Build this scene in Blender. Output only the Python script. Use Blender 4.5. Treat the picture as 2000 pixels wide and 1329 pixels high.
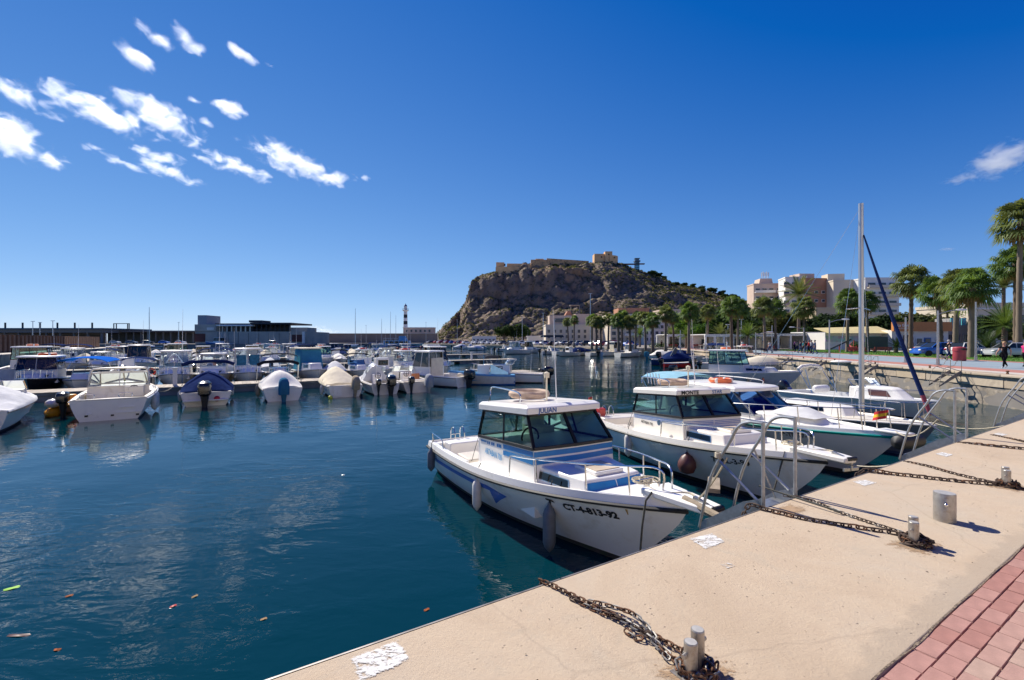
import bpy, math, random
from mathutils import Vector, Matrix, noise
R = math.radians
sin, cos, pi = math.sin, math.cos, math.pi
rnd = random.Random(11)
sc = bpy.context.scene
COL = sc.collection
for o in list(bpy.data.objects): bpy.data.objects.remove(o)

# ------------------------------------------------------------------ camera
HW = 3.3            # eye above the water
QZ = 1.6            # quay and promenade level
F, HZ = 889.0, 664.5
cam = bpy.data.cameras.new('camera'); co = bpy.data.objects.new('camera', cam); COL.objects.link(co)
co.location = (0, 0, HW); co.rotation_euler = (R(90), 0, 0)
cam.sensor_width = 36; cam.lens = 16.0; cam.clip_start = .05; cam.clip_end = 30000
sc.camera = co

# ------------------------------------------------------------------ sky and sun
SUN_EL, SUN_AZ = 43.0, -41.0      # azimuth from straight ahead, negative to the left
w = bpy.data.worlds.new('World'); sc.world = w; w.use_nodes = True
nt = w.node_tree; nt.nodes.clear()
sky = nt.nodes.new('ShaderNodeTexSky'); sky.sky_type = 'NISHITA'; sky.sun_disc = False
sky.sun_elevation = R(SUN_EL); sky.sun_rotation = R(SUN_AZ); sky.altitude = 0
sky.air_density = .6; sky.dust_density = 0.0; sky.ozone_density = 6.0
# polarised, deep blue sky: one tone curve per channel over the whole dome
sp = nt.nodes.new('ShaderNodeSeparateColor'); cb = nt.nodes.new('ShaderNodeCombineColor'); nt.links.new(sky.outputs[0], sp.inputs[0])
for i, (pw, ml, sb_) in enumerate(((.6, 1.80, 1.30), (.4, 3.45, 2.92), (.2, 9.3, 8.05))):
    q1 = nt.nodes.new('ShaderNodeMath'); q1.operation = 'POWER'; q1.inputs[1].default_value = pw; nt.links.new(sp.outputs[i], q1.inputs[0])
    q2 = nt.nodes.new('ShaderNodeMath'); q2.operation = 'MULTIPLY_ADD'; q2.inputs[1].default_value = ml; q2.inputs[2].default_value = -sb_; nt.links.new(q1.outputs[0], q2.inputs[0])
    q3 = nt.nodes.new('ShaderNodeMath'); q3.operation = 'MAXIMUM'; q3.inputs[1].default_value = .02; nt.links.new(q2.outputs[0], q3.inputs[0]); nt.links.new(q3.outputs[0], cb.inputs[i])
bg = nt.nodes.new('ShaderNodeBackground'); bg.inputs[1].default_value = .1
wo = nt.nodes.new('ShaderNodeOutputWorld')
nt.links.new(cb.outputs[0], bg.inputs[0]); nt.links.new(bg.outputs[0], wo.inputs[0])
sl = bpy.data.lights.new('sun', 'SUN'); sl.energy = 4.9; sl.angle = R(.53); sl.color = (1, .935, .82)
so = bpy.data.objects.new('sun', sl); COL.objects.link(so)
sdir = Vector((sin(R(SUN_AZ))*cos(R(SUN_EL)), cos(R(SUN_AZ))*cos(R(SUN_EL)), sin(R(SUN_EL))))
so.rotation_euler = sdir.to_track_quat('Z', 'Y').to_euler()
vs_ = sc.view_settings; vs_.view_transform = 'Standard'; vs_.look = 'None'; vs_.exposure = 0.52; vs_.gamma = 1; vs_.use_curve_mapping = False
sc.cycles.volume_bounces = 3; sc.cycles.max_bounces = 10; sc.cycles.transparent_max_bounces = 24; sc.cycles.volume_max_steps = 128
sc.cycles.caustics_reflective = False; sc.cycles.caustics_refractive = False

# ------------------------------------------------------------------ places
def W(px, py, z=0.0):                       # point at height z seen at a place of the photograph
    Y = (HW-z)*F/(py-HZ); return Vector(((px-1000)*Y/F, Y, z))
def D(px, py, Y): return Vector(((px-1000)*Y/F, Y, HW-(py-HZ)*Y/F))
def DX(px, Y): return (px-1000)*Y/F
DV = Vector((.852, .524, 0)); NV = Vector((-.524, .852, 0))   # along the quay, out over the water
def T(t, n, z=0.0): v = DV*t+NV*n; v.z = z; return v
QA = math.atan2(DV.y, DV.x)
EDGE = 2.575
def WX(Y): return 21.71+.109*Y              # the promenade wall

# ------------------------------------------------------------------ materials
MATS = {}
def nd(nt, t, **k):
    n = nt.nodes.new(t)
    for a, b in k.items(): setattr(n, a, b)
    return n
def ramp(nt, fac, stops):
    r = nt.nodes.new('ShaderNodeValToRGB'); e = r.color_ramp.elements
    while len(e) < len(stops): e.new(.5)
    for i, (p, c) in enumerate(stops):
        e[i].position = p; e[i].color = (*c, 1) if len(c) == 3 else c
    nt.links.new(fac, r.inputs[0]); return r.outputs[0]
def noi(nt, vec, scale, detail=5, rough=.55, dist=0):
    n = nt.nodes.new('ShaderNodeTexNoise'); n.inputs['Scale'].default_value = scale; n.inputs['Detail'].default_value = detail
    n.inputs['Roughness'].default_value = rough; n.inputs['Distortion'].default_value = dist
    nt.links.new(vec, n.inputs['Vector']); return n.outputs[0]
def mix(nt, fac, a, b, mode='MIX'):
    m = nt.nodes.new('ShaderNodeMix'); m.data_type = 'RGBA'; m.blend_type = mode
    for s, v in ((m.inputs[0], fac), (m.inputs[6], a), (m.inputs[7], b)):
        if isinstance(v, (int, float)): s.default_value = v
        elif isinstance(v, tuple): s.default_value = (*v[:3], 1)
        else: nt.links.new(v, s)
    return m.outputs[2]
def newmat(name):
    m = bpy.data.materials.new(name); m.use_nodes = True; nt = m.node_tree
    p = nt.nodes['Principled BSDF']; tc = nt.nodes.new('ShaderNodeTexCoord')
    MATS[name] = m
    return m, nt, p, tc
def sc3(c, k): return tuple(min(1, max(0, x*k)) for x in c)
def mat(name, col, rough=.5, metal=0, var=.1, vs=3, bump=0, bs=30, coat=0, col2=None, thr=(.45, .6), spec=.5, sheen=0):
    if name in MATS: return MATS[name]
    m, nt, p, tc = newmat(name)
    v = tc.outputs['Object']
    c = ramp(nt, noi(nt, v, vs), [(.3, sc3(col, 1-var)), (.7, sc3(col, 1+var))])
    if col2:
        k = ramp(nt, noi(nt, v, vs*1.7, 8, .65), [(thr[0], (0, 0, 0)), (thr[1], (1, 1, 1))])
        c = mix(nt, k, c, col2)
    nt.links.new(c, p.inputs['Base Color'])
    p.inputs['Roughness'].default_value = rough; p.inputs['Metallic'].default_value = metal
    p.inputs['Specular IOR Level'].default_value = .12 if name.startswith(('canvas', 'cloth', 'leaf', 'frond')) else spec
    p.inputs['Coat Weight'].default_value = coat
    if name.startswith(('canvas', 'cloth', 'tarp')): p.inputs['IOR'].default_value = 1.08; p.inputs['Roughness'].default_value = .95
    if bump:
        b = nd(nt, 'ShaderNodeBump'); b.inputs['Strength'].default_value = bump; b.inputs['Distance'].default_value = .02
        nt.links.new(noi(nt, v, bs, 6, .6), b.inputs['Height']); nt.links.new(b.outputs[0], p.inputs['Normal'])
    if name.startswith(('leaf_d', 'leaf_m', 'leaf_o', 'leaf_b', 'frond', 'pine_leaf', 'grass_blade', 'cycad', 'scrub')):   # thin leaves let the sun through
        out = [n for n in nt.nodes if n.type == 'OUTPUT_MATERIAL'][0]; tl_ = nd(nt, 'ShaderNodeBsdfTranslucent'); ms = nd(nt, 'ShaderNodeMixShader'); ms.inputs[0].default_value = .38
        nt.links.new(mix(nt, 1.0, c, (1.9, 1.7, .8), 'MULTIPLY'), tl_.inputs[0]); nt.links.new(p.outputs[0], ms.inputs[1]); nt.links.new(tl_.outputs[0], ms.inputs[2]); nt.links.new(ms.outputs[0], out.inputs[0])
    return m
def glass(name, tint, rough=.02, dark=0.0):
    if name in MATS: return MATS[name]
    m, nt, p, tc = newmat(name); nt.nodes.remove(p)
    out = [n for n in nt.nodes if n.type == 'OUTPUT_MATERIAL'][0]
    tr = nd(nt, 'ShaderNodeBsdfTransparent'); tr.inputs[0].default_value = (*tint, 1)
    gl = nd(nt, 'ShaderNodeBsdfGlossy'); gl.inputs[1].default_value = rough; gl.inputs[0].default_value = (.9, .95, 1, 1)
    fr = nd(nt, 'ShaderNodeFresnel'); fr.inputs[0].default_value = 1.6
    ms = nd(nt, 'ShaderNodeMixShader')
    nt.links.new(fr.outputs[0], ms.inputs[0]); nt.links.new(tr.outputs[0], ms.inputs[1]); nt.links.new(gl.outputs[0], ms.inputs[2])
    nt.links.new(ms.outputs[0], out.inputs[0]); return m

# gel-coat and boat stuff
GEL = mat('gelcoat_white', (.86, .81, .72), .28, var=.05, vs=1.3, coat=.25, col2=(.68, .64, .56), thr=(.58, .8))
GELW = mat('gelcoat_bright', (.89, .86, .80), .3, var=.03, vs=1.0, coat=.2, col2=(.66, .63, .56), thr=(.6, .8))
CREAM = mat('gelcoat_cream', (.78, .72, .60), .35, var=.06, vs=1.5, coat=.1, col2=(.55, .47, .35), thr=(.55, .75))
GELG = mat('gelcoat_grey', (.64, .64, .63), .3, var=.05, vs=1.2, coat=.2)
HULLB = mat('hull_pale_blue', (.80, .80, .80), .3, var=.04, vs=1.0, coat=.2, col2=(.60, .56, .49), thr=(.54, .76))
NAVY = mat('hull_navy', (.015, .03, .12), .25, var=.1, coat=.3)
BLKHULL = mat('hull_black', (.015, .016, .02), .3, var=.1, coat=.3)
BLUEP = mat('paint_blue', (.03, .14, .42), .35, var=.1, vs=6)
SKYP = mat('paint_sky_blue', (.012, .20, .50), .45, var=.08, vs=6)
LBLUE = mat('paint_light_blue', (.12, .36, .6), .4, var=.08, vs=4)
REDP = mat('paint_red', (.55, .03, .03), .4, var=.12, vs=5)
GREENP = mat('paint_sea_green', (.0, .33, .27), .4, var=.1)
YELP = mat('plastic_yellow', (.75, .36, .02), .45, var=.1)
BLACK = mat('rubber_black', (.018, .018, .02), .55, var=.25, vs=8)
BLKGLOSS = mat('cowling_black', (.012, .012, .014), .22, var=.2, coat=.4)
ANTIF = mat('antifouling', (.05, .045, .045), .7, var=.3, vs=3, col2=(.03, .05, .03))
ANTIFB = mat('antifouling_blue', (.03, .06, .13), .7, var=.3, vs=3)
ANTIFR = mat('antifouling_red', (.20, .04, .03), .7, var=.3, vs=3)
STEEL = mat('stainless_tube', (.62, .62, .62), .22, 1, var=.08, vs=12)
GALV = mat('galvanised_steel', (.38, .39, .40), .45, .85, var=.2, vs=14, bump=.08, bs=60)
RUST = mat('rusty_iron', (.13, .075, .045), .8, .3, var=.35, vs=40, bump=.5, bs=150, col2=(.22, .09, .04), thr=(.4, .7))
ALU = mat('anodised_mast', (.48, .50, .52), .35, .8, var=.06, vs=2)
ROPE = mat('rope_pale', (.50, .44, .33), .9, var=.25, vs=40, bump=.4, bs=200)
ROPED = mat('rope_dark', (.07, .07, .06), .9, var=.3, vs=40)
WOOD = mat('weathered_wood', (.30, .24, .17), .85, var=.25, vs=8, bump=.3, bs=60)
WOODP = mat('deck_boards', (.42, .36, .28), .85, var=.22, vs=2, bump=.2, bs=40)
ORANGE = mat('lifebuoy_orange', (.75, .16, .05), .55, var=.15, vs=8)
FEND = mat('fender_grey', (.10, .12, .15), .5, var=.2, vs=6)
FENDW = mat('fender_white', (.62, .60, .56), .5, var=.15, vs=6)
FENDR = mat('fender_maroon', (.10, .035, .03), .45, var=.2, vs=6)
CANVB = mat('canvas_navy', (.016, .03, .10), .85, var=.2, vs=4, bump=.25, bs=25)
CANVR = mat('canvas_royal', (.01, .12, .52), .8, var=.15, vs=4, bump=.25, bs=25)
CANVL = mat('canvas_sky', (.26, .46, .55), .8, var=.12, vs=4, bump=.2, bs=25)
CANVW = mat('canvas_white', (.78, .75, .69), .8, var=.08, vs=3, bump=.3, bs=14)
CANVC = mat('canvas_cream', (.74, .66, .50), .85, var=.1, vs=3, bump=.3, bs=14)
CANVT = mat('canvas_tan', (.38, .31, .22), .85, var=.15, vs=3, bump=.3, bs=14)
CANVS = mat('tarp_silver', (.66, .66, .66), .45, .2, var=.12, vs=3, bump=.5, bs=9)
CANVK = mat('canvas_black', (.02, .022, .03), .85, var=.2, vs=4, bump=.2, bs=20)
SEATM = mat('vinyl_seat', (.60, .55, .47), .6, var=.1, vs=5)
TEAKR = mat('cushion_terracotta', (.42, .16, .07), .7, var=.15, vs=5)
GLT = glass('window_teal', (.42, .62, .60))
GLC = glass('window_clear', (.84, .88, .89))
GLD = glass('window_dark', (.10, .12, .15))
GLB = glass('window_blue', (.06, .16, .42))
GLBR = glass('window_smoked', (.22, .20, .20))
SCREENB = mat('blue_curtain', (.02, .08, .30), .5, var=.1)
SCREENC = mat('cyan_curtain', (.05, .32, .50), .5, var=.35, vs=5)
SPANF_R = mat('flag_red', (.6, .03, .03), .8); SPANF_Y = mat('flag_yellow', (.85, .5, .02), .8)
LETK = mat('lettering_black', (.012, .012, .015), .5, var=0)
LETB = mat('lettering_blue', (.03, .12, .38), .5, var=0)
LETS = mat('lettering_sky', (.05, .32, .62), .5, var=0)
LETW = mat('lettering_white', (.85, .85, .83), .5, var=0)

# ------------------------------------------------------------------ mesh helper
class MB:
    def __init__(s): s.v = []; s.f = []; s.m = []; s.k = 0
    def add(s, vs, fs, k=None):
        b = len(s.v); s.v += [tuple(x) for x in vs]
        s.f += [tuple(b+i for i in f) for f in fs]; s.m += [s.k if k is None else k]*len(fs)
    def box(s, c, d, rz=0, tx=1, ty=1, k=None):
        x, y, z = d[0]/2, d[1]/2, d[2]/2; a, b = cos(rz), sin(rz); vs = []
        for zz, ux, uy in ((-z, 1, 1), (z, tx, ty)):
            for sx, sy in ((-1, -1), (1, -1), (1, 1), (-1, 1)):
                X, Y = sx*x*ux, sy*y*uy; vs.append((c[0]+X*a-Y*b, c[1]+X*b+Y*a, c[2]+zz))
        s.add(vs, [(3, 2, 1, 0), (4, 5, 6, 7), (0, 1, 5, 4), (1, 2, 6, 5), (2, 3, 7, 6), (3, 0, 4, 7)], k); return s
    def bar(s, p, q, w, h=None, up=(0, 0, 1), k=None):
        h = h or w; p = Vector(p); q = Vector(q); d = (q-p)
        if d.length < 1e-6: return s
        d.normalize(); u = Vector(up)
        if abs(d.dot(u)) > .98: u = Vector((1, 0, 0))
        a = d.cross(u).normalized()*w/2; b = a.cross(d).normalized()*h/2
        vs = [x+sa*a+sb*b for x in (p, q) for sa, sb in ((-1, -1), (1, -1), (1, 1), (-1, 1))]
        s.add(vs, [(3, 2, 1, 0), (4, 5, 6, 7), (0, 1, 5, 4), (1, 2, 6, 5), (2, 3, 7, 6), (3, 0, 4, 7)], k); return s
    def tube(s, path, r, n=6, closed=False, cap=True, k=None):
        P = [Vector(p) for p in path]; m = len(P); rs = r if isinstance(r, (list, tuple)) else [r]*m
        rows = []; up = None
        for i in range(m):
            if closed: d = P[(i+1) % m]-P[i-1]
            else: d = P[min(i+1, m-1)]-P[max(i-1, 0)]
            d = d.normalized() if d.length > 1e-9 else Vector((0, 0, 1))
            if up is None: up = d.orthogonal().normalized()
            else:
                up = up-d*up.dot(d); up = up.normalized() if up.length > 1e-6 else d.orthogonal().normalized()
            sd = d.cross(up)
            rows.append([P[i]+(up*cos(2*pi*j/n)+sd*sin(2*pi*j/n))*rs[i] for j in range(n)])
        vs = [x for r_ in rows for x in r_]; fs = []
        for i in range(m if closed else m-1):
            for j in range(n):
                a, b = i*n, ((i+1) % m)*n
                fs.append((a+j, a+(j+1) % n, b+(j+1) % n, b+j))
        if cap and not closed: fs.append(tuple(range(n))[::-1]); fs.append(tuple((m-1)*n+j for j in range(n)))
        s.add(vs, fs, k); return s
    def grid(s, rows, k=None, flip=False, wrap=False):
        n = len(rows[0]); vs = [x for r_ in rows for x in r_]; fs = []
        for i in range(len(rows)-1):
            for j in range(n if wrap else n-1):
                q = (i*n+j, i*n+(j+1) % n, (i+1)*n+(j+1) % n, (i+1)*n+j); fs.append(q[::-1] if flip else q)
        s.add(vs, fs, k); return s
    def quad(s, a, b, c, d, k=None): s.add([a, b, c, d], [(0, 1, 2, 3)], k); return s
    def prism(s, pts, z0, z1, k=None, bottom=True):
        n = len(pts); vs = [(p[0], p[1], z0) for p in pts]+[(p[0], p[1], z1) for p in pts]
        fs = [(i, (i+1) % n, n+(i+1) % n, n+i) for i in range(n)]+[tuple(range(n, 2*n))]
        if bottom: fs.append(tuple(range(n))[::-1])
        s.add(vs, fs, k); return s
    def lathe(s, prof, c=(0, 0, 0), n=14, axis='z', k=None):
        rows = []
        for r_, h in prof:
            row = []
            for j in range(n):
                a = 2*pi*j/n; x, y = r_*cos(a), r_*sin(a)
                q = (x, y, h) if axis == 'z' else ((h, x, y) if axis == 'x' else (x, h, y))
                row.append((c[0]+q[0], c[1]+q[1], c[2]+q[2]))
            rows.append(row)
        s.grid(rows, k, wrap=True)
        b = len(s.v)-n*len(rows)
        if prof[0][0] > 1e-4: s.f.append(tuple(b+j for j in range(n))[::-1]); s.m.append(s.k if k is None else k)
        if prof[-1][0] > 1e-4: s.f.append(tuple(b+n*(len(rows)-1)+j for j in range(n))); s.m.append(s.k if k is None else k)
        return s
    def ball(s, c, r, n=8, m=6, k=None, jit=0):
        r = r if isinstance(r, (tuple, list)) else (r, r, r); rows = []
        for i in range(m+1):
            a = -pi/2+pi*i/m; row = []
            for j in range(n):
                b = 2*pi*j/n; q = 1+(rnd.uniform(-jit, jit) if 0 < i < m else 0)
                row.append((c[0]+r[0]*cos(a)*cos(b)*q, c[1]+r[1]*cos(a)*sin(b)*q, c[2]+r[2]*sin(a)*q))
            rows.append(row)
        return s.grid(rows, k, wrap=True)
    def torus(s, c, R_, r, n=20, m=8, axis='z', k=None):
        pts = []
        for i in range(n):
            a = 2*pi*i/n; x, y = R_*cos(a), R_*sin(a)
            pts.append({'z': (c[0]+x, c[1]+y, c[2]), 'x': (c[0], c[1]+x, c[2]+y), 'y': (c[0]+x, c[1], c[2]+y)}[axis])
        return s.tube(pts, r, m, True, k=k)
    def mesh(s, name, mats, smooth=True, ang=.7):
        me = bpy.data.meshes.new(name); me.from_pydata(s.v, [], s.f)
        for m in (mats if isinstance(mats, (list, tuple)) else [mats]): me.materials.append(m)
        me.polygons.foreach_set('material_index', s.m)
        if smooth:
            me.polygons.foreach_set('use_smooth', [True]*len(s.f)); me.update(); me.set_sharp_from_angle(angle=ang)
        me.update(); return me
    def obj(s, name, mats, parent=None, smooth=True, ang=.7, bevel=0):
        o = bpy.data.objects.new(name, s.mesh(name, mats, smooth, ang)); COL.objects.link(o)
        if parent is not None: o.parent = parent
        if bevel:
            b = o.modifiers.new('bevel', 'BEVEL'); b.width = bevel; b.segments = 2; b.limit_method = 'ANGLE'; b.angle_limit = R(35)
        return o
def tag(o, label=None, cat=None, group=None, kind=None):
    if label: o['label'] = label
    if cat: o['category'] = cat
    if group: o['group'] = group
    if kind: o['kind'] = kind
    return o
def thing(name, label, cat, loc=(0, 0, 0), rz=0, group=None):
    o = bpy.data.objects.new(name, None); COL.objects.link(o); o.location = loc; o.rotation_euler = (0, 0, rz)
    o.empty_display_size = .2
    return tag(o, label, cat, group)
def copy_tree(o, parent=None):
    c = o.copy(); COL.objects.link(c); c.parent = parent
    if parent is not None: c.matrix_parent_inverse = o.matrix_parent_inverse.copy()
    for ch in o.children: copy_tree(ch, c)
    return c
def dup(root, label, loc, rz=0, scale=1, group=None):
    c = copy_tree(root); c.location = loc; c.rotation_euler = (0, 0, rz); c.scale = (scale,)*3 if isinstance(scale, (int, float)) else scale
    c['label'] = label
    if group: c['group'] = group
    return c
def link(name, me, parent=None, loc=(0, 0, 0), rot=(0, 0, 0), s=1):
    o = bpy.data.objects.new(name, me); COL.objects.link(o); o.location = loc; o.rotation_euler = rot
    o.scale = (s,)*3 if isinstance(s, (int, float)) else s
    if parent is not None: o.parent = parent
    return o
def sag(p, q, d, n=10):
    p, q = Vector(p), Vector(q)
    return [p.lerp(q, i/n)-Vector((0, 0, d*4*(i/n)*(1-i/n))) for i in range(n+1)]
def smooth_path(pts, n=6):
    P = [Vector(p) for p in pts]; out = []
    for i in range(len(P)-1):
        a, b, c, d = P[max(i-1, 0)], P[i], P[i+1], P[min(i+2, len(P)-1)]
        for j in range(n):
            t = j/n; out.append(.5*((2*b)+(c-a)*t+(2*a-5*b+4*c-d)*t*t+(3*b-a-3*c+d)*t**3))
    return out+[P[-1]]
def txt(s, size, bold=.0):                  # flat lettering as 2-D triangles
    cu = bpy.data.curves.new('t', 'FONT'); cu.body = s; cu.size = size; cu.offset = bold; cu.resolution_u = 3
    o = bpy.data.objects.new('t', cu); COL.objects.link(o)
    bpy.context.view_layer.update()
    me = bpy.data.meshes.new_from_object(o.evaluated_get(bpy.context.evaluated_depsgraph_get()))
    vs = [v.co.copy() for v in me.vertices]; fs = [tuple(p.vertices) for p in me.polygons]
    bpy.data.objects.remove(o); bpy.data.meshes.remove(me); bpy.data.curves.remove(cu)
    return vs, fs
def lettering(s, size, fn, m, parent, bold=0, stretch=1.0):
    vs, fs = txt(s, size, bold); b = MB(); b.add([fn(v.x*stretch, v.y) for v in vs], fs)
    return b.obj('lettering', m, parent, smooth=False)
def onquad(q, off=.004):                    # (u,v in metres) -> point on a planar quad a,b,c,d (a origin, b right, d up)
    a, b, c, d = [Vector(x) for x in q]; U = (b-a).normalized(); nrm = U.cross(d-a).normalized(); V = nrm.cross(U)
    return lambda u, v: a+U*u+V*v+nrm*off
def bil(q, u, v):
    a, b, c, d = [Vector(x) for x in q]; return a.lerp(b, u).lerp(d.lerp(c, u), v)
def qn(q):
    a, b, c, d = [Vector(x) for x in q]; return (c-a).cross(d-b).normalized()
def panel(mb, q, u0, u1, v0, v1, off=.004, th=.004, k=None):
    n = qn(q); P = [bil(q, u, v) for u, v in ((u0, v0), (u1, v0), (u1, v1), (u0, v1))]
    vs = [p+n*(off-th) for p in P]+[p+n*off for p in P]
    mb.add(vs, [(3, 2, 1, 0), (4, 5, 6, 7), (0, 1, 5, 4), (1, 2, 6, 5), (2, 3, 7, 6), (3, 0, 4, 7)], k)
def subq(q, u0, u1, v0, v1): return [bil(q, u, v) for u, v in ((u0, v0), (u1, v0), (u1, v1), (u0, v1))]
# ================================================================== SETTING
def struct(o): o['kind'] = 'structure'; return o
# ---- water
m, nt, p, tc = newmat('harbour_water')
v = tc.outputs['Object']
mp = nd(nt, 'ShaderNodeMapping'); mp.inputs['Scale'].default_value = (1.0, 1.9, 1); mp.inputs['Rotation'].default_value = (0, 0, R(12)); nt.links.new(v, mp.inputs['Vector'])
n1 = noi(nt, mp.outputs[0], 1.15, 3, .5, .6); n2 = noi(nt, mp.outputs[0], 4.2, 3, .55, .4); n3 = noi(nt, v, .22, 2, .5)
patch = ramp(nt, noi(nt, v, .11, 3, .55), [(.40, (.22,)*3), (.62, (1, 1, 1))])
def mth(op, a, b):
    q = nd(nt, 'ShaderNodeMath', operation=op)
    for i, x in enumerate((a, b)):
        if isinstance(x, (int, float)): q.inputs[i].default_value = x
        else: nt.links.new(x, q.inputs[i])
    return q.outputs[0]
h = mth('ADD', mth('MULTIPLY', mth('ADD', mth('MULTIPLY', n1, .029), mth('MULTIPLY', n2, .0065)), patch), mth('MULTIPLY', n3, .05))
b = nd(nt, 'ShaderNodeBump'); b.inputs['Strength'].default_value = 1; b.inputs['Distance'].default_value = 1.0
nt.links.new(h, b.inputs['Height']); nt.links.new(b.outputs[0], p.inputs['Normal'])
nt.links.new(ramp(nt, noi(nt, v, .06, 3), [(.3, (.0006, .024, .036)), (.7, (.001, .034, .048))]), p.inputs['Base Color'])
p.inputs['Roughness'].default_value = .03; p.inputs['IOR'].default_value = 1.333
struct(MB().quad((-9000, -60, 0), (9000, -60, 0), (9000, 12000, 0), (-9000, 12000, 0)).obj('water', m, smooth=False))

# ---- ground materials
m, nt, p, tc = newmat('quay_concrete'); v = tc.outputs['Object']
big = noi(nt, v, .8, 6, .62, .6); mid = noi(nt, v, 7, 8, .72); fine = noi(nt, v, 42, 5, .75)
c = ramp(nt, big, [(.28, (.44, .335, .23)), (.5, (.515, .405, .285)), (.72, (.49, .41, .31))])
c = mix(nt, ramp(nt, mid, [(.42, (0, 0, 0)), (.74, (.45,)*3)]), c, (.45, .34, .24))
c = mix(nt, ramp(nt, noi(nt, v, 1.7, 8, .72, 1.0), [(.55, (0, 0, 0)), (.70, (.6,)*3)]), c, (.43, .365, .275))
c = mix(nt, ramp(nt, noi(nt, v, .55, 7, .75, 1.5), [(.62, (0, 0, 0)), (.67, (.3,)*3)]), c, (.40, .31, .22))
c = mix(nt, ramp(nt, fine, [(.56, (0, 0, 0)), (.74, (.30,)*3)]), c, (.32, .245, .175))
pit = nd(nt, 'ShaderNodeTexVoronoi'); pit.inputs['Scale'].default_value = 22; nt.links.new(v, pit.inputs['Vector'])
pk = ramp(nt, pit.outputs['Distance'], [(.08, (1, 1, 1)), (.20, (0, 0, 0))])
pm_ = nd(nt, 'ShaderNodeMath', operation='MULTIPLY'); nt.links.new(pk, pm_.inputs[0]); nt.links.new(ramp(nt, noi(nt, v, 3.1, 3), [(.50, (0, 0, 0)), (.62, (.6,)*3)]), pm_.inputs[1])
c = mix(nt, pm_.outputs[0], c, (.15, .11, .08))
ck_ = nd(nt, 'ShaderNodeTexVoronoi'); ck_.feature = 'DISTANCE_TO_EDGE'; ck_.inputs['Scale'].default_value = .3
wv = nd(nt, 'ShaderNodeMixRGB'); wv.inputs[0].default_value = .12; nt.links.new(v, wv.inputs[1]); nn_ = nd(nt, 'ShaderNodeTexNoise'); nn_.inputs['Scale'].default_value = 4; nt.links.new(v, nn_.inputs[0]); nt.links.new(nn_.outputs['Color'], wv.inputs[2]); nt.links.new(wv.outputs[0], ck_.inputs['Vector'])
c = mix(nt, ramp(nt, ck_.outputs['Distance'], [(.0006, (.28,)*3), (.0025, (0, 0, 0))]), c, (.30, .23, .17))
dn = nd(nt, 'ShaderNodeVectorMath', operation='DOT_PRODUCT'); dn.inputs[1].default_value = tuple(NV); nt.links.new(v, dn.inputs[0])
dj = nd(nt, 'ShaderNodeMath', operation='MULTIPLY_ADD'); dj.inputs[1].default_value = -.42; nt.links.new(noi(nt, v, 3.2, 6, .65), dj.inputs[0]); nt.links.new(dn.outputs['Value'], dj.inputs[2])
c = mix(nt, ramp(nt, dj.outputs[0], [(.80, (.55,)*3), (.885, (.45,)*3), (.93, (0, 0, 0))]), c, (.36, .29, .215))
nt.links.new(c, p.inputs['Base Color']); p.inputs['Roughness'].default_value = .9
b = nd(nt, 'ShaderNodeBump'); b.inputs['Strength'].default_value = .7; b.inputs['Distance'].default_value = .010
sm = nd(nt, 'ShaderNodeMath', operation='SUBTRACT'); nt.links.new(noi(nt, v, 34, 9, .8), sm.inputs[0]); nt.links.new(pm_.outputs[0], sm.inputs[1])
nt.links.new(sm.outputs[0], b.inputs['Height']); nt.links.new(b.outputs[0], p.inputs['Normal']); CONC = m
GROUND = mat('ground_asphalt', (.22, .20, .18), .95, var=.2, vs=.4, bump=.2, bs=20)
ASPH = mat('asphalt', (.075, .075, .078), .95, var=.25, vs=.5, bump=.2, bs=20)
BEIGEC = mat('wall_concrete', (.44, .36, .26), .92, var=.16, vs=.7, bump=.4, bs=9, col2=(.27, .22, .17), thr=(.52, .75))
STONE = mat('wall_rubble', (.30, .255, .20), .95, var=.4, vs=1.6, bump=1.0, bs=4, col2=(.14, .12, .10), thr=(.5, .7))
REDPAVE = mat('red_paving', (.40, .17, .13), .9, var=.18, vs=2)
PATHB = mat('blue_path', (.24, .30, .335), .9, var=.1, vs=.6, bump=.1, bs=40)
PALEC = mat('pale_concrete', (.50, .46, .40), .9, var=.15, vs=.3, bump=.2, bs=10)
LAWN = mat('lawn', (.085, .19, .03), .95, var=.3, vs=1.5, bump=.8, bs=30)

# ---- land
C0 = T(29.3, EDGE); E0 = Vector((WX(93), 93, 0))
land = [T(-90, EDGE), C0, E0, Vector((25, 95, 0)), Vector((6.8, 150, 0)), Vector((-47, 235, 0)), Vector((-62, 250, 0)), Vector((-90, 250, 0)), Vector((-90, 200, 0)), Vector((-700, 196, 0)),
        Vector((-700, 1500, 0)), Vector((2500, 1500, 0)), Vector((2500, -300, 0)), T(-90, -200)]
struct(MB().prism(land, -3, QZ-.06).obj('ground', GROUND, smooth=False))
quay = struct(MB().prism([T(-30, .985), T(27.5, .985), T(27.5, EDGE), T(-30, EDGE)], -2.5, QZ).obj('quay', CONC, bevel=.012))
es = MB()
for i in range(18):
    t0 = -30+i*3.2; es.bar(T(t0, EDGE+.006, QZ-.03), T(t0+3.19, EDGE+.006, QZ-.03), .012, .06)
es.obj('steel_edge', mat('edge_steel', (.24, .22, .21), .5, .6, var=.3, vs=9), quay, smooth=False)
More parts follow.
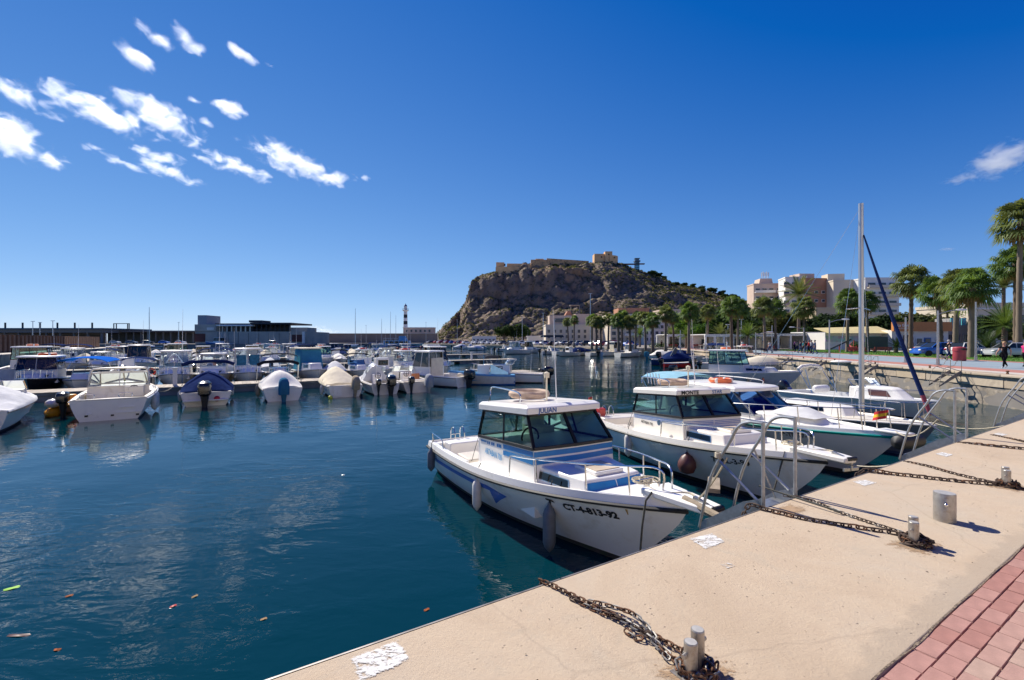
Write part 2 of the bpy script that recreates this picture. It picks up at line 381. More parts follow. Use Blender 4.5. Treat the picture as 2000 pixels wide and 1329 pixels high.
# mortar bed, a dirt-filled gap and the paver rows
MORT = mat('mortar', (.42, .33, .25), .95, var=.22, vs=18, bump=.6, bs=90)
GAP = mat('gap_dirt', (.10, .075, .055), 1, var=.5, vs=30, bump=.8, bs=120, col2=(.34, .26, .18), thr=(.42, .56))
pav = struct(MB().prism([T(-60, -30), T(24, -30), T(24, .985), T(-60, .985)], QZ-.2, QZ-.014).obj('paving', MORT, smooth=False))  # unseen stretch behind the viewer extended to bounce sunlight upward
g = MB(); rows = [[], []]
for i in range(300):
    t = -4+i*.06; a = .985+.004*sin(t*7)+.012*noise.noise(Vector((t*2.3, 0, 4))); wdt = .001+.010*abs(noise.noise(Vector((t*9, 3, 1))))+.005*rnd.random()
    rows[0].append(T(t, a+wdt, QZ+.0035)); rows[1].append(T(t, a-.004, QZ+.0035))
g.grid(rows); g.obj('dirt_gap', GAP, quay, smooth=False)
PV = [mat('paver_red', (.36, .175, .14), .9, var=.14, vs=9, bump=.25, bs=120), mat('paver_red_pale', (.40, .215, .175), .9, var=.14, vs=9, bump=.25, bs=120),
      mat('paver_pink', (.42, .25, .20), .9, var=.14, vs=9, bump=.25, bs=120), mat('paver_tan', (.43, .29, .225), .9, var=.14, vs=9, bump=.25, bs=120)]
pvm = []
for q in PV:
    pb = MB(); pb.box((0, 0, -.03), (.1955, .0975, .06)); pb.box((0, 0, .004), (.1955, .0975, .008), tx=.965, ty=.93); pvm.append(pb.mesh('paver', q, smooth=False))
rowsn = [.930, .829, .729, .629, .529, .429, .329, .229]
for r_, n_ in enumerate(rowsn):
    for i in range(34 if r_ < 6 else 20):
        t = .9+i*.2+(.1 if r_ % 2 else 0)+rnd.uniform(-.002, .002)
        k = (0 if rnd.random() < .6 else 1) if r_ < 2 else (2 if rnd.random() < .6 else 3)
        link('paver', pvm[k], pav, T(t, n_+rnd.uniform(-.002, .002), QZ-.008+rnd.uniform(-.003, .002)), (rnd.uniform(-.01, .01), rnd.uniform(-.01, .01), QA+rnd.uniform(-.008, .008)))
# brush-painted white patches along the edge, dry and thin towards their borders
def paintmat(name, col, wear):
    m, nt, p, tc = newmat(name); v = tc.outputs['Object']
    at_ = nd(nt, 'ShaderNodeAttribute'); at_.attribute_name = 'edge'
    mp = nd(nt, 'ShaderNodeMapping'); mp.inputs['Rotation'].default_value = (0, 0, -QA); mp.inputs['Scale'].default_value = (1, 2.6, 1); nt.links.new(v, mp.inputs['Vector'])
    n1 = noi(nt, mp.outputs[0], 13, 9, .78, .6); n2 = noi(nt, v, 60, 5, .7)
    def mm(op, a, b): 
        q = nd(nt, 'ShaderNodeMath', operation=op)
        for i, x in enumerate((a, b)):
            if isinstance(x, (int, float)): q.inputs[i].default_value = x
            else: nt.links.new(x, q.inputs[i])
        return q.outputs[0]
    k = mm('ADD', mm('MULTIPLY', at_.outputs['Fac'], .55), mm('ADD', n1, mm('MULTIPLY', n2, .35)))
    msk = ramp(nt, mm('MULTIPLY', k, .6), [(wear*.6, (0, 0, 0)), (wear*.6+.06, (1, 1, 1))])
    nt.links.new(ramp(nt, noi(nt, v, 9, 6, .7), [(.3, sc3(col, .8)), (.6, col)]), p.inputs['Base Color']); p.inputs['Roughness'].default_value = .85
    out = [n for n in nt.nodes if n.type == 'OUTPUT_MATERIAL'][0]; tr = nd(nt, 'ShaderNodeBsdfTransparent'); ms = nd(nt, 'ShaderNodeMixShader')
    nt.links.new(msk, ms.inputs[0]); nt.links.new(tr.outputs[0], ms.inputs[1]); nt.links.new(p.outputs[0], ms.inputs[2]); nt.links.new(ms.outputs[0], out.inputs[0]); return m
PAINT = paintmat('worn_white_paint', (.70, .69, .66), 1.13); FAINT = paintmat('faint_white_paint', (.62, .58, .53), 1.18)
def patch_(px, z=QZ+.004, jag=.0, k=PAINT, nm='painted_patch', kx=6):
    P = [q if isinstance(q, Vector) else W(q[0], q[1], QZ) for q in px]; nu, nv = 24, 16; rows = []; ed = []
    for i in range(nv+1):
        row = []
        for j in range(nu+1):
            u, v_ = j/nu, i/nv; q = P[0].lerp(P[1], u).lerp(P[3].lerp(P[2], u), v_); q.z = z; row.append(q); ed.append(min(1, kx*min(u, 1-u, v_, 1-v_)))
        rows.append(row)
    o = MB().grid(rows).obj(nm, k, quay, smooth=False); at_ = o.data.attributes.new('edge', 'FLOAT', 'POINT'); at_.data.foreach_set('value', ed); return o
patch_([(664, 1284), (786, 1240), (826, 1292), (684, 1352)][::-1], jag=.007)
patch_([(1330, 1051), (1394, 1038), (1430, 1060), (1378, 1081)][::-1], jag=.008)
patch_([(1655, 940), (1690, 936), (1723, 944), (1688, 953)][::-1], jag=.004)
patch_([(1818, 887), (1838, 882), (1870, 889), (1850, 895)][::-1], jag=.004)
patch_([(1933, 848), (1950, 845), (1975, 850), (1960, 853)][::-1], jag=.004)
patch_([(1396, 1102), (1420, 1098), (1446, 1106), (1422, 1114)][::-1], jag=.012, k=FAINT)
DARKS = mat('leaf_litter', (.07, .055, .045), .9, var=.4, vs=20)
lit = MB()
for i in range(70):
    q = T(rnd.uniform(1, 11), rnd.uniform(1.02, 2.5), QZ+.004); a = rnd.uniform(0, 6); s_ = rnd.uniform(.004, .011); e = Vector((cos(a), sin(a), 0)); f_ = Vector((-e.y, e.x, 0))
    lit.add([q-e*s_, q+f_*s_*.4+Vector((0, 0, .004)), q+e*s_, q-f_*s_*.45], [(0, 3, 2, 1)])
tag(lit.obj('leaf_litter', DARKS, smooth=False), 'scattered dark leaf crumbs on the pale quay concrete', 'litter', kind='stuff')

# ---- promenade strips behind the harbour wall
def strip(name, o0, o1, z, m, y0=12, y1=93):
    b = MB(); n = 14; rows = [[], []]
    for i in range(n+1):
        y = y0+(y1-y0)*i/n; rows[0].append((WX(y)+o0, y, z)); rows[1].append((WX(y)+o1, y, z))
    b.grid(rows, flip=True); return struct(b.obj(name, m, smooth=False))
strip('kerb_paving', .9, 2.0, QZ-.004, PALEC); strip('red_paving', 2.0, 4.2, QZ-.008, REDPAVE); strip('cycle_path', 4.2, 12.6, QZ-.012, PATHB)
strip('red_border', 12.6, 14.0, QZ-.008, REDPAVE); strip('pavement', 27.2, 31, QZ-.006, PALEC)
strip('road', 31, 44, QZ-.03, ASPH)
# lawn with real blades
strip('lawn', 14.0, 27.0, QZ+.0, LAWN, 20, 78)
gb = MB()
for i in range(15000):
    y = 26+52*rnd.random()**1.4; x = WX(y)+14.1+12.8*rnd.random(); a = rnd.uniform(0, 6.3); h_ = rnd.uniform(.05, .13); s_ = .03
    gb.add([(x-cos(a)*s_, y-sin(a)*s_, QZ), (x+cos(a)*s_, y+sin(a)*s_, QZ), (x+rnd.uniform(-.05, .05), y+rnd.uniform(-.05, .05), QZ+h_)], [(0, 1, 2)])
tag(gb.obj('grass', mat('grass_blade', (.10, .22, .035), .8, var=.35, vs=.8), smooth=False), 'short bright green grass of the lawn along the promenade', 'grass', kind='stuff')
# ---- harbour wall: cap stones, beige panels, rubble foot
wl = thing('harbour_wall', 'long beige concrete harbour wall under the promenade with rubble stone foot', 'wall')
wdir = Vector((.109, 1, 0)).normalized(); wang = math.atan2(wdir.y, wdir.x); wout = Vector((-wdir.y, wdir.x, 0))
def WP(s, out, z): y = 17.5+s*wdir.y; return Vector((WX(17.5)+s*wdir.x, 17.5, 0))+wdir*0+Vector((0, s*wdir.y, 0))+wout*out+Vector((0, 0, z))
fb = MB(); nx, nz = 190, 9; rows = []
for j in range(nz+1):
    z = -1+(QZ-.62+1)*j/nz; rw = []
    for i in range(nx+1):
        s_ = 76*i/nx; d_, pts = noise.voronoi(Vector((s_*1.1, z*2.2, 3)))
        rw.append(WP(s_, -.05+.16*min(1, (d_[1]-d_[0])*2.0)+.05*noise.noise(Vector((s_*3, z*3, 0))), z))
    rows.append(rw)
fb.grid(rows, flip=True); fb.obj('rubble_foot', STONE, wl)
pn = [mat('wall_panel_%d' % i, c_, .92, var=.16, vs=.7, bump=.4, bs=9, col2=(.27, .22, .17), thr=(.52, .75)) for i, c_ in enumerate([(.46, .37, .26), (.42, .34, .25), (.48, .40, .30), (.44, .37, .28)])]
for i in range(32):
    s_ = 0+i*2.4; a = WP(s_+.02, .0, 0); c_ = WP(s_+1.2, -.18, QZ-.38)
    o = MB().box((0, 0, 0), (2.37, .5+rnd.uniform(-.02, .03), .56)).obj('wall_panel', pn[i % 4], wl, bevel=.02); o.location = c_; o.rotation_euler = (0, 0, wang)
for i in range(48):
    c_ = WP(i*1.6+.8, -.30, QZ-.05); o = MB().box((0, 0, 0), (1.585, 1.05, .12)).obj('cap_stone', pn[(i*7) % 4], wl, bevel=.025); o.location = c_+Vector((0, 0, rnd.uniform(-.006, .006))); o.rotation_euler = (0, 0, wang+rnd.uniform(-.004, .004))
    if i % 3 == 0:
        q = MB().lathe([(.05, 0), (.055, .05), (.035, .1), (.07, .13), (.065, .17), (0, .18)], (0, 0, 0), 8).obj('mooring_stud', RUST, wl); q.location = WP(i*1.6+.4, -.45, QZ)
# far shore quay faces
fq = MB()
for a, b_ in ((E0, Vector((25, 95, 0))), (Vector((25, 95, 0)), Vector((6.8, 150, 0))), (Vector((6.8, 150, 0)), Vector((-47, 235, 0)))):
    d_ = (b_-a).normalized(); o_ = Vector((d_.y, -d_.x, 0)); o_ = -o_ if o_.dot(Vector((0, -1, 0))) < 0 and o_.dot(Vector((-1, 0, 0))) < 0 else o_
    fq.bar(a+Vector((0, 0, QZ-.2)), b_+Vector((0, 0, QZ-.2)), 1.0, .5); fq.bar(a+Vector((0, 0, QZ-.9)), b_+Vector((0, 0, QZ-.9)), .5, 1.2)
struct(fq.obj('shore_quay', BEIGEC, smooth=False))
# ---- left jetty with sheet piling, pontoons
struct(MB().prism([T(-60, 20), T(-23, 20), T(-23, 142), T(-60, 142)], -3, QZ-.03).obj('jetty', BEIGEC, smooth=False))
struct(MB().prism([T(-60, 20), T(-23.02, 20), T(-23.02, 142), T(-60, 142)], QZ-.03, QZ).obj('jetty_top', PALEC, smooth=False))
SHEET = [mat('sheet_brown', (.12, .065, .045), .75, .2, var=.3, vs=1.2), mat('sheet_brown_dark', (.09, .05, .038), .75, .2, var=.3, vs=1.2), mat('sheet_ochre', (.36, .21, .12), .75, .1, var=.2, vs=1.2)]
shw = thing('sheet_pile_wall', 'tall brown corrugated sheet pile wall on the left jetty, ochre at its end', 'wall', T(-26, 55, QZ), math.atan2(NV.y, NV.x))
def corr(m):
    b = MB(); prof = [(0, 0), (.35, 0), (.5, .3), (1.0, .3), (1.15, 0), (1.5, 0)]
    b.grid([[(x, y, 0) for x, y in prof], [(x, y, 2.4) for x, y in prof]]); b.bar((0, .15, 2.4), (1.5, .15, 2.4), .36, .06); return b.mesh('sheet', m, smooth=False)
cm = [corr(q) for q in SHEET]
for i in range(56): link('sheet_pile', cm[2 if i > 38 else rnd.choice((0, 0, 1))], shw, (i*1.5, 0, 0))
DECKP = [mat('board_%d' % i, sc3((.40, .34, .27), k), .85, var=.15, vs=3, bump=.2, bs=40) for i, k in enumerate((1, .85, 1.12))]
PONFL = mat('pontoon_float', (.20, .21, .21), .8, var=.25, vs=1)
def pontoon(n0, t1, label, near):
    r_ = thing('pontoon', label, 'pontoon', T(-22, n0, 0), QA)
    L_ = t1+22
    MB().box((L_/2, 1.1, .38), (L_, 2.1, .14)).obj('deck_frame', PONFL, r_, smooth=False)
    for i in range(int(L_/4)): MB().box((i*4+2, 1.1, .08), (2.6, 1.9, .46)).obj('float', PONFL, r_, bevel=.04)
    if near:
        bm_ = [MB().box((0, 0, 0), (.232, 2.2, .04)).mesh('board', q, smooth=False) for q in DECKP]
        for i in range(int(L_/.24)):
            link('board', bm_[rnd.randrange(3)], r_, (i*.24+.12, 1.1, .472+rnd.uniform(-.004, .004)))
    else:
        bm_ = [MB().box((0, 0, 0), (1.95, 2.2, .04)).mesh('deck_panel', q, smooth=False) for q in DECKP]
        for i in range(int(L_/2)): link('deck_panel', bm_[rnd.randrange(3)], r_, (i*2+1, 1.1, .472))
    for i in range(int(L_/5)):
        for s_ in (.12, 2.08): MB().bar((i*5+1, s_, .49), (i*5+1, s_, .62), .05).bar((i*5+.85, s_, .62), (i*5+1.15, s_, .62), .045).obj('mooring_cleat', GALV, r_)
    for k in range(0, int(L_), 16):
        MB().bar((k+3, 1.1, .49), (k+3, 1.1, 1.5), .22, .22).box((k+3, 1.1, 1.55), (.3, .3, .1)).obj('service_post', GELG, r_, smooth=False)
    return r_
pontoon(33.8, 23.5, 'nearest wooden floating pontoon behind the front row of boats', True)
pontoon(57, 36, 'second floating pontoon, behind the pilothouse boats', False)
pontoon(80, 44, 'third floating pontoon in the middle of the marina', False)
pontoon(104, 48, 'farthest floating pontoon near the open harbour water', False)
# ================================================================== HILL AND FAR SHORE
m, nt, p, tc = newmat('hill_rock'); v = tc.outputs['Object']
geo = nd(nt, 'ShaderNodeNewGeometry'); sx = nd(nt, 'ShaderNodeSeparateXYZ'); nt.links.new(geo.outputs['Normal'], sx.inputs[0])
c = ramp(nt, noi(nt, v, .035, 6, .65), [(.30, (.20, .142, .112)), (.48, (.31, .22, .168)), (.60, (.38, .265, .187)), (.75, (.32, .268, .225))])
c = mix(nt, ramp(nt, noi(nt, v, .16, 7, .7), [(.50, (0, 0, 0)), (.66, (.85,)*3)]), c, (.17, .13, .105))
c = mix(nt, ramp(nt, noi(nt, v, .022, 4, .6), [(.56, (0, 0, 0)), (.68, (.55,)*3)]), c, (.52, .30, .17))
veg = nd(nt, 'ShaderNodeMath', operation='MULTIPLY'); nt.links.new(ramp(nt, sx.outputs[2], [(.30, (0, 0, 0)), (.62, (1, 1, 1))]), veg.inputs[0])
nt.links.new(ramp(nt, noi(nt, v, .3, 6, .7), [(.42, (0, 0, 0)), (.56, (.9,)*3)]), veg.inputs[1])
c = mix(nt, veg.outputs[0], c, (.12, .105, .055)); nt.links.new(c, p.inputs['Base Color']); p.inputs['Roughness'].default_value = .95
b = nd(nt, 'ShaderNodeBump'); b.inputs['Strength'].default_value = 1; b.inputs['Distance'].default_value = 2.6
nt.links.new(noi(nt, v, .45, 9, .72), b.inputs['Height']); nt.links.new(b.outputs[0], p.inputs['Normal']); ROCK = m
RY = 430.0
SIL = [(700, 664), (840, 662), (862, 650), (885, 630), (905, 604), (918, 578), (926, 548), (940, 538), (968, 532), (1000, 524), (1045, 514), (1075, 516), (1120, 516), (1160, 513), (1190, 510), (1212, 514), (1240, 525), (1280, 540), (1330, 557), (1400, 572), (1450, 588), (1550, 600), (1700, 615), (1900, 640), (2300, 662)]
SILW = [((x-1000)*RY/F, max(0, 3.3+(HZ-y)*RY/F-QZ)) for x, y in SIL]
def ridge(x):
    for (a, ha), (b_, hb) in zip(SILW, SILW[1:]):
        if a <= x <= b_: k = (x-a)/(b_-a); k = k*k*(3-2*k)*.4+k*.6; return ha+(hb-ha)*k
    return 0
def sst(a, b_, x): k = min(1, max(0, (x-a)/(b_-a))); return k*k*(3-2*k)
def hillpt(x, v_):
    Hr = ridge(x); cl = 1-sst(20, 150, x)             # cliffs on the seaward side
    g1 = .42*sst(0, .55, v_)+.45*sst(.50, .70, v_)+.13*sst(.66, 1, v_)
    g2 = v_**.85
    g_ = cl*g1+(1-cl)*g2
    if v_ > 1: g_ = 1-.55*(v_-1)
    Y = 330-20*sst(-60, 40, x)+(RY-330+20*sst(-60, 40, x))*v_
    P = Vector((x, Y, QZ+Hr*g_)); q = P*.040+Vector((0, 0, x*.008))
    d_, pp = noise.voronoi(q); d2, pp2 = noise.voronoi(P*.11); d3, pp3 = noise.voronoi(P*.26)
    amp = min(1, Hr/25)*min(1, v_*4+.1)*(1 if v_ < 1 else max(.15, 1-(v_-1)*3))
    topk = 1-.75*sst(.82, 1, v_) if v_ <= 1 else .25
    fis = abs(noise.noise(Vector((x*.085, P.z*.012, 5.1))))*cl*sst(.35, .55, v_)
    bulge = 10*min(.55, d_[1]-d_[0])*(1+.5*cl)+(2.5+3.5*cl)*min(.5, d2[1]-d2[0])+(3.2+1.0*cl)*min(.5, d3[1]-d3[0])+4*noise.fractal(P*.03, 1, 2, 4)+12*min(.35, fis)-2.2*cl
    P += Vector((.12, -.72, .42))*(bulge-3.2)*amp*topk
    return P
hb = MB(); rows = []; xs = [-85+i*1.25 for i in range(324)]
for j in range(150):
    v_ = j/122; rows.append([hillpt(x, v_) for x in xs])
hb.grid(rows); hill = struct(hb.obj('hill', ROCK, ang=1.2))
def hp(px, v_): return hillpt((px-1000)*RY/F, v_)
# scrub
LEAFD = mat('scrub_leaf', (.075, .085, .035), .85, var=.5, vs=.05); LEAFP = mat('pine_leaf', (.035, .065, .022), .85, var=.45, vs=.3)
sb = MB()
for i in range(15000):
    x = rnd.uniform(-66, 260); v_ = rnd.random()**.9*1.02
    if noise.noise(Vector((x*.03, v_*5, 1)))+.12+.35*sst(80, 170, x) < rnd.uniform(-.3, .5): continue
    P = hillpt(x, v_); s_ = rnd.uniform(.35, 1.2)*(1+.5*sst(60, 200, x)); 
    for k in range(5):
        q = P+Vector((rnd.uniform(-1, 1), rnd.uniform(-1, .4), rnd.uniform(0, 1)))*s_*.7; a = rnd.uniform(0, 6.3); u = Vector((cos(a), sin(a), rnd.uniform(-.5, .5)))*s_*.6; w_ = Vector((rnd.uniform(-.5, .5), rnd.uniform(-.5, .5), .8))*s_*.6
        sb.add([q-u, q+w_*.7, q+u, q-w_*.5], [(0, 1, 2, 3)])
tag(sb.obj('hillside_scrub', LEAFD, smooth=False), 'dry dark green scrub scattered over the rocky hill', 'scrub', kind='stuff')
# ---- trees of leaf clumps
BARK = mat('bark', (.14, .105, .075), .95, var=.3, vs=6, bump=.6, bs=20)
def leafcrown(lobes, n, size, seed, up=.35):
    r_ = random.Random(seed); b = MB()
    for c_, rr in lobes:
        k = int(n*rr*rr/sum(q*q for _, q in lobes))
        for i in range(k):
            d_ = Vector((r_.gauss(0, 1), r_.gauss(0, 1), r_.gauss(0, 1))).normalized(); rad = rr*(.55+.5*r_.random()**.6)*(1+.28*noise.noise(d_*2.2+Vector((seed, 0, c_[0]))))
            q = Vector(c_)+Vector((d_.x, d_.y, d_.z*.8))*rad; s_ = size*r_.uniform(.6, 1.4)
            a = (d_+Vector((r_.uniform(-.8, .8), r_.uniform(-.8, .8), r_.uniform(-.4, .9)))).normalized(); u = a.orthogonal().normalized()*s_; w_ = a.cross(u).normalized()*s_*.6
            b.add([q-u, q-w_*.8, q+u, q+w_], [(0, 1, 2, 3)])
    return b
def tree_mesh(seed, h=1.0, n=1500, size=.055, spread=.36):
    r_ = random.Random(seed); lobes = [((0, 0, .66*h), spread*.8)]
    for i in range(7):
        a = i*2*pi/7+r_.uniform(-.4, .4); lobes.append(((cos(a)*spread*r_.uniform(.5, .95), sin(a)*spread*r_.uniform(.5, .95), h*r_.uniform(.42, .8)), spread*r_.uniform(.4, .65)))
    cr = leafcrown(lobes, n, size, seed); tb = MB(); tb.tube([(0, 0, -.03), (.01, .01, .2*h), (0, .02, .5*h)], [.045, .036, .02], 7)
    for c_, rr in lobes[1:6]: tb.tube([(0, .01, .25*h), (c_[0]*.5, c_[1]*.5, (.25*h+c_[2])*.55), c_], [.02, .014, .006], 5)
    return tb, cr
LEAFS = [mat('leaf_dark', (.028, .055, .018), .8, var=.5, vs=1.5), mat('leaf_mid', (.045, .085, .022), .8, var=.45, vs=1.5), mat('leaf_olive', (.075, .09, .035), .8, var=.4, vs=1.5), mat('leaf_bright', (.06, .13, .02), .8, var=.4, vs=1.5)]
TREES = []
for i in range(4):
    tb, cr = tree_mesh(40+i, n=1700, size=.05); TREES.append((tb.mesh('trunk', BARK), [cr.mesh('crown', q, smooth=False) for q in LEAFS]))
def tree(loc, h, k, lm, label, group=None, wide=1.0, name='tree'):
    o = thing(name, label, 'tree', loc, rnd.uniform(0, 6.3), group); o.scale = (h*wide, h*wide, h)
    link('trunk', TREES[k % 4][0], o); link('crown', TREES[k % 4][1][lm], o); return o
pines = [(1272, .97, 9), (1283, .96, 8), (1296, .98, 7), (1262, .93, 6), (1318, .95, 6), (1335, .97, 7), (1352, .99, 7), (1366, .96, 8), (1378, .93, 8), (1392, .98, 8), (1405, .95, 9), (1418, .9, 9), (1432, .97, 10), (1380, .72, 7), (1350, .8, 6), (1410, .72, 8), (1395, .6, 8), (1425, .62, 9), (1308, .9, 5), (1165, .99, 5), (1185, .96, 5), (1080, .8, 6), (1100, .9, 4), (1140, .97, 4)]
for i, (px, v_, h_) in enumerate(pines):
    P = hp(px, v_); tree((P.x, P.y, P.z-h_*.26), h_*.86, i, 0 if i % 3 else 1, 'small dark pine on the hill, number %s from its left end' % ['first', 'second', 'third', 'fourth', 'fifth', 'sixth', 'seventh', 'eighth', 'ninth', 'tenth', 'eleventh', 'twelfth', 'thirteenth', 'fourteenth', 'fifteenth', 'sixteenth', 'seventeenth', 'eighteenth', 'nineteenth', 'twentieth', 'twenty-first', 'twenty-second', 'twenty-third', 'twenty-fourth'][sorted(q[0] for q in pines).index(px)], 'pines on the hill', 1.15, 'pine_tree')
# ---- castle on the hill
SAND = mat('castle_sandstone', (.62, .37, .18), .95, var=.16, vs=.3, bump=.5, bs=1.5, col2=(.30, .20, .12)); SANDP = mat('castle_sandstone_pale', (.74, .45, .22), .95, var=.14, vs=.3, bump=.5, bs=1.5); DARKW = mat('dark_opening', (.03, .025, .02), .9)
cs = thing('castle', 'sandstone fortress with square tower and long walls on top of the rocky hill', 'castle', (0, 0, 0))
CY = 424
def cbox(px0, px1, y0, y1, Yd, dep, m, name, base=4):
    z1 = HW-(y0-HZ)*Yd/F; z0 = HW-(y1-HZ)*Yd/F-base; x0, x1 = DX(px0, Yd), DX(px1, Yd)
    return MB().box(((x0+x1)/2, Yd+dep/2, (z0+z1)/2), (x1-x0, dep, z1-z0)).obj(name, m, cs, smooth=False)
o = MB().prism([(DX(968, 400), 400), (DX(985, 397), 397), (DX(1037, 402), 402), (DX(1037, 402), 420), (DX(968, 400), 420)], D(0, 538, 400).z-8, D(0, 522, 400).z).obj('bastion', SANDP, cs, smooth=False)
for k, (a, b_) in enumerate(((969, 985), (990, 1036))): MB().prism([(DX(a, 402), 402), (DX(b_, 403), 403), (DX(b_, 403), 405), (DX(a, 402), 404)], D(0, 526, 402).z-1, D(0, 512.5 if k == 0 else 515, 402).z).obj('parapet', SANDP, cs, smooth=False)
cbox(1037, 1072, 507.5, 522, 405, 8, SAND, 'curtain_wall'); cbox(1046, 1062, 505.8, 510, 408, 6, SANDP, 'curtain_wall')
MB().prism([(DX(1068, 410), 410), (DX(1150, 424), 424), (DX(1150, 424), 426), (DX(1068, 410), 412)], D(0, 528, 410).z, D(0, 507.5, 417).z).obj('curtain_wall', SAND, cs, smooth=False)
cbox(1161, 1183, 496, 512, CY, 10, SANDP, 'gatehouse'); cbox(1182, 1196, 491.3, 512, CY-2, 7, SANDP, 'tower', 5)
pts = []; x0, x1 = DX(1190, CY), DX(1209, CY)
for i in range(9): a = -pi*.5+pi*.6*i/8; pts.append((x0+(x1-x0)*max(0, cos(a-.3)), CY+3+6*sin(a)))
MB().prism(pts+[(x0, CY+9)], D(0, 520, CY).z, D(0, 499.5, CY).z).obj('round_tower', SANDP, cs)
for px, y0, y1 in ((986, 515.5, 520), (1175, 501, 504), (1200, 502.5, 504.5), (1189, 496, 498.5)): 
    Yq = 401.5 if px < 1000 else CY-2.05; q = D(px, (y0+y1)/2, Yq); MB().box((q.x, Yq, q.z), (1.2, .2, (y1-y0)*Yq/F)).obj('window', DARKW, cs, smooth=False)
# ---- panoramic lift
lf = thing('panoramic_lift', 'glazed lift tower with walkway beside the castle', 'lift tower', D(1244, 535, 425))
LG = glass('lift_glass', (.35, .5, .55)); LFR = mat('lift_frame', (.10, .14, .17), .5, .5); LRU = mat('corten', (.16, .06, .035), .8)
q = lf.location; hh = 28*425/F
MB().box((0, 0, hh*.42), (3.2, 3.2, hh*.9)).obj('shaft_glass', LG, lf, smooth=False)
for sx_ in (-1.7, 1.7):
    for sy_ in (-1.7, 1.7): MB().bar((sx_, sy_, -4), (sx_, sy_, hh*.9), .35).obj('shaft_post', LFR, lf)
for i in range(7): MB().torus((0, 0, 0), .1, .05).box((0, 0, i*2), (3.6, 3.6, .25)).obj('ring_beam', LFR, lf, smooth=False)
MB().box((0, 0, hh*.86), (5.2, 5.2, 1.2)).box((0, 0, hh*.93), (3.4, 3.4, 3)).box((0, 0, hh*1.05), (4.6, 4.6, .5)).obj('lift_head', LFR, lf, smooth=False)
MB().box((-6, 0, hh*.66), (14, 2.6, 1.0)).box((4, 0, hh*.68), (6, 2.6, .9)).obj('walkway', LRU, lf, smooth=False)
# ================================================================== BUILDINGS
def facade(root, w_, h_, d_, wallm, wins, winm, pref='window', framem=None, roofm=None, parapet=.5, face=0):
    MB().box((0, d_/2, h_/2), (w_, d_, h_)).obj('wall', wallm, root, smooth=False)
    MB().box((0, d_/2, h_+parapet/2), (w_+.3, d_+.3, parapet)).obj('roof', roofm or wallm, root, smooth=False)
    wm = {}
    for (x, z, a, b_) in wins:
        key = (round(a, 2), round(b_, 2))
        if key not in wm:
            q = MB(); q.box((0, -.02, 0), (a, .08, b_), k=0); 
            fr = MB(); t_ = .09
            for s_ in (-1, 1): fr.bar((s_*a/2, -.08, -b_/2), (s_*a/2, -.08, b_/2), .14, t_, k=0); fr.bar((-a/2, -.08, s_*b_/2), (a/2, -.08, s_*b_/2), .14, t_)
            fr.bar((0, -.07, -b_/2), (0, -.07, b_/2), .06, .06); fr.box((0, -.18, -b_/2-.08), (a+.3, .4, .12)); wm[key] = (q.mesh('pane', winm, False), fr.mesh('window_frame', framem or wallm, False))
        f_ = link('window', wm[key][1], root, (x, 0, z)); link('pane', wm[key][0], f_)
WGL = mat('far_window', (.05, .06, .075), .12, var=.3, vs=.4); SHUT = mat('far_shutter', (.45, .42, .38), .7)
def win_grid(x0, x1, nx, z0, dz, nz, a, b_): return [(x0+(x1-x0)*i/max(1, nx-1), z0+dz*j, a, b_) for i in range(nx) for j in range(nz)]
RENDC = mat('render_cream', (.66, .57, .44), .9, var=.08, vs=.2); RENDP = mat('render_pinkish', (.58, .45, .36), .9, var=.08, vs=.2); RENDW = mat('render_white', (.76, .73, .67), .9, var=.06, vs=.2)
BRICKO = mat('brick_orange', (.42, .21, .125), .9, var=.12, vs=.3); TERR = mat('roof_terracotta', (.42, .20, .12), .9, var=.2, vs=.5); RENDY = mat('render_sand', (.50, .40, .26), .9, var=.08, vs=.2); GREYB = mat('render_grey', (.30, .29, .27), .9, var=.12, vs=.15)
def bld(name, px0, px1, ytop, Y, dep, wallm, label, rows, cols, rz=0, a=1.3, b_=1.5, roofm=None, parapet=.6, z0=1.8, winm=None, framem=None):
    x0, x1 = DX(px0, Y), DX(px1, Y); h_ = HW-(ytop-HZ)*Y/F-QZ; r_ = thing(name, label, 'building', ((x0+x1)/2, Y, QZ), rz)
    w_ = x1-x0; dz = (h_-z0-.6)/max(1, rows-.3) if rows else 1
    facade(r_, w_, h_, dep, wallm, win_grid(-w_*.5+w_/(cols*2), w_*.5-w_/(cols*2), cols, z0, dz, rows, min(a, w_/cols*.6), b_) if rows else [], winm or WGL, framem=framem, roofm=roofm, parapet=parapet); return r_, w_, h_
# houses along the shore below the hill
r_, w_, h_ = bld('customs_house', 1066, 1172, 637, 178, 16, RENDC, 'long cream two storey building with a row of small windows below the hill', 2, 9, a=1.0, b_=1.3, z0=3)
MB().box((-w_*.2, 10, h_+2.2), (w_*.42, 9, 4.4)).obj('upper_storey', RENDP, r_, smooth=False); MB().box((w_*.24, 11, h_+2.6), (w_*.3, 9, 5)).obj('upper_storey', RENDP, r_, smooth=False)
MB().box((-w_*.2, 5.3, h_+2.4), (w_*.22, .3, 1.4)).obj('window', WGL, r_, smooth=False)
rb = MB(); rb.box((-w_*.02, 12, h_+5.4), (w_*.16, 5, 2), tx=.3); rb.obj('tiled_roof', TERR, r_, smooth=False)
pg = MB(); pg.box((w_*.12, 13, h_+9), (4.2, 3, .35))
for sx_ in (-1.8, 1.8): pg.box((w_*.12+sx_, 12, h_+7), (.35, .35, 4))
pg.obj('roof_belvedere', mat('belvedere', (.26, .22, .18), .9), r_, smooth=False)
r_, w_, h_ = bld('apartment_house', 1192, 1262, 617, 165, 14, RENDC, 'cream apartment house with terraces behind the middle palms', 4, 5, a=1.4, b_=1.3, z0=2)
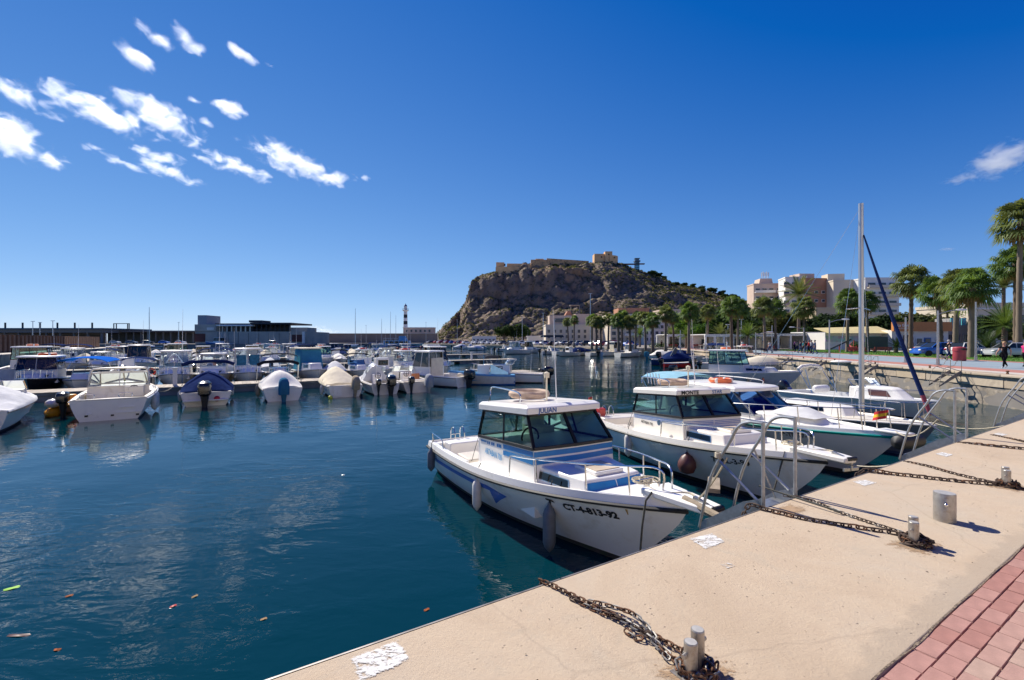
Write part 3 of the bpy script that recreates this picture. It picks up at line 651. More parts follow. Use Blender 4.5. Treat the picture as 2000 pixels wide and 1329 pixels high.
for i in range(3): MB().box((w_*.15, -.7, 3.6+i*3), (w_*.5, 1.4, .9)).obj('balcony', RENDW, r_, smooth=False)
MB().box((w_*.1, 8, h_+1.5), (w_*.6, 8, 3)).obj('upper_storey', TERR, r_, smooth=False)
r_, w_, h_ = bld('white_house', 1258, 1298, 627, 160, 14, RENDW, 'white house with small square windows between the palms', 3, 4, a=1.1, b_=1.2, z0=2)
r_, w_, h_ = bld('apartment_house', 1296, 1330, 607, 190, 14, RENDP, 'pinkish house with flat roof directly left of the pergola', 4, 3)
r_, w_, h_ = bld('terrace_house', 1355, 1380, 622, 150, 12, TERR, 'narrow terracotta house glimpsed between the palms', 3, 2)
r_, w_, h_ = bld('old_house', 1230, 1268, 604, 230, 12, TERR, 'salmon house high behind the cream apartment house', 2, 3)
r_, w_, h_ = bld('snack_bar', 922, 968, 658, 240, 8, RENDW, 'low white flat roofed bar at the foot of the hill', 1, 6, a=1.6, b_=1.4, z0=1.6, parapet=.3)
r_, w_, h_ = bld('store_house', 1030, 1068, 659, 200, 8, RENDW, 'low white shed left of the cream harbour building', 0, 1)
# dark tent roof beside it
tn = thing('awning_tent', 'dark green flat tent in front of the cream harbour building', 'tent', (DX(1079, 165), 165, QZ)); MB().box((0, 2, 3.1), (8.6, 4, .8), ty=.7, tx=.9).obj('canopy', mat('tent_green', (.03, .045, .04), .8), tn)
for sx_ in (-4, 0, 4): MB().bar((sx_, .3, 0), (sx_, .3, 2.8), .1).obj('leg', GALV, tn)
# apartment blocks on the right
def balconies(root, w_, h_, n, x0, x1, dep, railm, slabm, z0=2.5):
    dz = (h_-z0)/n
    for i in range(n):
        z = z0+i*dz
        s_ = MB().box(((x0+x1)/2, -dep/2, z), (x1-x0, dep, .3)).obj('balcony', slabm, root, smooth=False)
        MB().box(((x0+x1)/2, -dep+.08, z+.62), (x1-x0, .12, .95)).obj('balustrade', railm, s_, smooth=False)
        for k in range(3):
            xx = x0+(x1-x0)*(k+.5)/3; f_ = MB().box((xx, -.06, z+1.35), ((x1-x0)/4, .14, 1.9)).obj('window', RENDW, root, smooth=False); MB().box((xx, -.15, z+1.35), ((x1-x0)/4-.3, .06, 1.7)).obj('pane', WGL, f_, smooth=False)
Yb = 230
r_, w_, h_ = bld('apartment_block', 1474, 1536, 556, Yb, 9, RENDP, 'pale apartment block with stepped balconies and antennas on its roof', 0, 3, rz=R(-8))
balconies(r_, w_, h_, 7, -w_*.48, w_*.12, 1.8, RENDW, RENDW, 1); balconies(r_, w_, h_, 7, w_*.16, w_*.46, 1.4, RENDW, RENDW, 1)
MB().box((-w_*.05, 7, h_+1.8), (7, 7, 3.4), tx=.8).obj('penthouse', RENDP, r_, smooth=False)
for k in range(5): MB().bar((-2+k*.8, 6, h_+3), (-2+k*.8, 6, h_+6.5+k % 2), .22).box((-2+k*.8, 5.7, h_+6), (.45, .3, 1.8)).obj('antenna', GELG, r_)
r_, w_, h_ = bld('apartment_block', 1536, 1574, 543, 215, 10, RENDW, 'white and salmon apartment block with broad balconies left of the brick block', 0, 3, rz=R(-14))
balconies(r_, w_, h_, 7, -w_*.62, w_*.46, 2.4, mat('balcony_salmon', (.50, .33, .25), .9), RENDC, 1)
r_, w_, h_ = bld('brick_block', 1571, 1631, 546, 212, 22, BRICKO, 'orange brown brick apartment block with few small windows', 0, 1, rz=R(4))
for i in range(6):
    for xx in (-w_*.12, w_*.12):
        f_ = MB().box((xx, -.06, 4+i*4), (1.7, .14, 1.4)).obj('window', RENDW, r_, smooth=False); MB().box((xx, -.15, 4+i*4), (1.4, .06, 1.1)).obj('pane', WGL, f_, smooth=False)
MB().box((-w_*.2, 8, h_+1.8), (7.5, 7, 3)).obj('penthouse', RENDP, r_, smooth=False)
r_, w_, h_ = bld('apartment_block', 1631, 1692, 549, 205, 20, RENDC, 'cream blank gabled apartment block behind the leaning mast', 0, 1, rz=R(-10))
MB().box((-w_*.25, 8, h_+2), (7, 6, 4)).obj('penthouse', RENDC, r_, smooth=False)
for i in range(2): MB().lathe([(.5, 0), (.5, .1)], (0, 0, 0), 10, 'y').obj('round_window', WGL, r_).location = (-w_*.05+i*2, -.1, h_-5)
r_, w_, h_ = bld('apartment_block', 1690, 1756, 545, 198, 16, RENDW, 'white apartment block with dark railed balconies right of the tall mast', 0, 3)
balconies(r_, w_, h_, 7, -w_*.47, w_*.47, 1.7, RENDC, RENDC, 1)
r_, w_, h_ = bld('ochre_house', 1594, 1640, 604, 170, 10, RENDY, 'low ochre house below the brick block', 1, 4, z0=9)
r_, w_, h_ = bld('villa', 1905, 2010, 598, 96, 14, RENDC, 'cream villa with cornice and tall windows behind the big palm', 2, 5, z0=3, a=1.0, b_=1.9, parapet=.7)
MB().box((0, -.15, h_-.6), (w_+.3, .3, .3)).obj('cornice', RENDW, r_, smooth=False)
r_, w_, h_ = bld('beach_bar', 1848, 1905, 642, 82, 10, GREYB, 'grey flat roofed bar with turquoise panels and roof terrace', 1, 4, z0=2, a=1.4, b_=1.4)
for k, xx in enumerate((-.2, -.02, .18)): MB().box((w_*xx, .4, h_+1.1), (w_*.16, .1, 1.6)).obj('terrace_panel', mat('turquoise_panel', (.10, .52, .52), .5) if k != 1 else RENDW, r_, smooth=False)
MB().box((w_*.5, 5, h_+1), (w_*.3, 4, 2)).obj('rooftop_room', GREYB, r_, smooth=False)
for i in range(12): MB().bar((-w_*.5+i*w_/11, -.1, h_+.6), (-w_*.5+i*w_/11, -.1, h_+1.6), .05).obj('railing_post', GALV, r_)
r_, w_, h_ = bld('garden_wall', 1930, 2040, 653, 80, 1, RENDW, 'white garden wall at the right edge behind the parked cars', 0, 1, parapet=.1); r_['category'] = 'wall'
# sign-fronted bar
gv = thing('sign_fronted_bar', 'white bar with orange fascia sign and blue advertising panel', 'building', (DX(1797, 78), 78, QZ)); gw = DX(1852, 78)-DX(1742, 78)
MB().box((0, 4, 1.7), (gw, 8, 3.4)).obj('wall', RENDW, gv, smooth=False)
fs = MB().box((0, -.3, 4.0), (gw+.3, .5, 1.55)).obj('fascia', mat('fascia_orange', (.58, .22, .06), .6, var=.05), gv, smooth=False)
lettering('La Gaviota', .62, lambda u, v_: Vector((-gw*.5+.5+u, -.56, 4.0+v_)), LETW, fs, .012)
lettering('BAR RESTAURANTE', .26, lambda u, v_: Vector((-gw*.5+.5+u, -.56, 3.6+v_)), LETW, fs)
for k, xx in enumerate((-.38, -.24, -.02, .13, .33)):
    f_ = MB().box((gw*xx, -.04, 1.3), (gw*.12, .1, 2.5 if k in (1, ) else 1.6)).obj('window', mat('advert_blue', (.03, .14, .42), .5) if k == 3 else (mat('door_brown', (.14, .09, .06), .6) if k == 1 else GELG), gv, smooth=False); MB().box((gw*xx, -.11, 1.5), (gw*.09, .05, .9)).obj('pane', WGL, f_, smooth=False)
ya = thing('yellow_awning_bar', 'bar with long pale yellow canopy and colourful mural strip', 'building', (DX(1676, 80), 80, QZ)); yw = DX(1741, 80)-DX(1612, 80)
MB().box((0, 3, 1.5), (yw, 6, 3)).obj('wall', RENDW, ya, smooth=False); rb = MB(); rb.add([(-yw/2, -1.2, 2.9), (yw/2, -1.2, 2.9), (yw/2, 3, 4.2), (-yw/2, 3, 3.9), (-yw/2, -1.2, 2.8), (yw/2, -1.2, 2.8), (yw/2, 3, 4.1), (-yw/2, 3, 3.8)], [(0, 1, 2, 3), (7, 6, 5, 4), (0, 4, 5, 1), (1, 5, 6, 2), (3, 2, 6, 7), (0, 3, 7, 4)]); rb.obj('canopy', mat('canopy_yellow', (.62, .52, .25), .8), ya, smooth=False)
m, nt, p, tc = newmat('mural'); vo = nd(nt, 'ShaderNodeTexVoronoi'); vo.inputs['Scale'].default_value = 1.6; nt.links.new(tc.outputs['Object'], vo.inputs[0]); hq = nd(nt, 'ShaderNodeHueSaturation'); hq.inputs['Saturation'].default_value = .75; hq.inputs['Value'].default_value = .6; nt.links.new(vo.outputs['Color'], hq.inputs['Color']); nt.links.new(mix(nt, .45, hq.outputs[0], (.45, .5, .55)), p.inputs['Base Color'])
MB().box((0, -.05, 1.9), (yw, .08, 1.0)).obj('mural', m, ya, smooth=False)
# white pergola restaurants along the promenade
WHITEP = mat('white_paint', (.86, .84, .79), .6, var=.05); AWN = mat('awning_grey', (.30, .30, .30), .8, var=.1)
def pergola(px0, px1, Y, ytop, label, roofm, dep=7, solid=True):
    x0, x1 = DX(px0, Y), DX(px1, Y); w_ = x1-x0; h_ = HW-(ytop-HZ)*Y/F-QZ; r_ = thing('pergola', label, 'pergola', (x0, Y, QZ)); n = max(3, int(w_/3))
    for i in range(n+1):
        for d_ in (0, dep): MB().box((w_*i/n, d_, h_/2), (.28, .28, h_)).obj('post', WHITEP, r_, smooth=False)
    for d_ in (0, dep): MB().box((w_/2, d_, h_+.15), (w_+.4, .3, .34)).obj('beam', WHITEP, r_, smooth=False)
    MB().box((w_/2, dep/2, h_+.4), (w_+.2, dep+.4, .12)).obj('roof', roofm, r_, smooth=False)
    if solid:
        MB().box((w_/2, dep-.3, h_*.5), (w_-.4, .1, h_)).obj('back_wall', RENDW, r_, smooth=False)
        for i in range(n):
            if i % 2: MB().box((w_*(i+.5)/n, dep-.42, h_*.5), (w_/n*.6, .1, h_*.6)).obj('window', WGL, r_, smooth=False)
    for i in range(n*2):
        x = w_*(i+.5)/(n*2); y = rnd.uniform(1, dep-2); tb = MB(); tb.lathe([(.38, .7), (.4, .72), (.38, .74)], (x, y, 0), 10).bar((x, y, 0), (x, y, .7), .07); tb.obj('cafe_table', RENDW, r_, smooth=False)
    return r_
pergola(1378, 1432, 83, 658, 'white post and beam pergola left of the grey awning', WHITEP)
pergola(1432, 1520, 84, 657.5, 'white cafe pavilion with grey awning roof behind the walking group', AWN)
pergola(1518, 1596, 85, 656, 'white cafe terrace at the right end of the pavilions', AWN)
pergola(1304, 1376, 96, 657.5, 'white glazed pavilion far left behind the benches', WHITEP)
kb = thing('kiosk_block', 'white kiosk with dark shutter at the end of the terrace', 'kiosk', (DX(1592, 86), 86, QZ)); MB().box((0, 2, 1.6), (4.4, 4, 3.2)).obj('wall', RENDW, kb, smooth=False); MB().box((-.6, -.04, 1.5), (2.2, .1, 1.9)).obj('shutter', mat('shutter_brown', (.09, .06, .05), .7), kb, smooth=False)
# ================================================================== FISHING PORT, BREAKWATER, LIGHTHOUSE
CONG = mat('port_concrete', (.44, .40, .33), .92, var=.16, vs=.12, bump=.3, bs=1, col2=(.30, .285, .26), thr=(.5, .7)); BWALL = mat('breakwater_wall', (.26, .205, .165), .95, var=.2, vs=.15, bump=.4, bs=1); DKST = mat('dark_steel', (.05, .055, .065), .6, .3); ROOFB = mat('shed_roof_blue', (.02, .10, .16), .6); SHEDW = mat('shed_wall', (.20, .19, .18), .9)  # sheds share one even grey-brown for walls, gable and pillars
fm = thing('fish_market', 'grey concrete fish market with dark glazed upper floor on the far quay', 'building', (0, 0, 0)); Yf = 206
def fbx(px0, px1, y0, y1, Yd, dep, m, name, par=None):
    z1, z0 = HW-(y0-HZ)*Yd/F, HW-(y1-HZ)*Yd/F; x0, x1 = DX(px0, Yd), DX(px1, Yd); return MB().box(((x0+x1)/2, Yd+dep/2, (z0+z1)/2), (x1-x0, dep, z1-z0)).obj(name, m, par, smooth=False)
fbx(381, 598, 648, 673, Yf, 26, CONG, 'base', fm); fbx(380, 421, 634, 649, Yf, 22, CONG, 'wing', fm); fbx(386, 403, 616, 635, Yf+1, 10, mat('tower_concrete', (.34, .35, .37), .9), 'stair_tower', fm)
fbx(420, 488, 637, 648.5, Yf+6, 14, mat('glazed_wall', (.06, .05, .05), .4), 'glazed_wall', fm); fbx(420, 490, 632, 637, Yf+1, 20, DKST, 'roof', fm); fbx(419, 491, 634.5, 637.2, Yf+.3, 3, WHITEP, 'eave', fm)
for i in range(8): fbx(424+i*9, 426+i*9, 637, 648, Yf+3, .4, WHITEP, 'column', fm)
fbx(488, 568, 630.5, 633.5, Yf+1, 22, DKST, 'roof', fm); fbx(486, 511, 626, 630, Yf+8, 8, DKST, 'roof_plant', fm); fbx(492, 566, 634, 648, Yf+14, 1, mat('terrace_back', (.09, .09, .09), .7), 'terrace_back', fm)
for i in range(9): fbx(492+i*9, 493+i*9, 633, 648, Yf+2, .3, DKST, 'post', fm)
for i in range(9): fbx(490+i*9.2, 490.4+i*9.2, 643, 648, Yf+.3, .15, DKST, 'railing_post', fm)
fbx(490, 568, 643, 643.7, Yf+.3, .2, DKST, 'handrail', fm); fbx(568, 600, 640, 648, Yf+4, 10, CONG, 'annex', fm); fbx(404, 417, 640, 645, Yf-.2, .5, RENDW, 'window', fm); fbx(590, 594, 648, 671, Yf-1, 1, RENDW, 'chute', fm); fbx(570, 592, 654, 668, Yf-.3, .5, mat('door_maroon', (.10, .03, .025), .7), 'gate', fm)
fbx(380, 400, 652, 668, Yf-.3, .5, mat('door_maroon', (.10, .03, .025), .7), 'gate', fm)
for i in range(8): fbx(425+i*20, 425.4+i*20, 650, 672, Yf-.1, .2, DKST, 'joint', fm)
sh = thing('fish_shed', 'long open shed with blue edged roof behind the brown sheet wall', 'shed', (0, 0, 0)); fbx(-150, 199, 641, 643.5, 216, 30, ROOFB, 'roof', sh); fbx(-150, 200, 643.5, 650, 217, 28, SHEDW, 'gable', sh); fbx(-150, 205, 650, 672, 246, 1, SHEDW, 'back_wall', sh)
for i in range(9): fbx(-20+i*27, -17+i*27, 643, 671, 218, .8, SHEDW, 'pillar', sh); fbx(8+i*34, 10+i*34, 630.5, 642, 216.5, .5, DKST, 'roof_post', sh) if i < 6 else None
sh = thing('net_shed', 'long low grey brown shed with pillars left of the fish market', 'shed', (0, 0, 0)); fbx(210, 382, 646, 649, 226, 24, mat('shed_roof', (.16, .14, .12), .9), 'roof', sh); fbx(210, 382, 649, 671, 240, 1, SHEDW, 'back_wall', sh)
for i in range(12): fbx(216+i*14.5, 218+i*14.5, 649, 671, 228, .5, SHEDW, 'pillar', sh)
gr = thing('gantry', 'dark steel portal frame above the port sheds', 'gantry', (0, 0, 0)); fbx(221, 252, 631.8, 633, 230, .5, DKST, 'crossbeam', gr); [fbx(x, x+1, 632, 646, 230, .4, DKST, 'post', gr) for x in (221, 226, 248, 251)]
bw = thing('breakwater_wall', 'long brown breakwater wall between fish market and lighthouse', 'wall', (0, 0, 0)); fbx(596, 850, 652.3, 671, 270, 8, BWALL, 'wall_face', bw); fbx(596, 850, 651.5, 652.5, 269.6, 9, CONG, 'coping', bw)
lh = thing('lighthouse', 'tall black and white banded lighthouse on the breakwater', 'lighthouse', (DX(792, 290), 290, QZ)); hT = 26.6-QZ
LW_, LK_ = mat('lighthouse_white', (.70, .68, .64), .8), mat('lighthouse_black', (.03, .03, .035), .8); nb = 8; z0 = hT*.13
for i in range(nb):
    za, zb = z0+(hT*.80-z0)*i/nb, z0+(hT*.80-z0)*(i+1)/nb; ra, rb_ = 1.55-.45*i/nb, 1.55-.45*(i+1)/nb
    MB().lathe([(ra, za), (rb_, zb)], n=16).obj('band', LK_ if i % 2 == 0 else LW_, lh)
MB().lathe([(1.7, 0), (1.6, z0)], n=16).obj('tower_base', LW_, lh); g_ = MB().lathe([(1.1, hT*.80), (2.0, hT*.815), (2.0, hT*.83), (.9, hT*.832)], n=16).obj('gallery', LW_, lh); rl = MB().torus((0, 0, hT*.865), 1.95, .05, 16, 4)
for i in range(12): a = i*pi/6; rl.bar((1.95*cos(a), 1.95*sin(a), hT*.83), (1.95*cos(a), 1.95*sin(a), hT*.865), .06)
rl.obj('railing', DKST, g_); MB().lathe([(1.0, hT*.83), (1.0, hT*.93)], n=12).obj('lantern_room', LW_, lh); MB().lathe([(1.1, hT*.93), (.8, hT*.96), (.2, hT*.98), (.1, hT)], n=12).obj('dome', mat('dome_grey', (.2, .25, .3), .5, .5), lh)
lhh = thing('keeper_house', 'pinkish flat roofed keeper house beside the lighthouse', 'building', (DX(817, 285), 285, QZ)); fw = DX(845, 285)-DX(786, 285)
MB().box((0, 4, 4.8), (fw, 8, 9)).obj('wall', RENDP, lhh, smooth=False); MB().box((0, 4, 9.5), (fw+.6, 8.6, .4)).obj('roof', RENDW, lhh, smooth=False); MB().box((0, -.3, 2.4), (fw, .5, 3.6)).obj('lower_wall', RENDW, lhh, smooth=False)
for i in range(6): MB().box((-fw*.38+i*fw*.15, -.04, 7.4), (1.2, .1, 1.4)).obj('window', WGL, lhh, smooth=False)

# unseen pale blocks behind the viewer, added to bounce sunlight onto the boats
for k, (t_, w_, h_, m_) in enumerate(((-42, 24, 15, RENDW), (-16, 26, 18, RENDC), (12, 28, 16, RENDW), (40, 24, 19, RENDC))):
    r_ = thing('bounce_block', '%s apartment block added out of view to bounce sunlight, %s along the street' % ('white' if m_ is RENDW else 'cream', ('first', 'second', 'third', 'fourth')[k]), 'building', T(t_, -34, QZ-.05), QA+pi)
    facade(r_, w_, h_, 12, m_, win_grid(-w_*.43, w_*.43, 7, 2, 3.1, int(h_/3.2), 1.3, 1.6), WGL)
# ================================================================== BOATS
class Hull:
    def __init__(s, L, B, fs, fb, draft=.4, rake=.16, tr=.88, p=2.2, a0=.26, a1=.8, um=.4, bw=.1):
        s.L, s.B, s.fs, s.fb, s.dr, s.rake, s.tr, s.p, s.a0, s.a1, s.um, s.bw = L, B, fs, fb, draft, rake, tr, p, a0, a1, um, bw
    def bs(s, u):
        if u < s.um: k = u/s.um; k = k*(2-k); return s.B/2*(s.tr+(1-s.tr)*k)
        return s.B/2*max(0, 1-((u-s.um)/(1-s.um))**s.p)
    def zs(s, u): return s.fs+(s.fb-s.fs)*(.25*u+.75*u*u)
    def S(s, u, t):
        u = min(1, max(0, u)); t = min(1, t); x = u*s.L*(1-s.rake*(1-t)**1.25); a = s.a0+(s.a1-s.a0)*u**1.6
        return Vector((x, s.bs(u)*(max(t, 0)**a), -s.dr+(s.zs(u)+s.dr)*t))
    def uz(s, x, z):
        u = x/s.L
        for i in range(12):
            t = min(1, max(.001, (z+s.dr)/(s.zs(u)+s.dr))); u = min(1, x/(s.L*(1-s.rake*(1-t)**1.25)))
        return u, t
    def Y(s, x, z): u, t = s.uz(x, z); return s.S(u, t).y
    def side(s, sg, off=.006): return lambda x, z: Vector((x, sg*(s.Y(x, z)+off), z))
    def top(s, x, dz=0, iny=0, sg=1): u = x/s.L; return Vector((x, sg*max(0, s.bs(u)-iny), s.zs(u)+s.bw+dz))
def build_hull(root, H, hm, am=None, rub=BLACK, boot=.08, nu=20, bandm=None, band=0.0, rubr=.03):
    am = am or ANTIF; b = MB(); us = [1-(1-i/nu)**1.35 for i in range(nu+1)]
    for sg in (-1, 1):
        rows = []; tb = []
        for u in us:
            q = (boot+H.dr)/(H.zs(u)+H.dr); qb = 1-band/(H.zs(u)+H.dr)
            ts = [0, q*.4, q*.75, q]+[q+(qb-q)*k/5 for k in range(1, 6)]+([1] if band else [])
            rows.append([Vector((p.x, sg*p.y, p.z)) for p in (H.S(u, t) for t in ts)])
        for i in range(len(rows)-1):
            for j in range(len(rows[0])-1):
                q = [rows[i][j], rows[i+1][j], rows[i+1][j+1], rows[i][j+1]]
                b.add(q if sg < 0 else q[::-1], [(0, 1, 2, 3)], 0 if j >= 3 else 1)
                if band and j == 8: b.m[-1] = 2
        ts = [0, .15, .35, .6, .8, 1]
    tr = [H.S(0, t) for t in (0, .1, .25, .45, .7, 1)]; pts = [Vector((0, -p.y, p.z)) for p in tr][::-1]+tr[1:]
    b.add(pts, [tuple(range(len(pts)))[::-1]], 0)
    me_m = [hm, am, bandm or hm]
    o = b.obj('hull', me_m, root, ang=.5)
    # weld the strips so that shading is smooth
    import bmesh
    bm = bmesh.new(); bm.from_mesh(o.data); bmesh.ops.remove_doubles(bm, verts=bm.verts, dist=.002); bm.to_mesh(o.data); bm.free(); o.data.set_sharp_from_angle(angle=.55)
    if rub:
        pl = [H.S(u, 1)+Vector((0, .012, 0)) for u in us]; path = [Vector((p.x, -p.y, p.z)) for p in pl]+pl[::-1][1:]
        MB().tube([Vector((-.01, path[0].y, path[0].z))]+path+[Vector((-.01, pl[0].y, pl[0].z))], rubr, 6).obj('rub_rail', rub, root)
    return o
def build_deck(root, H, ck, sole, dm, im=None, coam=.2, nu=20, sink=.03):
    im = im or dm; b = MB(); us = sorted(set([1-(1-i/nu)**1.35 for i in range(nu+1)]+([ck[0]/H.L, ck[1]/H.L] if ck else [])))
    rows = []
    def row(u, inside):
        y = H.bs(u); z0 = H.zs(u); zt = z0+H.bw; x = u*H.L; y1 = max(0, y-.025); yi = max(0, y-coam if inside else y-min(.09, y)); zi = sole if inside else zt-sink
        h = [(x, y, z0), (x, y1, zt), (x, max(0, y1-.05), zt), (x, yi, zt-.005), (x, max(0, yi-.02), zi), (x, 0, zi+(0 if inside else .03*min(1, y)))]
        return [Vector((a, -b_, c)) for a, b_, c in h]+[Vector(q) for q in h[::-1]][1:]
    for u in us:
        if ck and abs(u-ck[0]/H.L) < 1e-6: rows += [row(u, False), row(u, True)]
        elif ck and abs(u-ck[1]/H.L) < 1e-6: rows += [row(u, True), row(u, False)]
        else: rows.append(row(u, bool(ck and ck[0]/H.L < u < ck[1]/H.L)))
    b.grid(rows)
    pts = rows[0]; n = len(pts); b.add([pts[0], pts[1], pts[-2], pts[-1]], [(0, 1, 2, 3)])
    return b.obj('deck', dm, root, ang=.5)
def plan(xa, xf, wa, wf, nose=0.0): return [(xa, -wa), (xf, -wf), (xf+nose, 0), (xf, wf), (xa, wa)]
def walls(root, name, p0, z0, p1, z1, m, bevel=0):
    b = MB(); n = len(p0); z0 = z0 if isinstance(z0, (list, tuple)) else [z0]*n; z1 = z1 if isinstance(z1, (list, tuple)) else [z1]*n
    vs = [(p0[i][0], p0[i][1], z0[i]) for i in range(n)]+[(p1[i][0], p1[i][1], z1[i]) for i in range(n)]
    b.add(vs, [(i, (i+1) % n, n+(i+1) % n, n+i) for i in range(n)]+[tuple(range(n, 2*n))])
    return b.obj(name, m, root, bevel=bevel, smooth=bool(bevel))
def edgeq(p0, z0, p1, z1, i):
    n = len(p0); j = (i+1) % n; return [(*p0[i], z0), (*p0[j], z0), (*p1[j], z1), (*p1[i], z1)]
def glazing(root, p0, z0, p1, z1, frm, gl, splits=(2, 1, 1, 2, 1), fw=.045, back=True, rnd_=0):
    n = len(p0)
    for i in range(n):
        if i == n-1 and not back: continue
        q = edgeq(p0, z0, p1, z1, i); k = splits[i]
        f = MB()
        for a in range(k+1):
            u = a/k; f.bar(bil(q, u, 0), bil(q, u, 1), fw if a in (0, k) else fw*.6, fw*.8)
        f.bar(q[0], q[1], fw*1.1, fw); f.bar(q[3], q[2], fw*1.1, fw)
        fo = f.obj('window_frame', frm, root, smooth=False)
        for a in range(k):
            g = MB(); g.add([bil(q, a/k+.01, .02), bil(q, (a+1)/k-.01, .02), bil(q, (a+1)/k-.01, .98), bil(q, a/k+.01, .98)], [(0, 1, 2, 3)]); g.obj('pane', gl, fo, smooth=False)
def expand(p, dx0, dx1, dy): xs = [q[0] for q in p]; xm = (min(xs)+max(xs))/2; return [(x-dx0 if x < xm else x+dx1, y+(dy if y > 0 else (-dy if y < 0 else 0))) for x, y in p]
def roof(root, p, z, th, m, ov=(.12, .2, .08), name='roof'):
    b = MB(); p1 = expand(p, *ov); p2 = expand(p, ov[0]-.05, ov[1]-.10, ov[2]-.05); n = len(p)
    lv = [(p1, z), (p1, z+th*.7), (p2, z+th)]
    b.grid([[(x, y, zz) for x, y in pp] for pp, zz in lv], wrap=True); m0 = len(b.v)
    b.add([(x, y, z) for x, y in p1], [tuple(range(n))[::-1]]); b.add([(x, y, z+th) for x, y in p2], [tuple(range(n))])
    return b.obj(name, m, root, bevel=.015)
def rail(root, pts, posts, r=.013, m=None, name='guard_rail', n=6):
    m = m or STEEL; o = MB().tube(pts, r, n).obj(name, m, root)
    for a, b_ in posts: MB().tube([a, b_], r*.9, n).obj('stanchion', m, o)
    return o
def pulpit(root, H, x0, x1, h=.55, r=.013, n=4, mid=False, inset=.08, m=None, ext=0.0, nn=6):
    L_ = []; R_ = []; k = 9
    for i in range(k+1):
        x = x0+(x1-x0)*i/k; q = H.top(min(x, H.L*.985), 0, inset); L_.append(Vector((x, max(q.y, .10), q.z+h+.1*i/k)))
    a = H.top(x0, 0, inset); path = [Vector((x0-.06, a.y, a.z))]+[Vector((x0-.03, L_[0].y, L_[0].z-h*.3))]+L_
    front = [Vector((x1+.12+ext, .07, L_[-1].z-.01))]; full = path+front+[Vector((p.x, -p.y, p.z)) for p in front]+[Vector((p.x, -p.y, p.z)) for p in path[::-1]]
    posts = []
    for i in range(1, n+1):
        j = round(k*i/(n+.3)); p = L_[min(j, k)]; q = H.top(min(p.x+.04, H.L*.97), 0, inset)
        for sg in (1, -1): posts.append((Vector((p.x, sg*p.y, p.z)), Vector((q.x, sg*max(q.y, .05), q.z))))
    return rail(root, full, posts, r, m, 'pulpit_rail', nn)
def fender(root, x, y, z, m=None, L_=.55, r=.10, top=.35, ball=False):
    m = m or FEND
    b = MB()
    if ball: b.lathe([(.02, .26), (.05, .22), (.12, .17), (.19, .04), (.2, -.06), (.15, -.18), (0, -.24)], (x, y, z), 14)
    else: b.lathe([(.02, L_/2+.05), (.035, L_/2), (r*.75, L_*.42), (r, L_*.32), (r, -L_*.32), (r*.75, -L_*.42), (.03, -L_/2), (0, -L_/2-.03)], (x, y, z), 12)
    f = b.obj('fender', m, root); MB().tube([(x, y, z+(.24 if ball else L_/2)), (x, y*.99, z+L_/2+top*.6), (x, y*.93, z+L_/2+top)], .009, 4).obj('fender_line', ROPED, f); return f
def outboard(root, x, y, z, s=1.0, cm=None, tilt=0.0, cloth=None):
    o = MB(); cm = cm or BLKGLOSS
    def tr(p): p = Vector(p)*s; a = tilt; return (x+p.x*cos(a)+p.z*sin(a), y+p.y, z-p.x*sin(a)+p.z*cos(a))
    def shp(prof, nm, m, par, n=12):
        b = MB(); rows = []
        for cx, hz, lx, wy, in prof:
            rows.append([tr((cx+lx*math.copysign(abs(cos(2*pi*j/n))**.6, cos(2*pi*j/n)), wy*math.copysign(abs(sin(2*pi*j/n))**.6, sin(2*pi*j/n)), hz)) for j in range(n)])
        b.grid(rows, wrap=True); b.add(rows[0], [tuple(range(n))[::-1]]); b.add(rows[-1], [tuple(range(n))]); return b.obj(nm, m, par)
    c = shp([(-.22, .16, .24, .15), (-.25, .24, .32, .21), (-.26, .52, .33, .22), (-.24, .64, .29, .20), (-.2, .70, .18, .13)] if not cloth else [(-.22, .05, .33, .22), (-.24, .3, .34, .23), (-.24, .58, .33, .21), (-.22, .72, .26, .16), (-.2, .78, .14, .08)], 'engine_cover' if cloth else 'cowling', cloth or cm, root)
    shp([(-.2, -.5, .13, .06), (-.2, -.1, .16, .10), (-.2, .2, .22, .14)], 'engine_leg', BLACK if not cloth else cloth, root)
    shp([(-.22, -.78, .16, .04), (-.22, -.66, .22, .065), (-.22, -.5, .14, .05)], 'gear_case', BLACK, root)
    MB().bar(tr((-.12, 0, .1)), tr((.05, 0, .12)), .22*s, .2*s).obj('bracket', GALV, root, smooth=False)
    return c
def cover(root, H, x0, x1, hf, m, nm='cover', drop=.06, wr=.03, out=.02):
    b = MB(); rows = []; nu, nv = 22, 16
    for i in range(nu+1):
        x = x0+(x1-x0)*i/nu; u = min(.995, x/H.L); y = H.bs(u)+out; z = H.zs(u)+H.bw; hh = hf((x-x0)/(x1-x0)); row = []
        for j in range(nv+1):
            a = pi*j/nv; c = cos(a); s_ = sin(a)
            yy = y*(c if abs(c) > .999 else math.copysign(abs(c)**.9, c)); zz = z+hh*(1-abs(yy/y)**1.55)-(drop if j in (0, nv) else 0)
            q = Vector((x*2.1, yy*2.6, 3.3)); w_ = noise.noise(q)*wr+noise.noise(Vector((x*6, yy*2, 1)))*wr*.5+abs(noise.noise(Vector((x*3+yy*2, yy, 7))))*wr
            row.append((x, yy, zz+w_*min(1, s_*3)))
        rows.append(row)
    b.grid(rows, flip=True)
    for r_, f in ((rows[0], 1), (rows[-1], -1)):
        b.add(r_, [tuple(range(len(r_)))[::f]])
    return b.obj(nm, m, root, ang=1.2)
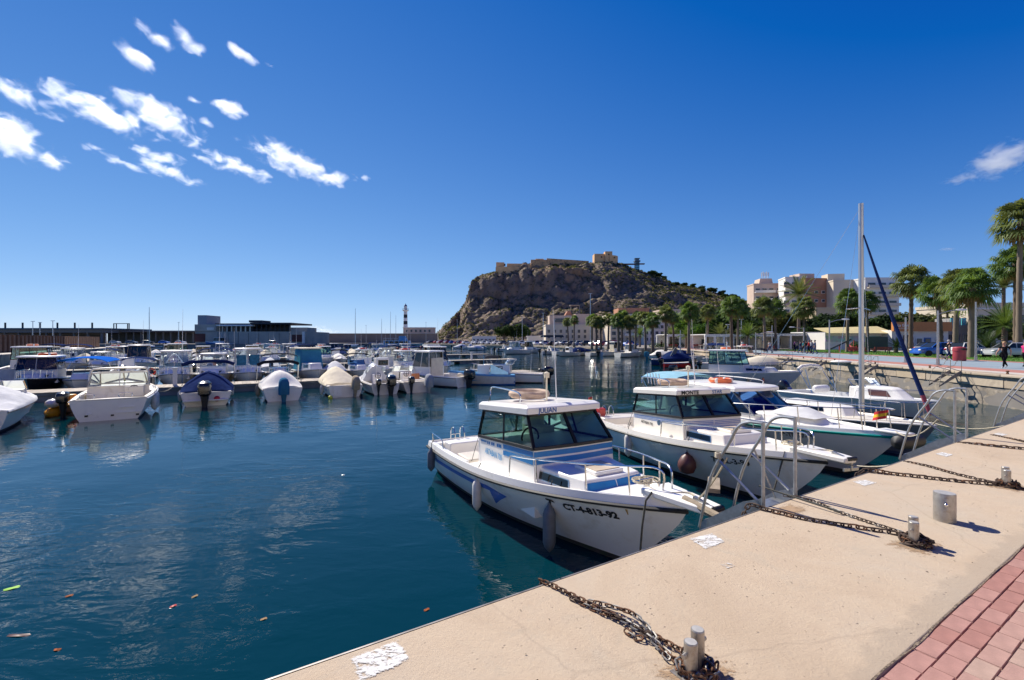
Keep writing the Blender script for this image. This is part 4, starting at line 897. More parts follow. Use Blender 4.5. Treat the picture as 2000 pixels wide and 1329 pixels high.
def bimini(root, x0, x1, w_, z, m, base, arch=.12, rolled=False):
    b = MB(); rows = []
    if rolled:
        b.tube([(x0, -w_, z-.1), (x0, -w_*.7, z+.05), (x0, 0, z+.09), (x0, w_*.7, z+.05), (x0, w_, z-.1)], .09, 8)
    else:
        for i in range(7):
            x = x0+(x1-x0)*i/6; rows.append([(x, w_*(2*j/8-1), z+arch*(1-(2*j/8-1)**2)-.05*(2*i/6-1)**2-(.08 if j in (0, 8) else 0)) for j in range(9)])
        b.grid(rows); b.grid([[(p[0], p[1], p[2]-.02) for p in r_] for r_ in rows], flip=True)
    o = b.obj('bimini', m, root, ang=1.2); xm = (x0+x1)/2
    for sg in (-1, 1):
        fr = MB(); fr.tube([(xm, sg*w_*1.02, base), (x0, sg*w_, z-.08)], .013, 5); fr.tube([(xm, sg*w_*1.02, base), (x1 if not rolled else x0+.4, sg*w_, z-.08)], .013, 5); fr.obj('bimini_frame', STEEL, o)
    return o
def lifebuoy(root, c, r=.3, axis='z', m=None):
    o = MB().torus(c, r, r*.25, 20, 8, axis).obj('lifebuoy', m or ORANGE, root)
    for k in range(4):
        b = MB(); a = k*pi/2+.4
        q = (c[0]+r*cos(a), c[1]+r*sin(a), c[2]) if axis == 'z' else (c[0], c[1]+r*cos(a), c[2]+r*sin(a)); b.ball(q, r*.29, 8, 5); b.obj('band', CANVW, o)
    return o
def flagm(root, p, h=.5):
    o = MB().tube([p, (p[0]-.05, p[1], p[2]+h)], .01, 5).obj('flag_staff', STEEL, root); b = MB(); rows = []
    for j in range(4): rows.append([(p[0]-.05-.02*j-i*.06, p[1]+.03*sin(i*1.3+j*.4), p[2]+h-.07*j-.02*i) for i in range(6)])
    b.grid(rows); b.m = [0 if i < 5 else (1 if i < 10 else 0) for i in range(15)]; b.obj('flag', [SPANF_R, SPANF_Y], o)
def console(root, x, z, m=GELW, w_=.55, wheel=True):
    c = MB().box((x, 0, z+.4), (.5, w_, .8), tx=.75).obj('console', m, root, bevel=.03)
    if wheel: MB().torus((x-.3, 0, z+.72), .17, .016, 14, 5, 'x').bar((x-.3, -.17, z+.72), (x-.3, .17, z+.72), .02).bar((x-.3, 0, z+.55), (x-.3, 0, z+.89), .02).obj('steering_wheel', BLACK, c)
    return c
def windscreen(root, pts, z0, h, rake, gl, fm=None):
    fm = fm or STEEL; n = len(pts); lo = [Vector((*p, z0)) for p in pts]; hi = [Vector((p[0]-rake, p[1]*.93, z0+h)) for p in pts]
    f = MB().tube(lo, .014, 5).tube(hi, .016, 5)
    for a, b_ in zip(lo, hi): f.tube([a, b_], .012, 5)
    fo = f.obj('windscreen_frame', fm, root)
    for i in range(n-1): MB().quad(lo[i], lo[i+1], hi[i+1], hi[i]).obj('pane', gl, fo, smooth=False)
def moor(name, label, p, q, d=.15, m=None, r=.012):
    o = MB().tube(sag(p, q, d), r, 5).obj(name, m or ROPE); return tag(o, label, 'rope', 'mooring ropes')
# ---------------------------------------------------------------- archetypes
def pilothouse(H, root, hm, xa=None, xf=None, w_=None, gl=GLT, hh=1.75, rm=None, frm=BLACK, house=None, nose=.12, ck=True, cuddy=True, back=True, split=(2, 1, 1, 2, 2), wz=.95):
    L_, B = H.L, H.B; xa = xa or L_*.36; xf = xf or L_*.60; w_ = w_ or B*.33; house = house or GEL
    zd = H.zs(.5)+H.bw-.06; sill = zd+wz*.62; top = zd+hh*.86
    p0 = plan(xa, xf+.1, w_*1.05, w_, nose); p1 = plan(xa+.01, xf, w_, w_*.97, nose); p2 = plan(xa+.06, xf-.28, w_*.93, w_*.88, nose)
    walls(root, 'house', p0, H.fs-.1, p1, sill, house); glazing(root, p1, sill, p2, top, frm, gl, split, back=back); roof(root, p2, top, .1, rm or house)
    if cuddy:
        x2 = min(L_*.84, xf+L_*.25); c0 = plan(xf-.05, x2, w_*.98, w_*.55, .15); c1 = plan(xf-.05, x2-.35, w_*.85, w_*.45, .1); zc = zd+.40; walls(root, 'coachroof', c0, H.zs(.7)-.05, c1, zc, house, bevel=.04)
        for sg in (0, 3):
            q = edgeq(c0, H.zs(.7)-.05, c1, zc, sg); b = MB(); panel(b, q, .12, .62, .42, .78, .006, .01); b.obj('cabin_window', GLD, root, smooth=False)
    return zd, sill, top, p0, p1, p2
# ================================================================== BOATS AT THE QUAY
def boat_root(label, stern, bow, name='motor_boat', cat='boat', group=None):
    a = math.atan2(bow.y-stern.y, bow.x-stern.x); return thing(name, label, cat, (stern.x, stern.y, 0), a, group), (bow-stern).length
def pleasure_fisher(root, H, hm, deckm, second=False):
    L_ = H.L
    build_hull(root, H, hm, ANTIF, BLACK, .10, 26, rubr=.032)
    build_deck(root, H, (.25, 2.55), .38, deckm, coam=.16, nu=26, sink=.05)
    # helm house
    zd = H.zs(.5)+H.bw-.05; sill, top = (zd+.48, zd+.98) if second else (zd+.54, zd+1.06); n0_ = set(root.children); xa, xf = 2.5, 4.35; w_ = .87
    p0 = plan(xa, xf+.34, w_, w_*.98, .05); p1 = plan(xa, xf+.26, w_*.98, w_*.94, .05); p2 = plan(xa+.10, xf-.12, w_*.9, w_*.82, .04)
    walls(root, 'house', p0, .42, p1, sill, deckm)
    glazing(root, p1, sill, p2, top, BLACK, GLT, (2, 1, 1, 2, 2), fw=.05)
    rf = roof(root, p2, top+.02, .15, deckm, (.12, .10, .07))
    MB().box((xa+.9, 0, sill-.1), (1.2, 1.5, .06)).obj('dashboard', SEATM, root, smooth=False)
    MB().torus((xa+1.2, -.35, sill+.05), .18, .018, 14, 5, 'x').obj('steering_wheel', BLACK, root)
    MB().box((xa+.35, .35, sill-.12), (.5, .5, .5)).box((xa+.15, .35, sill+.25), (.12, .5, .5)).obj('helm_seat', SEATM, root, bevel=.03)
    for o_ in set(root.children_recursive)-n0_:                # the house follows the sheer
        for v_ in o_.data.vertices: v_.co.z += .075*(v_.co.x-xa-1.0)*min(1, max(0, (v_.co.z-.42)/.5))
    # coachroof
    x0, x1 = xf+.15, 5.75; c0 = plan(x0, x1, .80, .60, .05); c1 = plan(x0, x1-.16, .72, .53, .04); zc = zd+.34
    walls(root, 'coachroof', c0, H.zs(.7)-.02, c1, zc, deckm, bevel=.03)
    hz = MB().box((x0+.75, 0, zc+.03), (.55, .55, .06)).obj('hatch', deckm, root, bevel=.015); MB().box((x0+.75, 0, zc+.065), (.46, .46, .015)).obj('hatch_lid', mat('hatch_tan', (.55, .45, .33), .5), hz, smooth=False)
    for e in (0, 3):
        q = edgeq(c0, H.zs(.7)-.02, c1, zc, e); b = MB(); panel(b, q, .03 if e == 0 else .30, .70 if e == 0 else .97, .38, .80, .006, .01); fo = b.obj('cabin_window_frame', STEEL, root, smooth=False); b = MB(); panel(b, q, .05 if e == 0 else .32, .68 if e == 0 else .95, .42, .76, .012, .004); b.obj('cabin_window', GLBR if second else GLD, fo, smooth=False)
    # side decks toe rail and bow plank
    bz = H.zs(.985)+H.bw
    MB().prism([(L_-.55, -.26), (L_+.18, -.17), (L_+.42, -.13), (L_+.46, 0), (L_+.42, .13), (L_+.18, .17), (L_-.55, .26)], bz-.02, bz+.07).obj('bow_platform', deckm, root, bevel=.02)
    MB().lathe([(.035, -.08), (.035, .08)], (L_+.44, 0, bz+.06), 10, 'y').obj('bow_roller', BLACK, root)
    MB().bar((L_+.1, 0, bz+.09), (L_+.42, 0, bz+.02), .05, .05).bar((L_+.42, -.16, bz-.12), (L_+.42, .16, bz-.12), .03, .05).bar((L_+.42, 0, bz+.02), (L_+.43, 0, bz-.14), .04).obj('anchor', GALV, root)
    ct = MB().tube([(L_-.7, -.12, bz+.1), (L_-.7, .12, bz+.1)], .018, 6).bar((L_-.7, 0, bz-.02), (L_-.7, 0, bz+.1), .06).obj('bow_cleat', STEEL, root)
    b = MB()
    for k in range(4): b.torus((L_-.75+rnd.uniform(-.06, .06), rnd.uniform(-.08, .08), bz+.05+.015*k), .10+.04*rnd.random(), .012, 12, 4)
    b.tube(smooth_path([(L_-.7, -.1, bz+.08), (L_-.3, -.15, bz+.06), (L_-.1, .1, bz+.08), (L_+.1, .03, bz+.1)]), .012, 4); b.tube(smooth_path([(L_-1.0, .2, bz+.02), (L_-.6, .1, bz+.08), (L_-.3, -.2, bz+.02)]), .012, 4)
    b.obj('rope_coil', ROPE, root)
    # bow rail
    for sg in (-1, 1):
        pts = []
        for i in range(9):
            x = xf-.2+(L_-.45-(xf-.2))*i/8; q = H.top(x, .34+.05*i/8, .14, sg); pts.append(q)
        a = H.top(xf-.25, -.02, .14, sg); e = H.top(L_-.35, .0, .05, sg); e.y = sg*.2
        path = smooth_path([a, a+Vector((.03, 0, .28))]+pts+[pts[-1]+Vector((.13, -sg*.06, -.07)), pts[-1]+Vector((.12, -sg*.05, -.30))], 3)
        posts = [(pts[k], H.top(pts[k].x+.02, -.02, .14, sg)) for k in (2, 5, 7)]
        rail(root, path, posts, .014)
        # grab rail aft
        rail(root, [(.15, sg*(H.bs(.02)-.1), H.fs+.1), (.1, sg*(H.bs(.02)-.1), H.fs+.33), (1.0, sg*(H.bs(.14)-.1), H.fs+.33), (1.08, sg*(H.bs(.15)-.1), H.fs+.12)], [], .013, name='stern_rail')
    # boarding ladder and bathing platform
    ld = MB()
    for y in (-.5, -.25): ld.tube(smooth_path([(-.02, y, H.fs-.2), (-.05, y, H.fs+.3), (.12, y, H.fs+.42), (.25, y, H.fs+.3), (.27, y, H.fs+.1)]), .014, 6)
    for k in range(3): ld.tube([(-.03, -.5, H.fs-.1+.16*k), (-.03, -.25, H.fs-.1+.16*k)], .011, 5)
    ld.obj('boarding_ladder', STEEL, root)
    MB().box((-.2, 0, .30), (.42, 1.7, .05)).obj('bathing_platform', deckm, root, bevel=.015)
    MB().box((.5, 0, .62), (.4, 1.6, .4)).obj('stern_bench', deckm, root, bevel=.03); MB().box((1.5, -.55, .55), (.7, .5, .3)).obj('locker', SEATM, root, bevel=.03)
    MB().box((1.45, .25, .43), (.8, .9, .05)).obj('engine_hatch', SEATM, root, bevel=.015)
    # roof gear
    zt = top+.21
    rg = MB().tube(smooth_path([(xa+.2, -.55, zt+.06), (xa+.5, -.4, zt+.10), (xa+1.1, -.42, zt+.09), (xa+1.25, -.2, zt+.05)]), [.06]*18+[.06], 8) if False else MB().torus((xa+.65, -.05, zt+.07), .34, .075, 18, 8)
    rg.obj('lifebuoy', mat('sun_bleached_buoy', (.50, .36, .26), .8, var=.2, vs=8), root)
    MB().tube(smooth_path([(xa+.05, -.62, zt), (xa+.05, -.6, zt+.16), (xa+.4, -.6, zt+.19), (xa+1.2, -.6, zt+.17), (xa+1.25, -.6, zt)]), .014, 6).obj('roof_rail', STEEL, root)
    MB().tube([(xa+1.1, .3, zt), (xa+.95, .32, zt+1.75)], [.012, .004], 5).obj('whip_antenna', GELW, root)
    MB().tube([(xa+1.25, -.02, zt), (xa+1.25, -.02, zt+.45)], .016, 6).lathe([(.05, zt+.43), (.055, zt+.52), (.0, zt+.55)], (xa+1.25, -.02, 0), 8).obj('mast_light', CANVC, root)
    MB().tube([(xa+.2, -.7, zt), (xa-.15, -.95, H.fs+.15)], .006, 4).obj('stay_line', ROPED, root)
    return zd, sill, top, p0, p1, p2, zt
def shq(q): return [(x, y, z+.075*(x-3.5)*min(1, max(0, (z-.42)/.5))) for x, y, z in q]
# ---- first boat
s1, b1 = T(5.28, 10.7), T(4.88, 3.72); r1, L1 = boat_root('white fishing cruiser with blue stripes, nearest boat at the quay', s1, b1)
H1 = Hull(L1, 2.5, .66, 1.14, .42, .24, .90, 2.25, .26, .72, .38, .13)
zd, sill, top, p0, p1, p2, zt = pleasure_fisher(r1, H1, HULLB, GELW)
q = shq(edgeq(p0, .42, p1, sill, 0))        # starboard house side
for e, u0, u1 in ((0, .50, .985), (1, .0, 1.0), (2, .0, 1.0)):
    qq = shq(edgeq(p0, .42, p1, sill, e)); b = MB(); panel(b, qq, u0, u1, .875, .955, .006); b.obj('stripe', SKYP, r1, smooth=False); b = MB(); panel(b, qq, u0, u1, .765, .845, .006); b.obj('stripe', SKYP, r1, smooth=False)
for k, (u0, u1) in enumerate(((.05, .17), (.185, .20), (.215, .24), (.27, .295), (.305, .33), (.38, .41), (.42, .46))): b = MB(); panel(b, q, u0, u1, .90 if k == 0 else .875, .93, .006); b.obj('stripe_dash', SKYP, r1, smooth=False)
fq = onquad(q, .006); wl_ = (Vector(q[1])-Vector(q[0])).length; hl_ = (Vector(q[3])-Vector(q[0])).length
lettering('ARTABAN 700', .155, lambda u, v_: fq(wl_*.145+u, hl_*.70+v_), LETS, r1, .003, .72)
rf2 = expand(p2, .12, .10, .07); dzf = .075*(rf2[1][0]-3.5); fq2 = onquad(edgeq(rf2, top+.02+dzf, rf2, top+.12+dzf, 1), .008)
lettering('JULIAN', .12, lambda u, v_: fq2(.22+u, .014+v_), LETB, r1, .003, .95)
hs_ = H1.side(-1, .007)
lettering('CT-4-813-92', .14, lambda u, v_: hs_(5.34+u, .76+.08*u+v_), LETK, r1, .007, 1.10)
lettering('7ª', .16, lambda u, v_: hs_(5.06+u, .75+v_), LETK, r1, .008, 1.1)
b = MB(); b.add([hs_(6.29, 1.01), hs_(6.32, 1.01), hs_(6.305, .93), hs_(6.295, .93)], [(0, 3, 2, 1)]); b.obj('rust_streak', mat('rust_stain', (.42, .27, .08), .8, var=.3, vs=30), r1, smooth=False)
lettering('JOSE', .14, lambda u, v_: hs_(.45+u, .46+v_), LETB, r1, .002)
def hband(x0, x1, zf, wf, m, nm='hull_stripe', sg=-1):
    b = MB(); n = 26; hsd = H1.side(sg, .006); b.grid([[hsd(x0+(x1-x0)*i/n, zf(x0+(x1-x0)*i/n)+wf(x0+(x1-x0)*i/n)) for i in range(n+1)], [hsd(x0+(x1-x0)*i/n, zf(x0+(x1-x0)*i/n)) for i in range(n+1)]], flip=sg > 0); return b.obj(nm, m, r1)
for sg in (-1, 1):
    hband(.3, 3.55, lambda x: .36+.06*x, lambda x: .10, mat('stripe_royal', (.02, .12, .50), .4), sg=sg); hs2 = H1.side(sg, .0065)
    b = MB(); t_ = [hs2(3.45, .28), hs2(3.5, .47), hs2(3.55, .67), hs2(4.05, .60), hs2(3.75, .45)]; b.add(t_, [tuple(range(5))[::(1 if sg < 0 else -1)]]); b.obj('stripe_arrow', mat('stripe_royal', (.02, .12, .50), .4), r1, smooth=False)
q = edgeq(plan(4.5, 5.75, .80, .60, .05), H1.zs(.7)-.02, plan(4.5, 5.59, .72, .53, .04), zd+.34, 1)
for e in (1, 2):
    qq = edgeq(plan(4.5, 5.75, .80, .60, .05), H1.zs(.7)-.02, plan(4.5, 5.59, .72, .53, .04), zd+.34, e)
    b = MB(); panel(b, qq, .02, .98, .50, .86, .006); b.obj('stripe', SKYP, r1, smooth=False); b = MB(); panel(b, qq, .02, .98, .26, .36, .006); b.obj('stripe', SKYP, r1, smooth=False)
fender(r1, .55, -H1.Y(.55, .5)-.10, .45, FEND, .5, .09, .25); fender(r1, 3.2, -H1.Y(3.2, .5)-.11, .42, FENDW, .56, .085, .3); fender(r1, 5.08, -H1.Y(5.08, .6)-.12, .40, FEND, .70, .10, .38)
fender(r1, 2.9, H1.Y(2.9, .5)+.11, .42, FEND, .6, .105, .3)
MB().tube([(6.62, -.22, 1.32), (6.62, -.34, 1.22), (6.58, -.36, .9), (6.45, -.32, .05)], .014, 5).obj('bow_line', ROPED, r1)
# ---- second boat
s2, b2 = T(11.0, 11.2), T(9.0, 3.95); r2, L2 = boat_root('cream decked fishing cruiser with teal windows, second boat along the quay', s2, b2)
H2 = Hull(L2, 2.55, .70, 1.12, .42, .22, .90, 2.25, .26, .72, .38, .13)
zd, sill, top, p0, p1, p2, zt = pleasure_fisher(r2, H2, HULLB, GEL, True)
q = shq(edgeq(p0, .42, p1, sill, 0)); fq = onquad(q, .006); wl_ = (Vector(q[1])-Vector(q[0])).length; hl_ = (Vector(q[3])-Vector(q[0])).length
THINB = mat('thin_stripe_blue', (.12, .22, .5), .5)
for e in (0, 1, 2):
    for v0 in (.90, .865, .83): b = MB(); panel(b, shq(edgeq(p0, .42, p1, sill, e)), .02, .98, v0, v0+.014, .006); b.obj('stripe', THINB, r2, smooth=False)
lettering('ARTABAN 700', .10, lambda u, v_: fq(wl_*.18+u, hl_*.74+v_), LETK, r2, .002, .85)
rf2 = expand(p2, .12, .10, .07); dzf = .075*(rf2[1][0]-3.5); fq2 = onquad(edgeq(rf2, top+.02+dzf, rf2, top+.12+dzf, 1), .008); fq3 = onquad(edgeq(rf2, top+.02+dzf, rf2, top+.12+dzf, 2), .008)
lettering('MONTE', .125, lambda u, v_: fq2(.12+u, .012+v_), LETK, r2, .005, 1.1); lettering('STAR', .125, lambda u, v_: fq3(.2+u, .012+v_), LETB, r2, .002, 1.05)
hs2_ = H2.side(-1, .007); lettering('7ª AL-3-99', .16, lambda u, v_: hs2_(5.55+u, .70+.1*u+v_), LETK, r2, .005, 1.1); lettering('VICENTE', .14, lambda u, v_: hs2_(.25+u, .50+v_), LETB, r2)
MB().lathe([(.07, 0), (.075, .01), (0, .012)], (3.9, -.99, 1.25), 12, 'y').obj('porthole', STEEL, r2)
fender(r2, 2.9, -H2.Y(2.9, .5)-.10, .50, FENDW, .6, .10, .3); fender(r2, 5.0, -H2.Y(5.0, .5)-.2, .52, FENDR, .5, .2, .35, True); fender(r2, .3, -H2.Y(.3, .5)-.1, .5, FEND, .5, .09)
flagm(r2, (.1, -.9, .85), .6); MB().box((.25, -.7, .95), (.2, .25, .25)).obj('fuel_can', REDP, r2, bevel=.02)
for k in range(5): MB().tube([(2.7+.14*k, -.5, zt), (2.62+.14*k, -.5, zt+.30)], .012, 5).obj('rod_holder', STEEL, r2)
MB().tube(sag((L2-.6, -.3, 1.2), (L2-.7, -.6, .1), .02, 6), .016, 5).obj('bow_line', ROPED, r2)
# ---- third boat: sports cruiser with hardtop and lifebuoy
s3, b3 = T(14.4, 12.2), T(12.75, 4.15); r3, L3 = boat_root('white sports cruiser with hardtop, orange lifebuoy and sea green hull line', s3, b3)
H3 = Hull(L3, 2.8, .85, 1.12, .45, .20, .9, 2.1, .24, .7, .4, .10)
build_hull(r3, H3, GELG, ANTIF, GREENP, .1, 24, GREENP, .05, .02); build_deck(r3, H3, (.3, 3.0), .45, GELW, coam=.2, nu=24)
zd = H3.zs(.55)+H3.bw; p0 = plan(2.9, 5.2, 1.0, .85, .35); p1 = plan(2.9, 5.1, .98, .82, .35); p2 = plan(3.0, 4.25, .86, .74, .15); walls(r3, 'house', p0, zd-.3, p1, zd+.12, GELW)
glazing(r3, p1, zd+.12, p2, zd+.72, ALU, GLB, (2, 1, 1, 2, 1), .05, back=False); MB().box((3.9, 0, zd+.2), (1.2, 1.5, .1)).obj('dashboard', BLUEP, r3, smooth=False)
roof(r3, plan(1.9, 4.3, .9, .78, .12), zd+.72, .14, GELW, (.1, .18, .1)); lifebuoy(r3, (3.2, -.15, zd+.94), .30)
for y in (-.6, .6): MB().tube([(2.05, y, zd-.2), (2.0, y, zd+.72)], .025, 6).obj('hardtop_post', STEEL, r3)
MB().tube(smooth_path([(2.3, .6, zd+.86), (2.3, .6, zd+1.0), (4.0, .6, zd+1.0), (4.1, .6, zd+.86)]), .015, 6).obj('roof_rail', STEEL, r3)
MB().tube([(2.2, -.3, zd+.86), (2.0, -.3, zd+1.9)], [.02, .012], 6).obj('radar_pole', GELG, r3); MB().tube([(2.6, .4, zd+.86), (2.4, .4, zd+2.4)], [.01, .004], 5).obj('whip_antenna', GELW, r3)
bimini(r3, .1, 1.9, 1.0, zd+.95, CANVL, zd-.1, .12)
walls(r3, 'coachroof', plan(5.0, 6.9, .82, .40, .3), zd-.2, plan(5.0, 6.3, .70, .25, .2), zd+.24, GELW, bevel=.06)
b = MB(); rows = []
for i in range(9):
    x = 5.35+1.2*i/8; s_ = sin(pi*min(1, .15+.85*i/8*1.0)); rows.append([(x, .55*(2*j/8-1)*(1-.3*i/8), zd+.22+.24*max(.05, s_)*(1-(2*j/8-1)**2)) for j in range(9)])
b.grid(rows); b.obj('foredeck_cover', CANVS, r3, ang=1.2)
pulpit(r3, H3, 4.4, L3-.25, .42, .014, 5); 
MB().prism([(L3-.4, -.22), (L3+.25, -.12), (L3+.25, .12), (L3-.4, .22)], H3.zs(.98)+.08, H3.zs(.98)+.14).obj('bow_platform', GELW, r3, bevel=.02); MB().lathe([(.02, -.45), (.15, -.35), (.17, 0), (.15, .35), (.02, .45)], (L3+.18, 0, H3.zs(1)-.06), 12, 'y').obj('bow_fender', BLACK, r3); flagm(r3, (L3-.1, -.1, H3.fb+.2), .4)
h3 = H3.side(-1, .008); lettering('7ª-TB-77-19', .15, lambda u, v_: h3(6.0+u, .78+.06*u+v_), LETK, r3, .004, 1.0)
b = MB(); h3b = H3.side(-1, .006); n_ = 12; b.grid([[h3b(5.7+1.1*i/n_, .42) for i in range(n_+1)], [h3b(5.7+1.1*i/n_, .38) for i in range(n_+1)]]); b.obj('hull_stripe', LETK, r3)
# ---- fourth boat: small sailing boat
s4, b4 = T(17.6, 11.1), T(16.3, 4.5); r4, L4 = boat_root('dark hulled sailing boat with tall bare mast and furled blue headsail', s4, b4, 'sailing_boat')
H4 = Hull(L4, 2.3, .75, .98, .5, .16, .78, 2.0, .3, .8, .42, .06)
build_hull(r4, H4, mat('hull_slate', (.10, .12, .15), .3, coat=.2), ANTIFB, GELW, .08, 22); build_deck(r4, H4, (.4, 2.2), .5, CREAM, coam=.3, nu=22)
zd = H4.zs(.5)+.06; walls(r4, 'coachroof', plan(2.2, 4.6, .68, .40, .3), zd-.05, plan(2.25, 4.4, .58, .30, .2), zd+.30, GELW, bevel=.05)
for e in (0, 3): b = MB(); panel(b, edgeq(plan(2.2, 4.6, .68, .40, .3), zd-.05, plan(2.25, 4.4, .58, .30, .2), zd+.30, e), .2, .75, .4, .75, .006, .01); b.obj('cabin_window', GLD, r4, smooth=False)
mq = T(17.02, 6.3); mx = (mq-s4).length; mz = 7.55
MB().tube([(mx, 0, zd+.25), (mx-.02, 0, mz)], [.075, .07], 10).obj('mast', ALU, r4)
hd = (mx+.06, 0, 6.55); tk = (L4-.12, 0, H4.fb+.25); pth = [Vector(hd).lerp(Vector(tk), i/20)+Vector((-.05*sin(pi*i/20), 0, 0)) for i in range(21)]
GEN = [CANVB, mat('sail_white_edge', (.6, .6, .62), .8), mat('sail_wrap', (.25, .04, .07), .8)]
b = MB(); b.tube(pth, [.018]+[.022+.034*min(1, i/12) for i in range(1, 20)]+[.035], 8); b.m = [1 if (i//8) in (3, 4, 11, 16) and i % 8 < 4 else (2 if (i//8) >= 18 else 0) for i in range(len(b.f))]; b.obj('furled_headsail', GEN, r4)
for (x, y) in ((mx-.3, .95), (mx-.3, -.95)): MB().tube([(mx-.02, 0, mz-.1), (x, y, zd)], .005, 4).obj('shroud', STEEL, r4)
MB().tube([(mx-.02, 0, mz-.1), (.1, 0, .8)], .005, 4).obj('backstay', STEEL, r4); MB().tube([(mx, 0, 4.3), (mx-.1, .55, 4.25)], .02, 5).tube([(mx, 0, 4.3), (mx-.1, -.55, 4.25)], .02, 5).obj('spreaders', ALU, r4)
for sg in (-1, 1):
    pts = [H4.top(.4+i*1.75, .45, .06, sg) for i in range(4)]; rail(r4, pts, [(p_, p_-Vector((0, 0, .45))) for p_ in pts], .007)
pulpit(r4, H4, 5.1, L4-.2, .45, .009, 2); fender(r4, 3.2, -H4.Y(3.2, .5)-.1, .45, FENDW); h4 = H4.side(-1, .008); lettering('7ª-CT-2-23', .14, lambda u, v_: h4(4.7+u, .62+.05*u+v_), LETK, r4, .003)
MB().tube([(.05, .3, .9), (.3, .3, 1.35)], .02, 6).tube([(.05, -.3, .9), (.3, -.3, 1.35)], .02, 6).obj('stern_pushpit', STEEL, r4)
# ---- fifth: grey console boat, sixth: cabin cruiser at the wall
s5, b5 = T(25.6, 12.9), T(24.0, 6.5); r5, L5 = boat_root('low grey console boat with black outboard near the corner of the quay', s5, b5)
H5 = Hull(L5, 2.3, .6, .85, .35, .2, .92, 2.2, .24, .7, .4, .05); build_hull(r5, H5, GELG, ANTIF, GELG, .08, 18); build_deck(r5, H5, (.4, 4.0), .35, GELG, coam=.22, nu=18)
walls(r5, 'cuddy', plan(3.7, 5.6, .75, .4, .3), .7, plan(3.7, 5.0, .62, .25, .2), 1.25, GELW, bevel=.08); console(r5, 3.4, .35); b = MB(); panel(b, edgeq(plan(3.7, 5.6, .75, .4, .3), .7, plan(3.7, 5.0, .62, .25, .2), 1.25, 0), .35, .8, .3, .75, .01, .01); b.obj('cabin_window', mat('window_rust', (.12, .05, .04), .3), r5, smooth=False)
windscreen(r5, [(3.6, -.6), (4.1, -.5), (4.3, 0), (4.1, .5), (3.6, .6)], 1.2, .3, .25, GLC); outboard(r5, -.1, 0, .55, 1.1, tilt=-.7); pulpit(r5, H5, 4.0, L5-.2, .28, .008, 2)
MB().lathe([(.1, -.5), (.2, -.35), (.2, .35), (.1, .5)], (1.6, 0, .85), 10, 'y').obj('seat_cushion', GELW, r5); bimini(r5, 1.0, 2.6, .8, 1.9, CANVW, .65, .1, True)
s6, b6 = Vector((12.6, 34.6, 0)), Vector((18.9, 29.6, 0)); r6, L6 = boat_root('pale grey cabin cruiser with teal windows moored against the promenade wall', s6, b6)
H6 = Hull(L6, 2.8, .95, 1.25, .45, .2, .9, 2.1, .24, .7, .4, .08); build_hull(r6, H6, mat('hull_blue_grey', (.45, .50, .58), .3, coat=.2), ANTIFB, GELW, .14, 20); build_deck(r6, H6, (.3, 2.6), .5, CREAM, coam=.2)
zd, sill, top, p0, p1, p2 = pilothouse(H6, r6, None, 2.5, 4.7, 1.02, GLT, 1.7, GELW, BLACK, GELG, .2, wz=.9); pulpit(r6, H6, 4.6, L6-.2, .5); lifebuoy(r6, (3.4, 0, top+.2), .28); fender(r6, 3.0, -H6.Y(3, .5)-.1, .5, FENDW); fender(r6, 5.0, -H6.Y(5, .5)-.1, .6, CANVT)
outboard(r6, -.1, 0, .7, 1.0); fender(r6, 5.9, -H6.Y(5.9, .7)-.08, .55, ORANGE, .4, .07)
# ================================================================== QUAY FURNITURE
# ---- chain links
def link_mesh(m):
    pts = []
    for i in range(12):
        a = 2*pi*i/12; pts.append((cos(a)*.013+(.012 if cos(a) > 0 else -.012), sin(a)*.0135, 0))
    return MB().tube(pts, .0048, 5, True).mesh('chain_link', m)
LKM = [link_mesh(RUST), link_mesh(mat('chain_grey', (.22, .21, .20), .6, .6, var=.3, vs=60)), link_mesh(mat('chain_dark_rust', (.075, .05, .038), .85, .2, var=.3, vs=60))]
def chain_path(root, pts, size=1.0, kinds=(0, 0, 2)):
    P = smooth_path(pts, 8); seg = [0]
    for a, b_ in zip(P, P[1:]): seg.append(seg[-1]+(b_-a).length)
    step = .036*size; n = int(seg[-1]/step); j = 0
    for i in range(n):
        s_ = (i+.5)*step
        while j < len(P)-2 and seg[j+1] < s_: j += 1
        k = (s_-seg[j])/max(1e-6, seg[j+1]-seg[j]); p_ = P[j].lerp(P[j+1], k); d = (P[j+1]-P[j]).normalized()
        qt = d.to_track_quat('X', 'Z').to_matrix().to_4x4() @ Matrix.Rotation((pi/2 if i % 2 else 0)+rnd.uniform(.2, .7), 4, 'X')
        o = bpy.data.objects.new('chain_link', LKM[rnd.choice(kinds)]); COL.objects.link(o); o.parent = root; o.matrix_local = Matrix.Translation(p_-Vector(root.location)) @ qt @ Matrix.Scale(size, 4)
def tangle(root, c, r, n, size=1.0, h=.05, kinds=(0, 0, 1)):
    for i in range(n):
        a = rnd.uniform(0, 2*pi); rr = r*(.55+.45*rnd.random()); p_ = Vector(c)+Vector((cos(a)*rr, sin(a)*rr, rnd.uniform(.01, h)))
        m_ = Matrix.Translation(p_-Vector(root.location)) @ Matrix.Rotation(a+pi/2+rnd.uniform(-.6, .6), 4, 'Z') @ Matrix.Rotation(rnd.uniform(-.5, .5), 4, 'Y') @ Matrix.Rotation(rnd.uniform(0, 3), 4, 'X') @ Matrix.Scale(size, 4)
        o = bpy.data.objects.new('chain_link', LKM[rnd.choice(kinds)]); COL.objects.link(o); o.parent = root; o.matrix_local = m_
STN = mat('bollard_steel', (.42, .39, .35), .45, .8, var=.18, vs=14, bump=.15, bs=90, col2=(.30, .24, .18), thr=(.55, .75)); TOPC = mat('bollard_top', (.5, .48, .44), .6, .5, var=.15, vs=20)
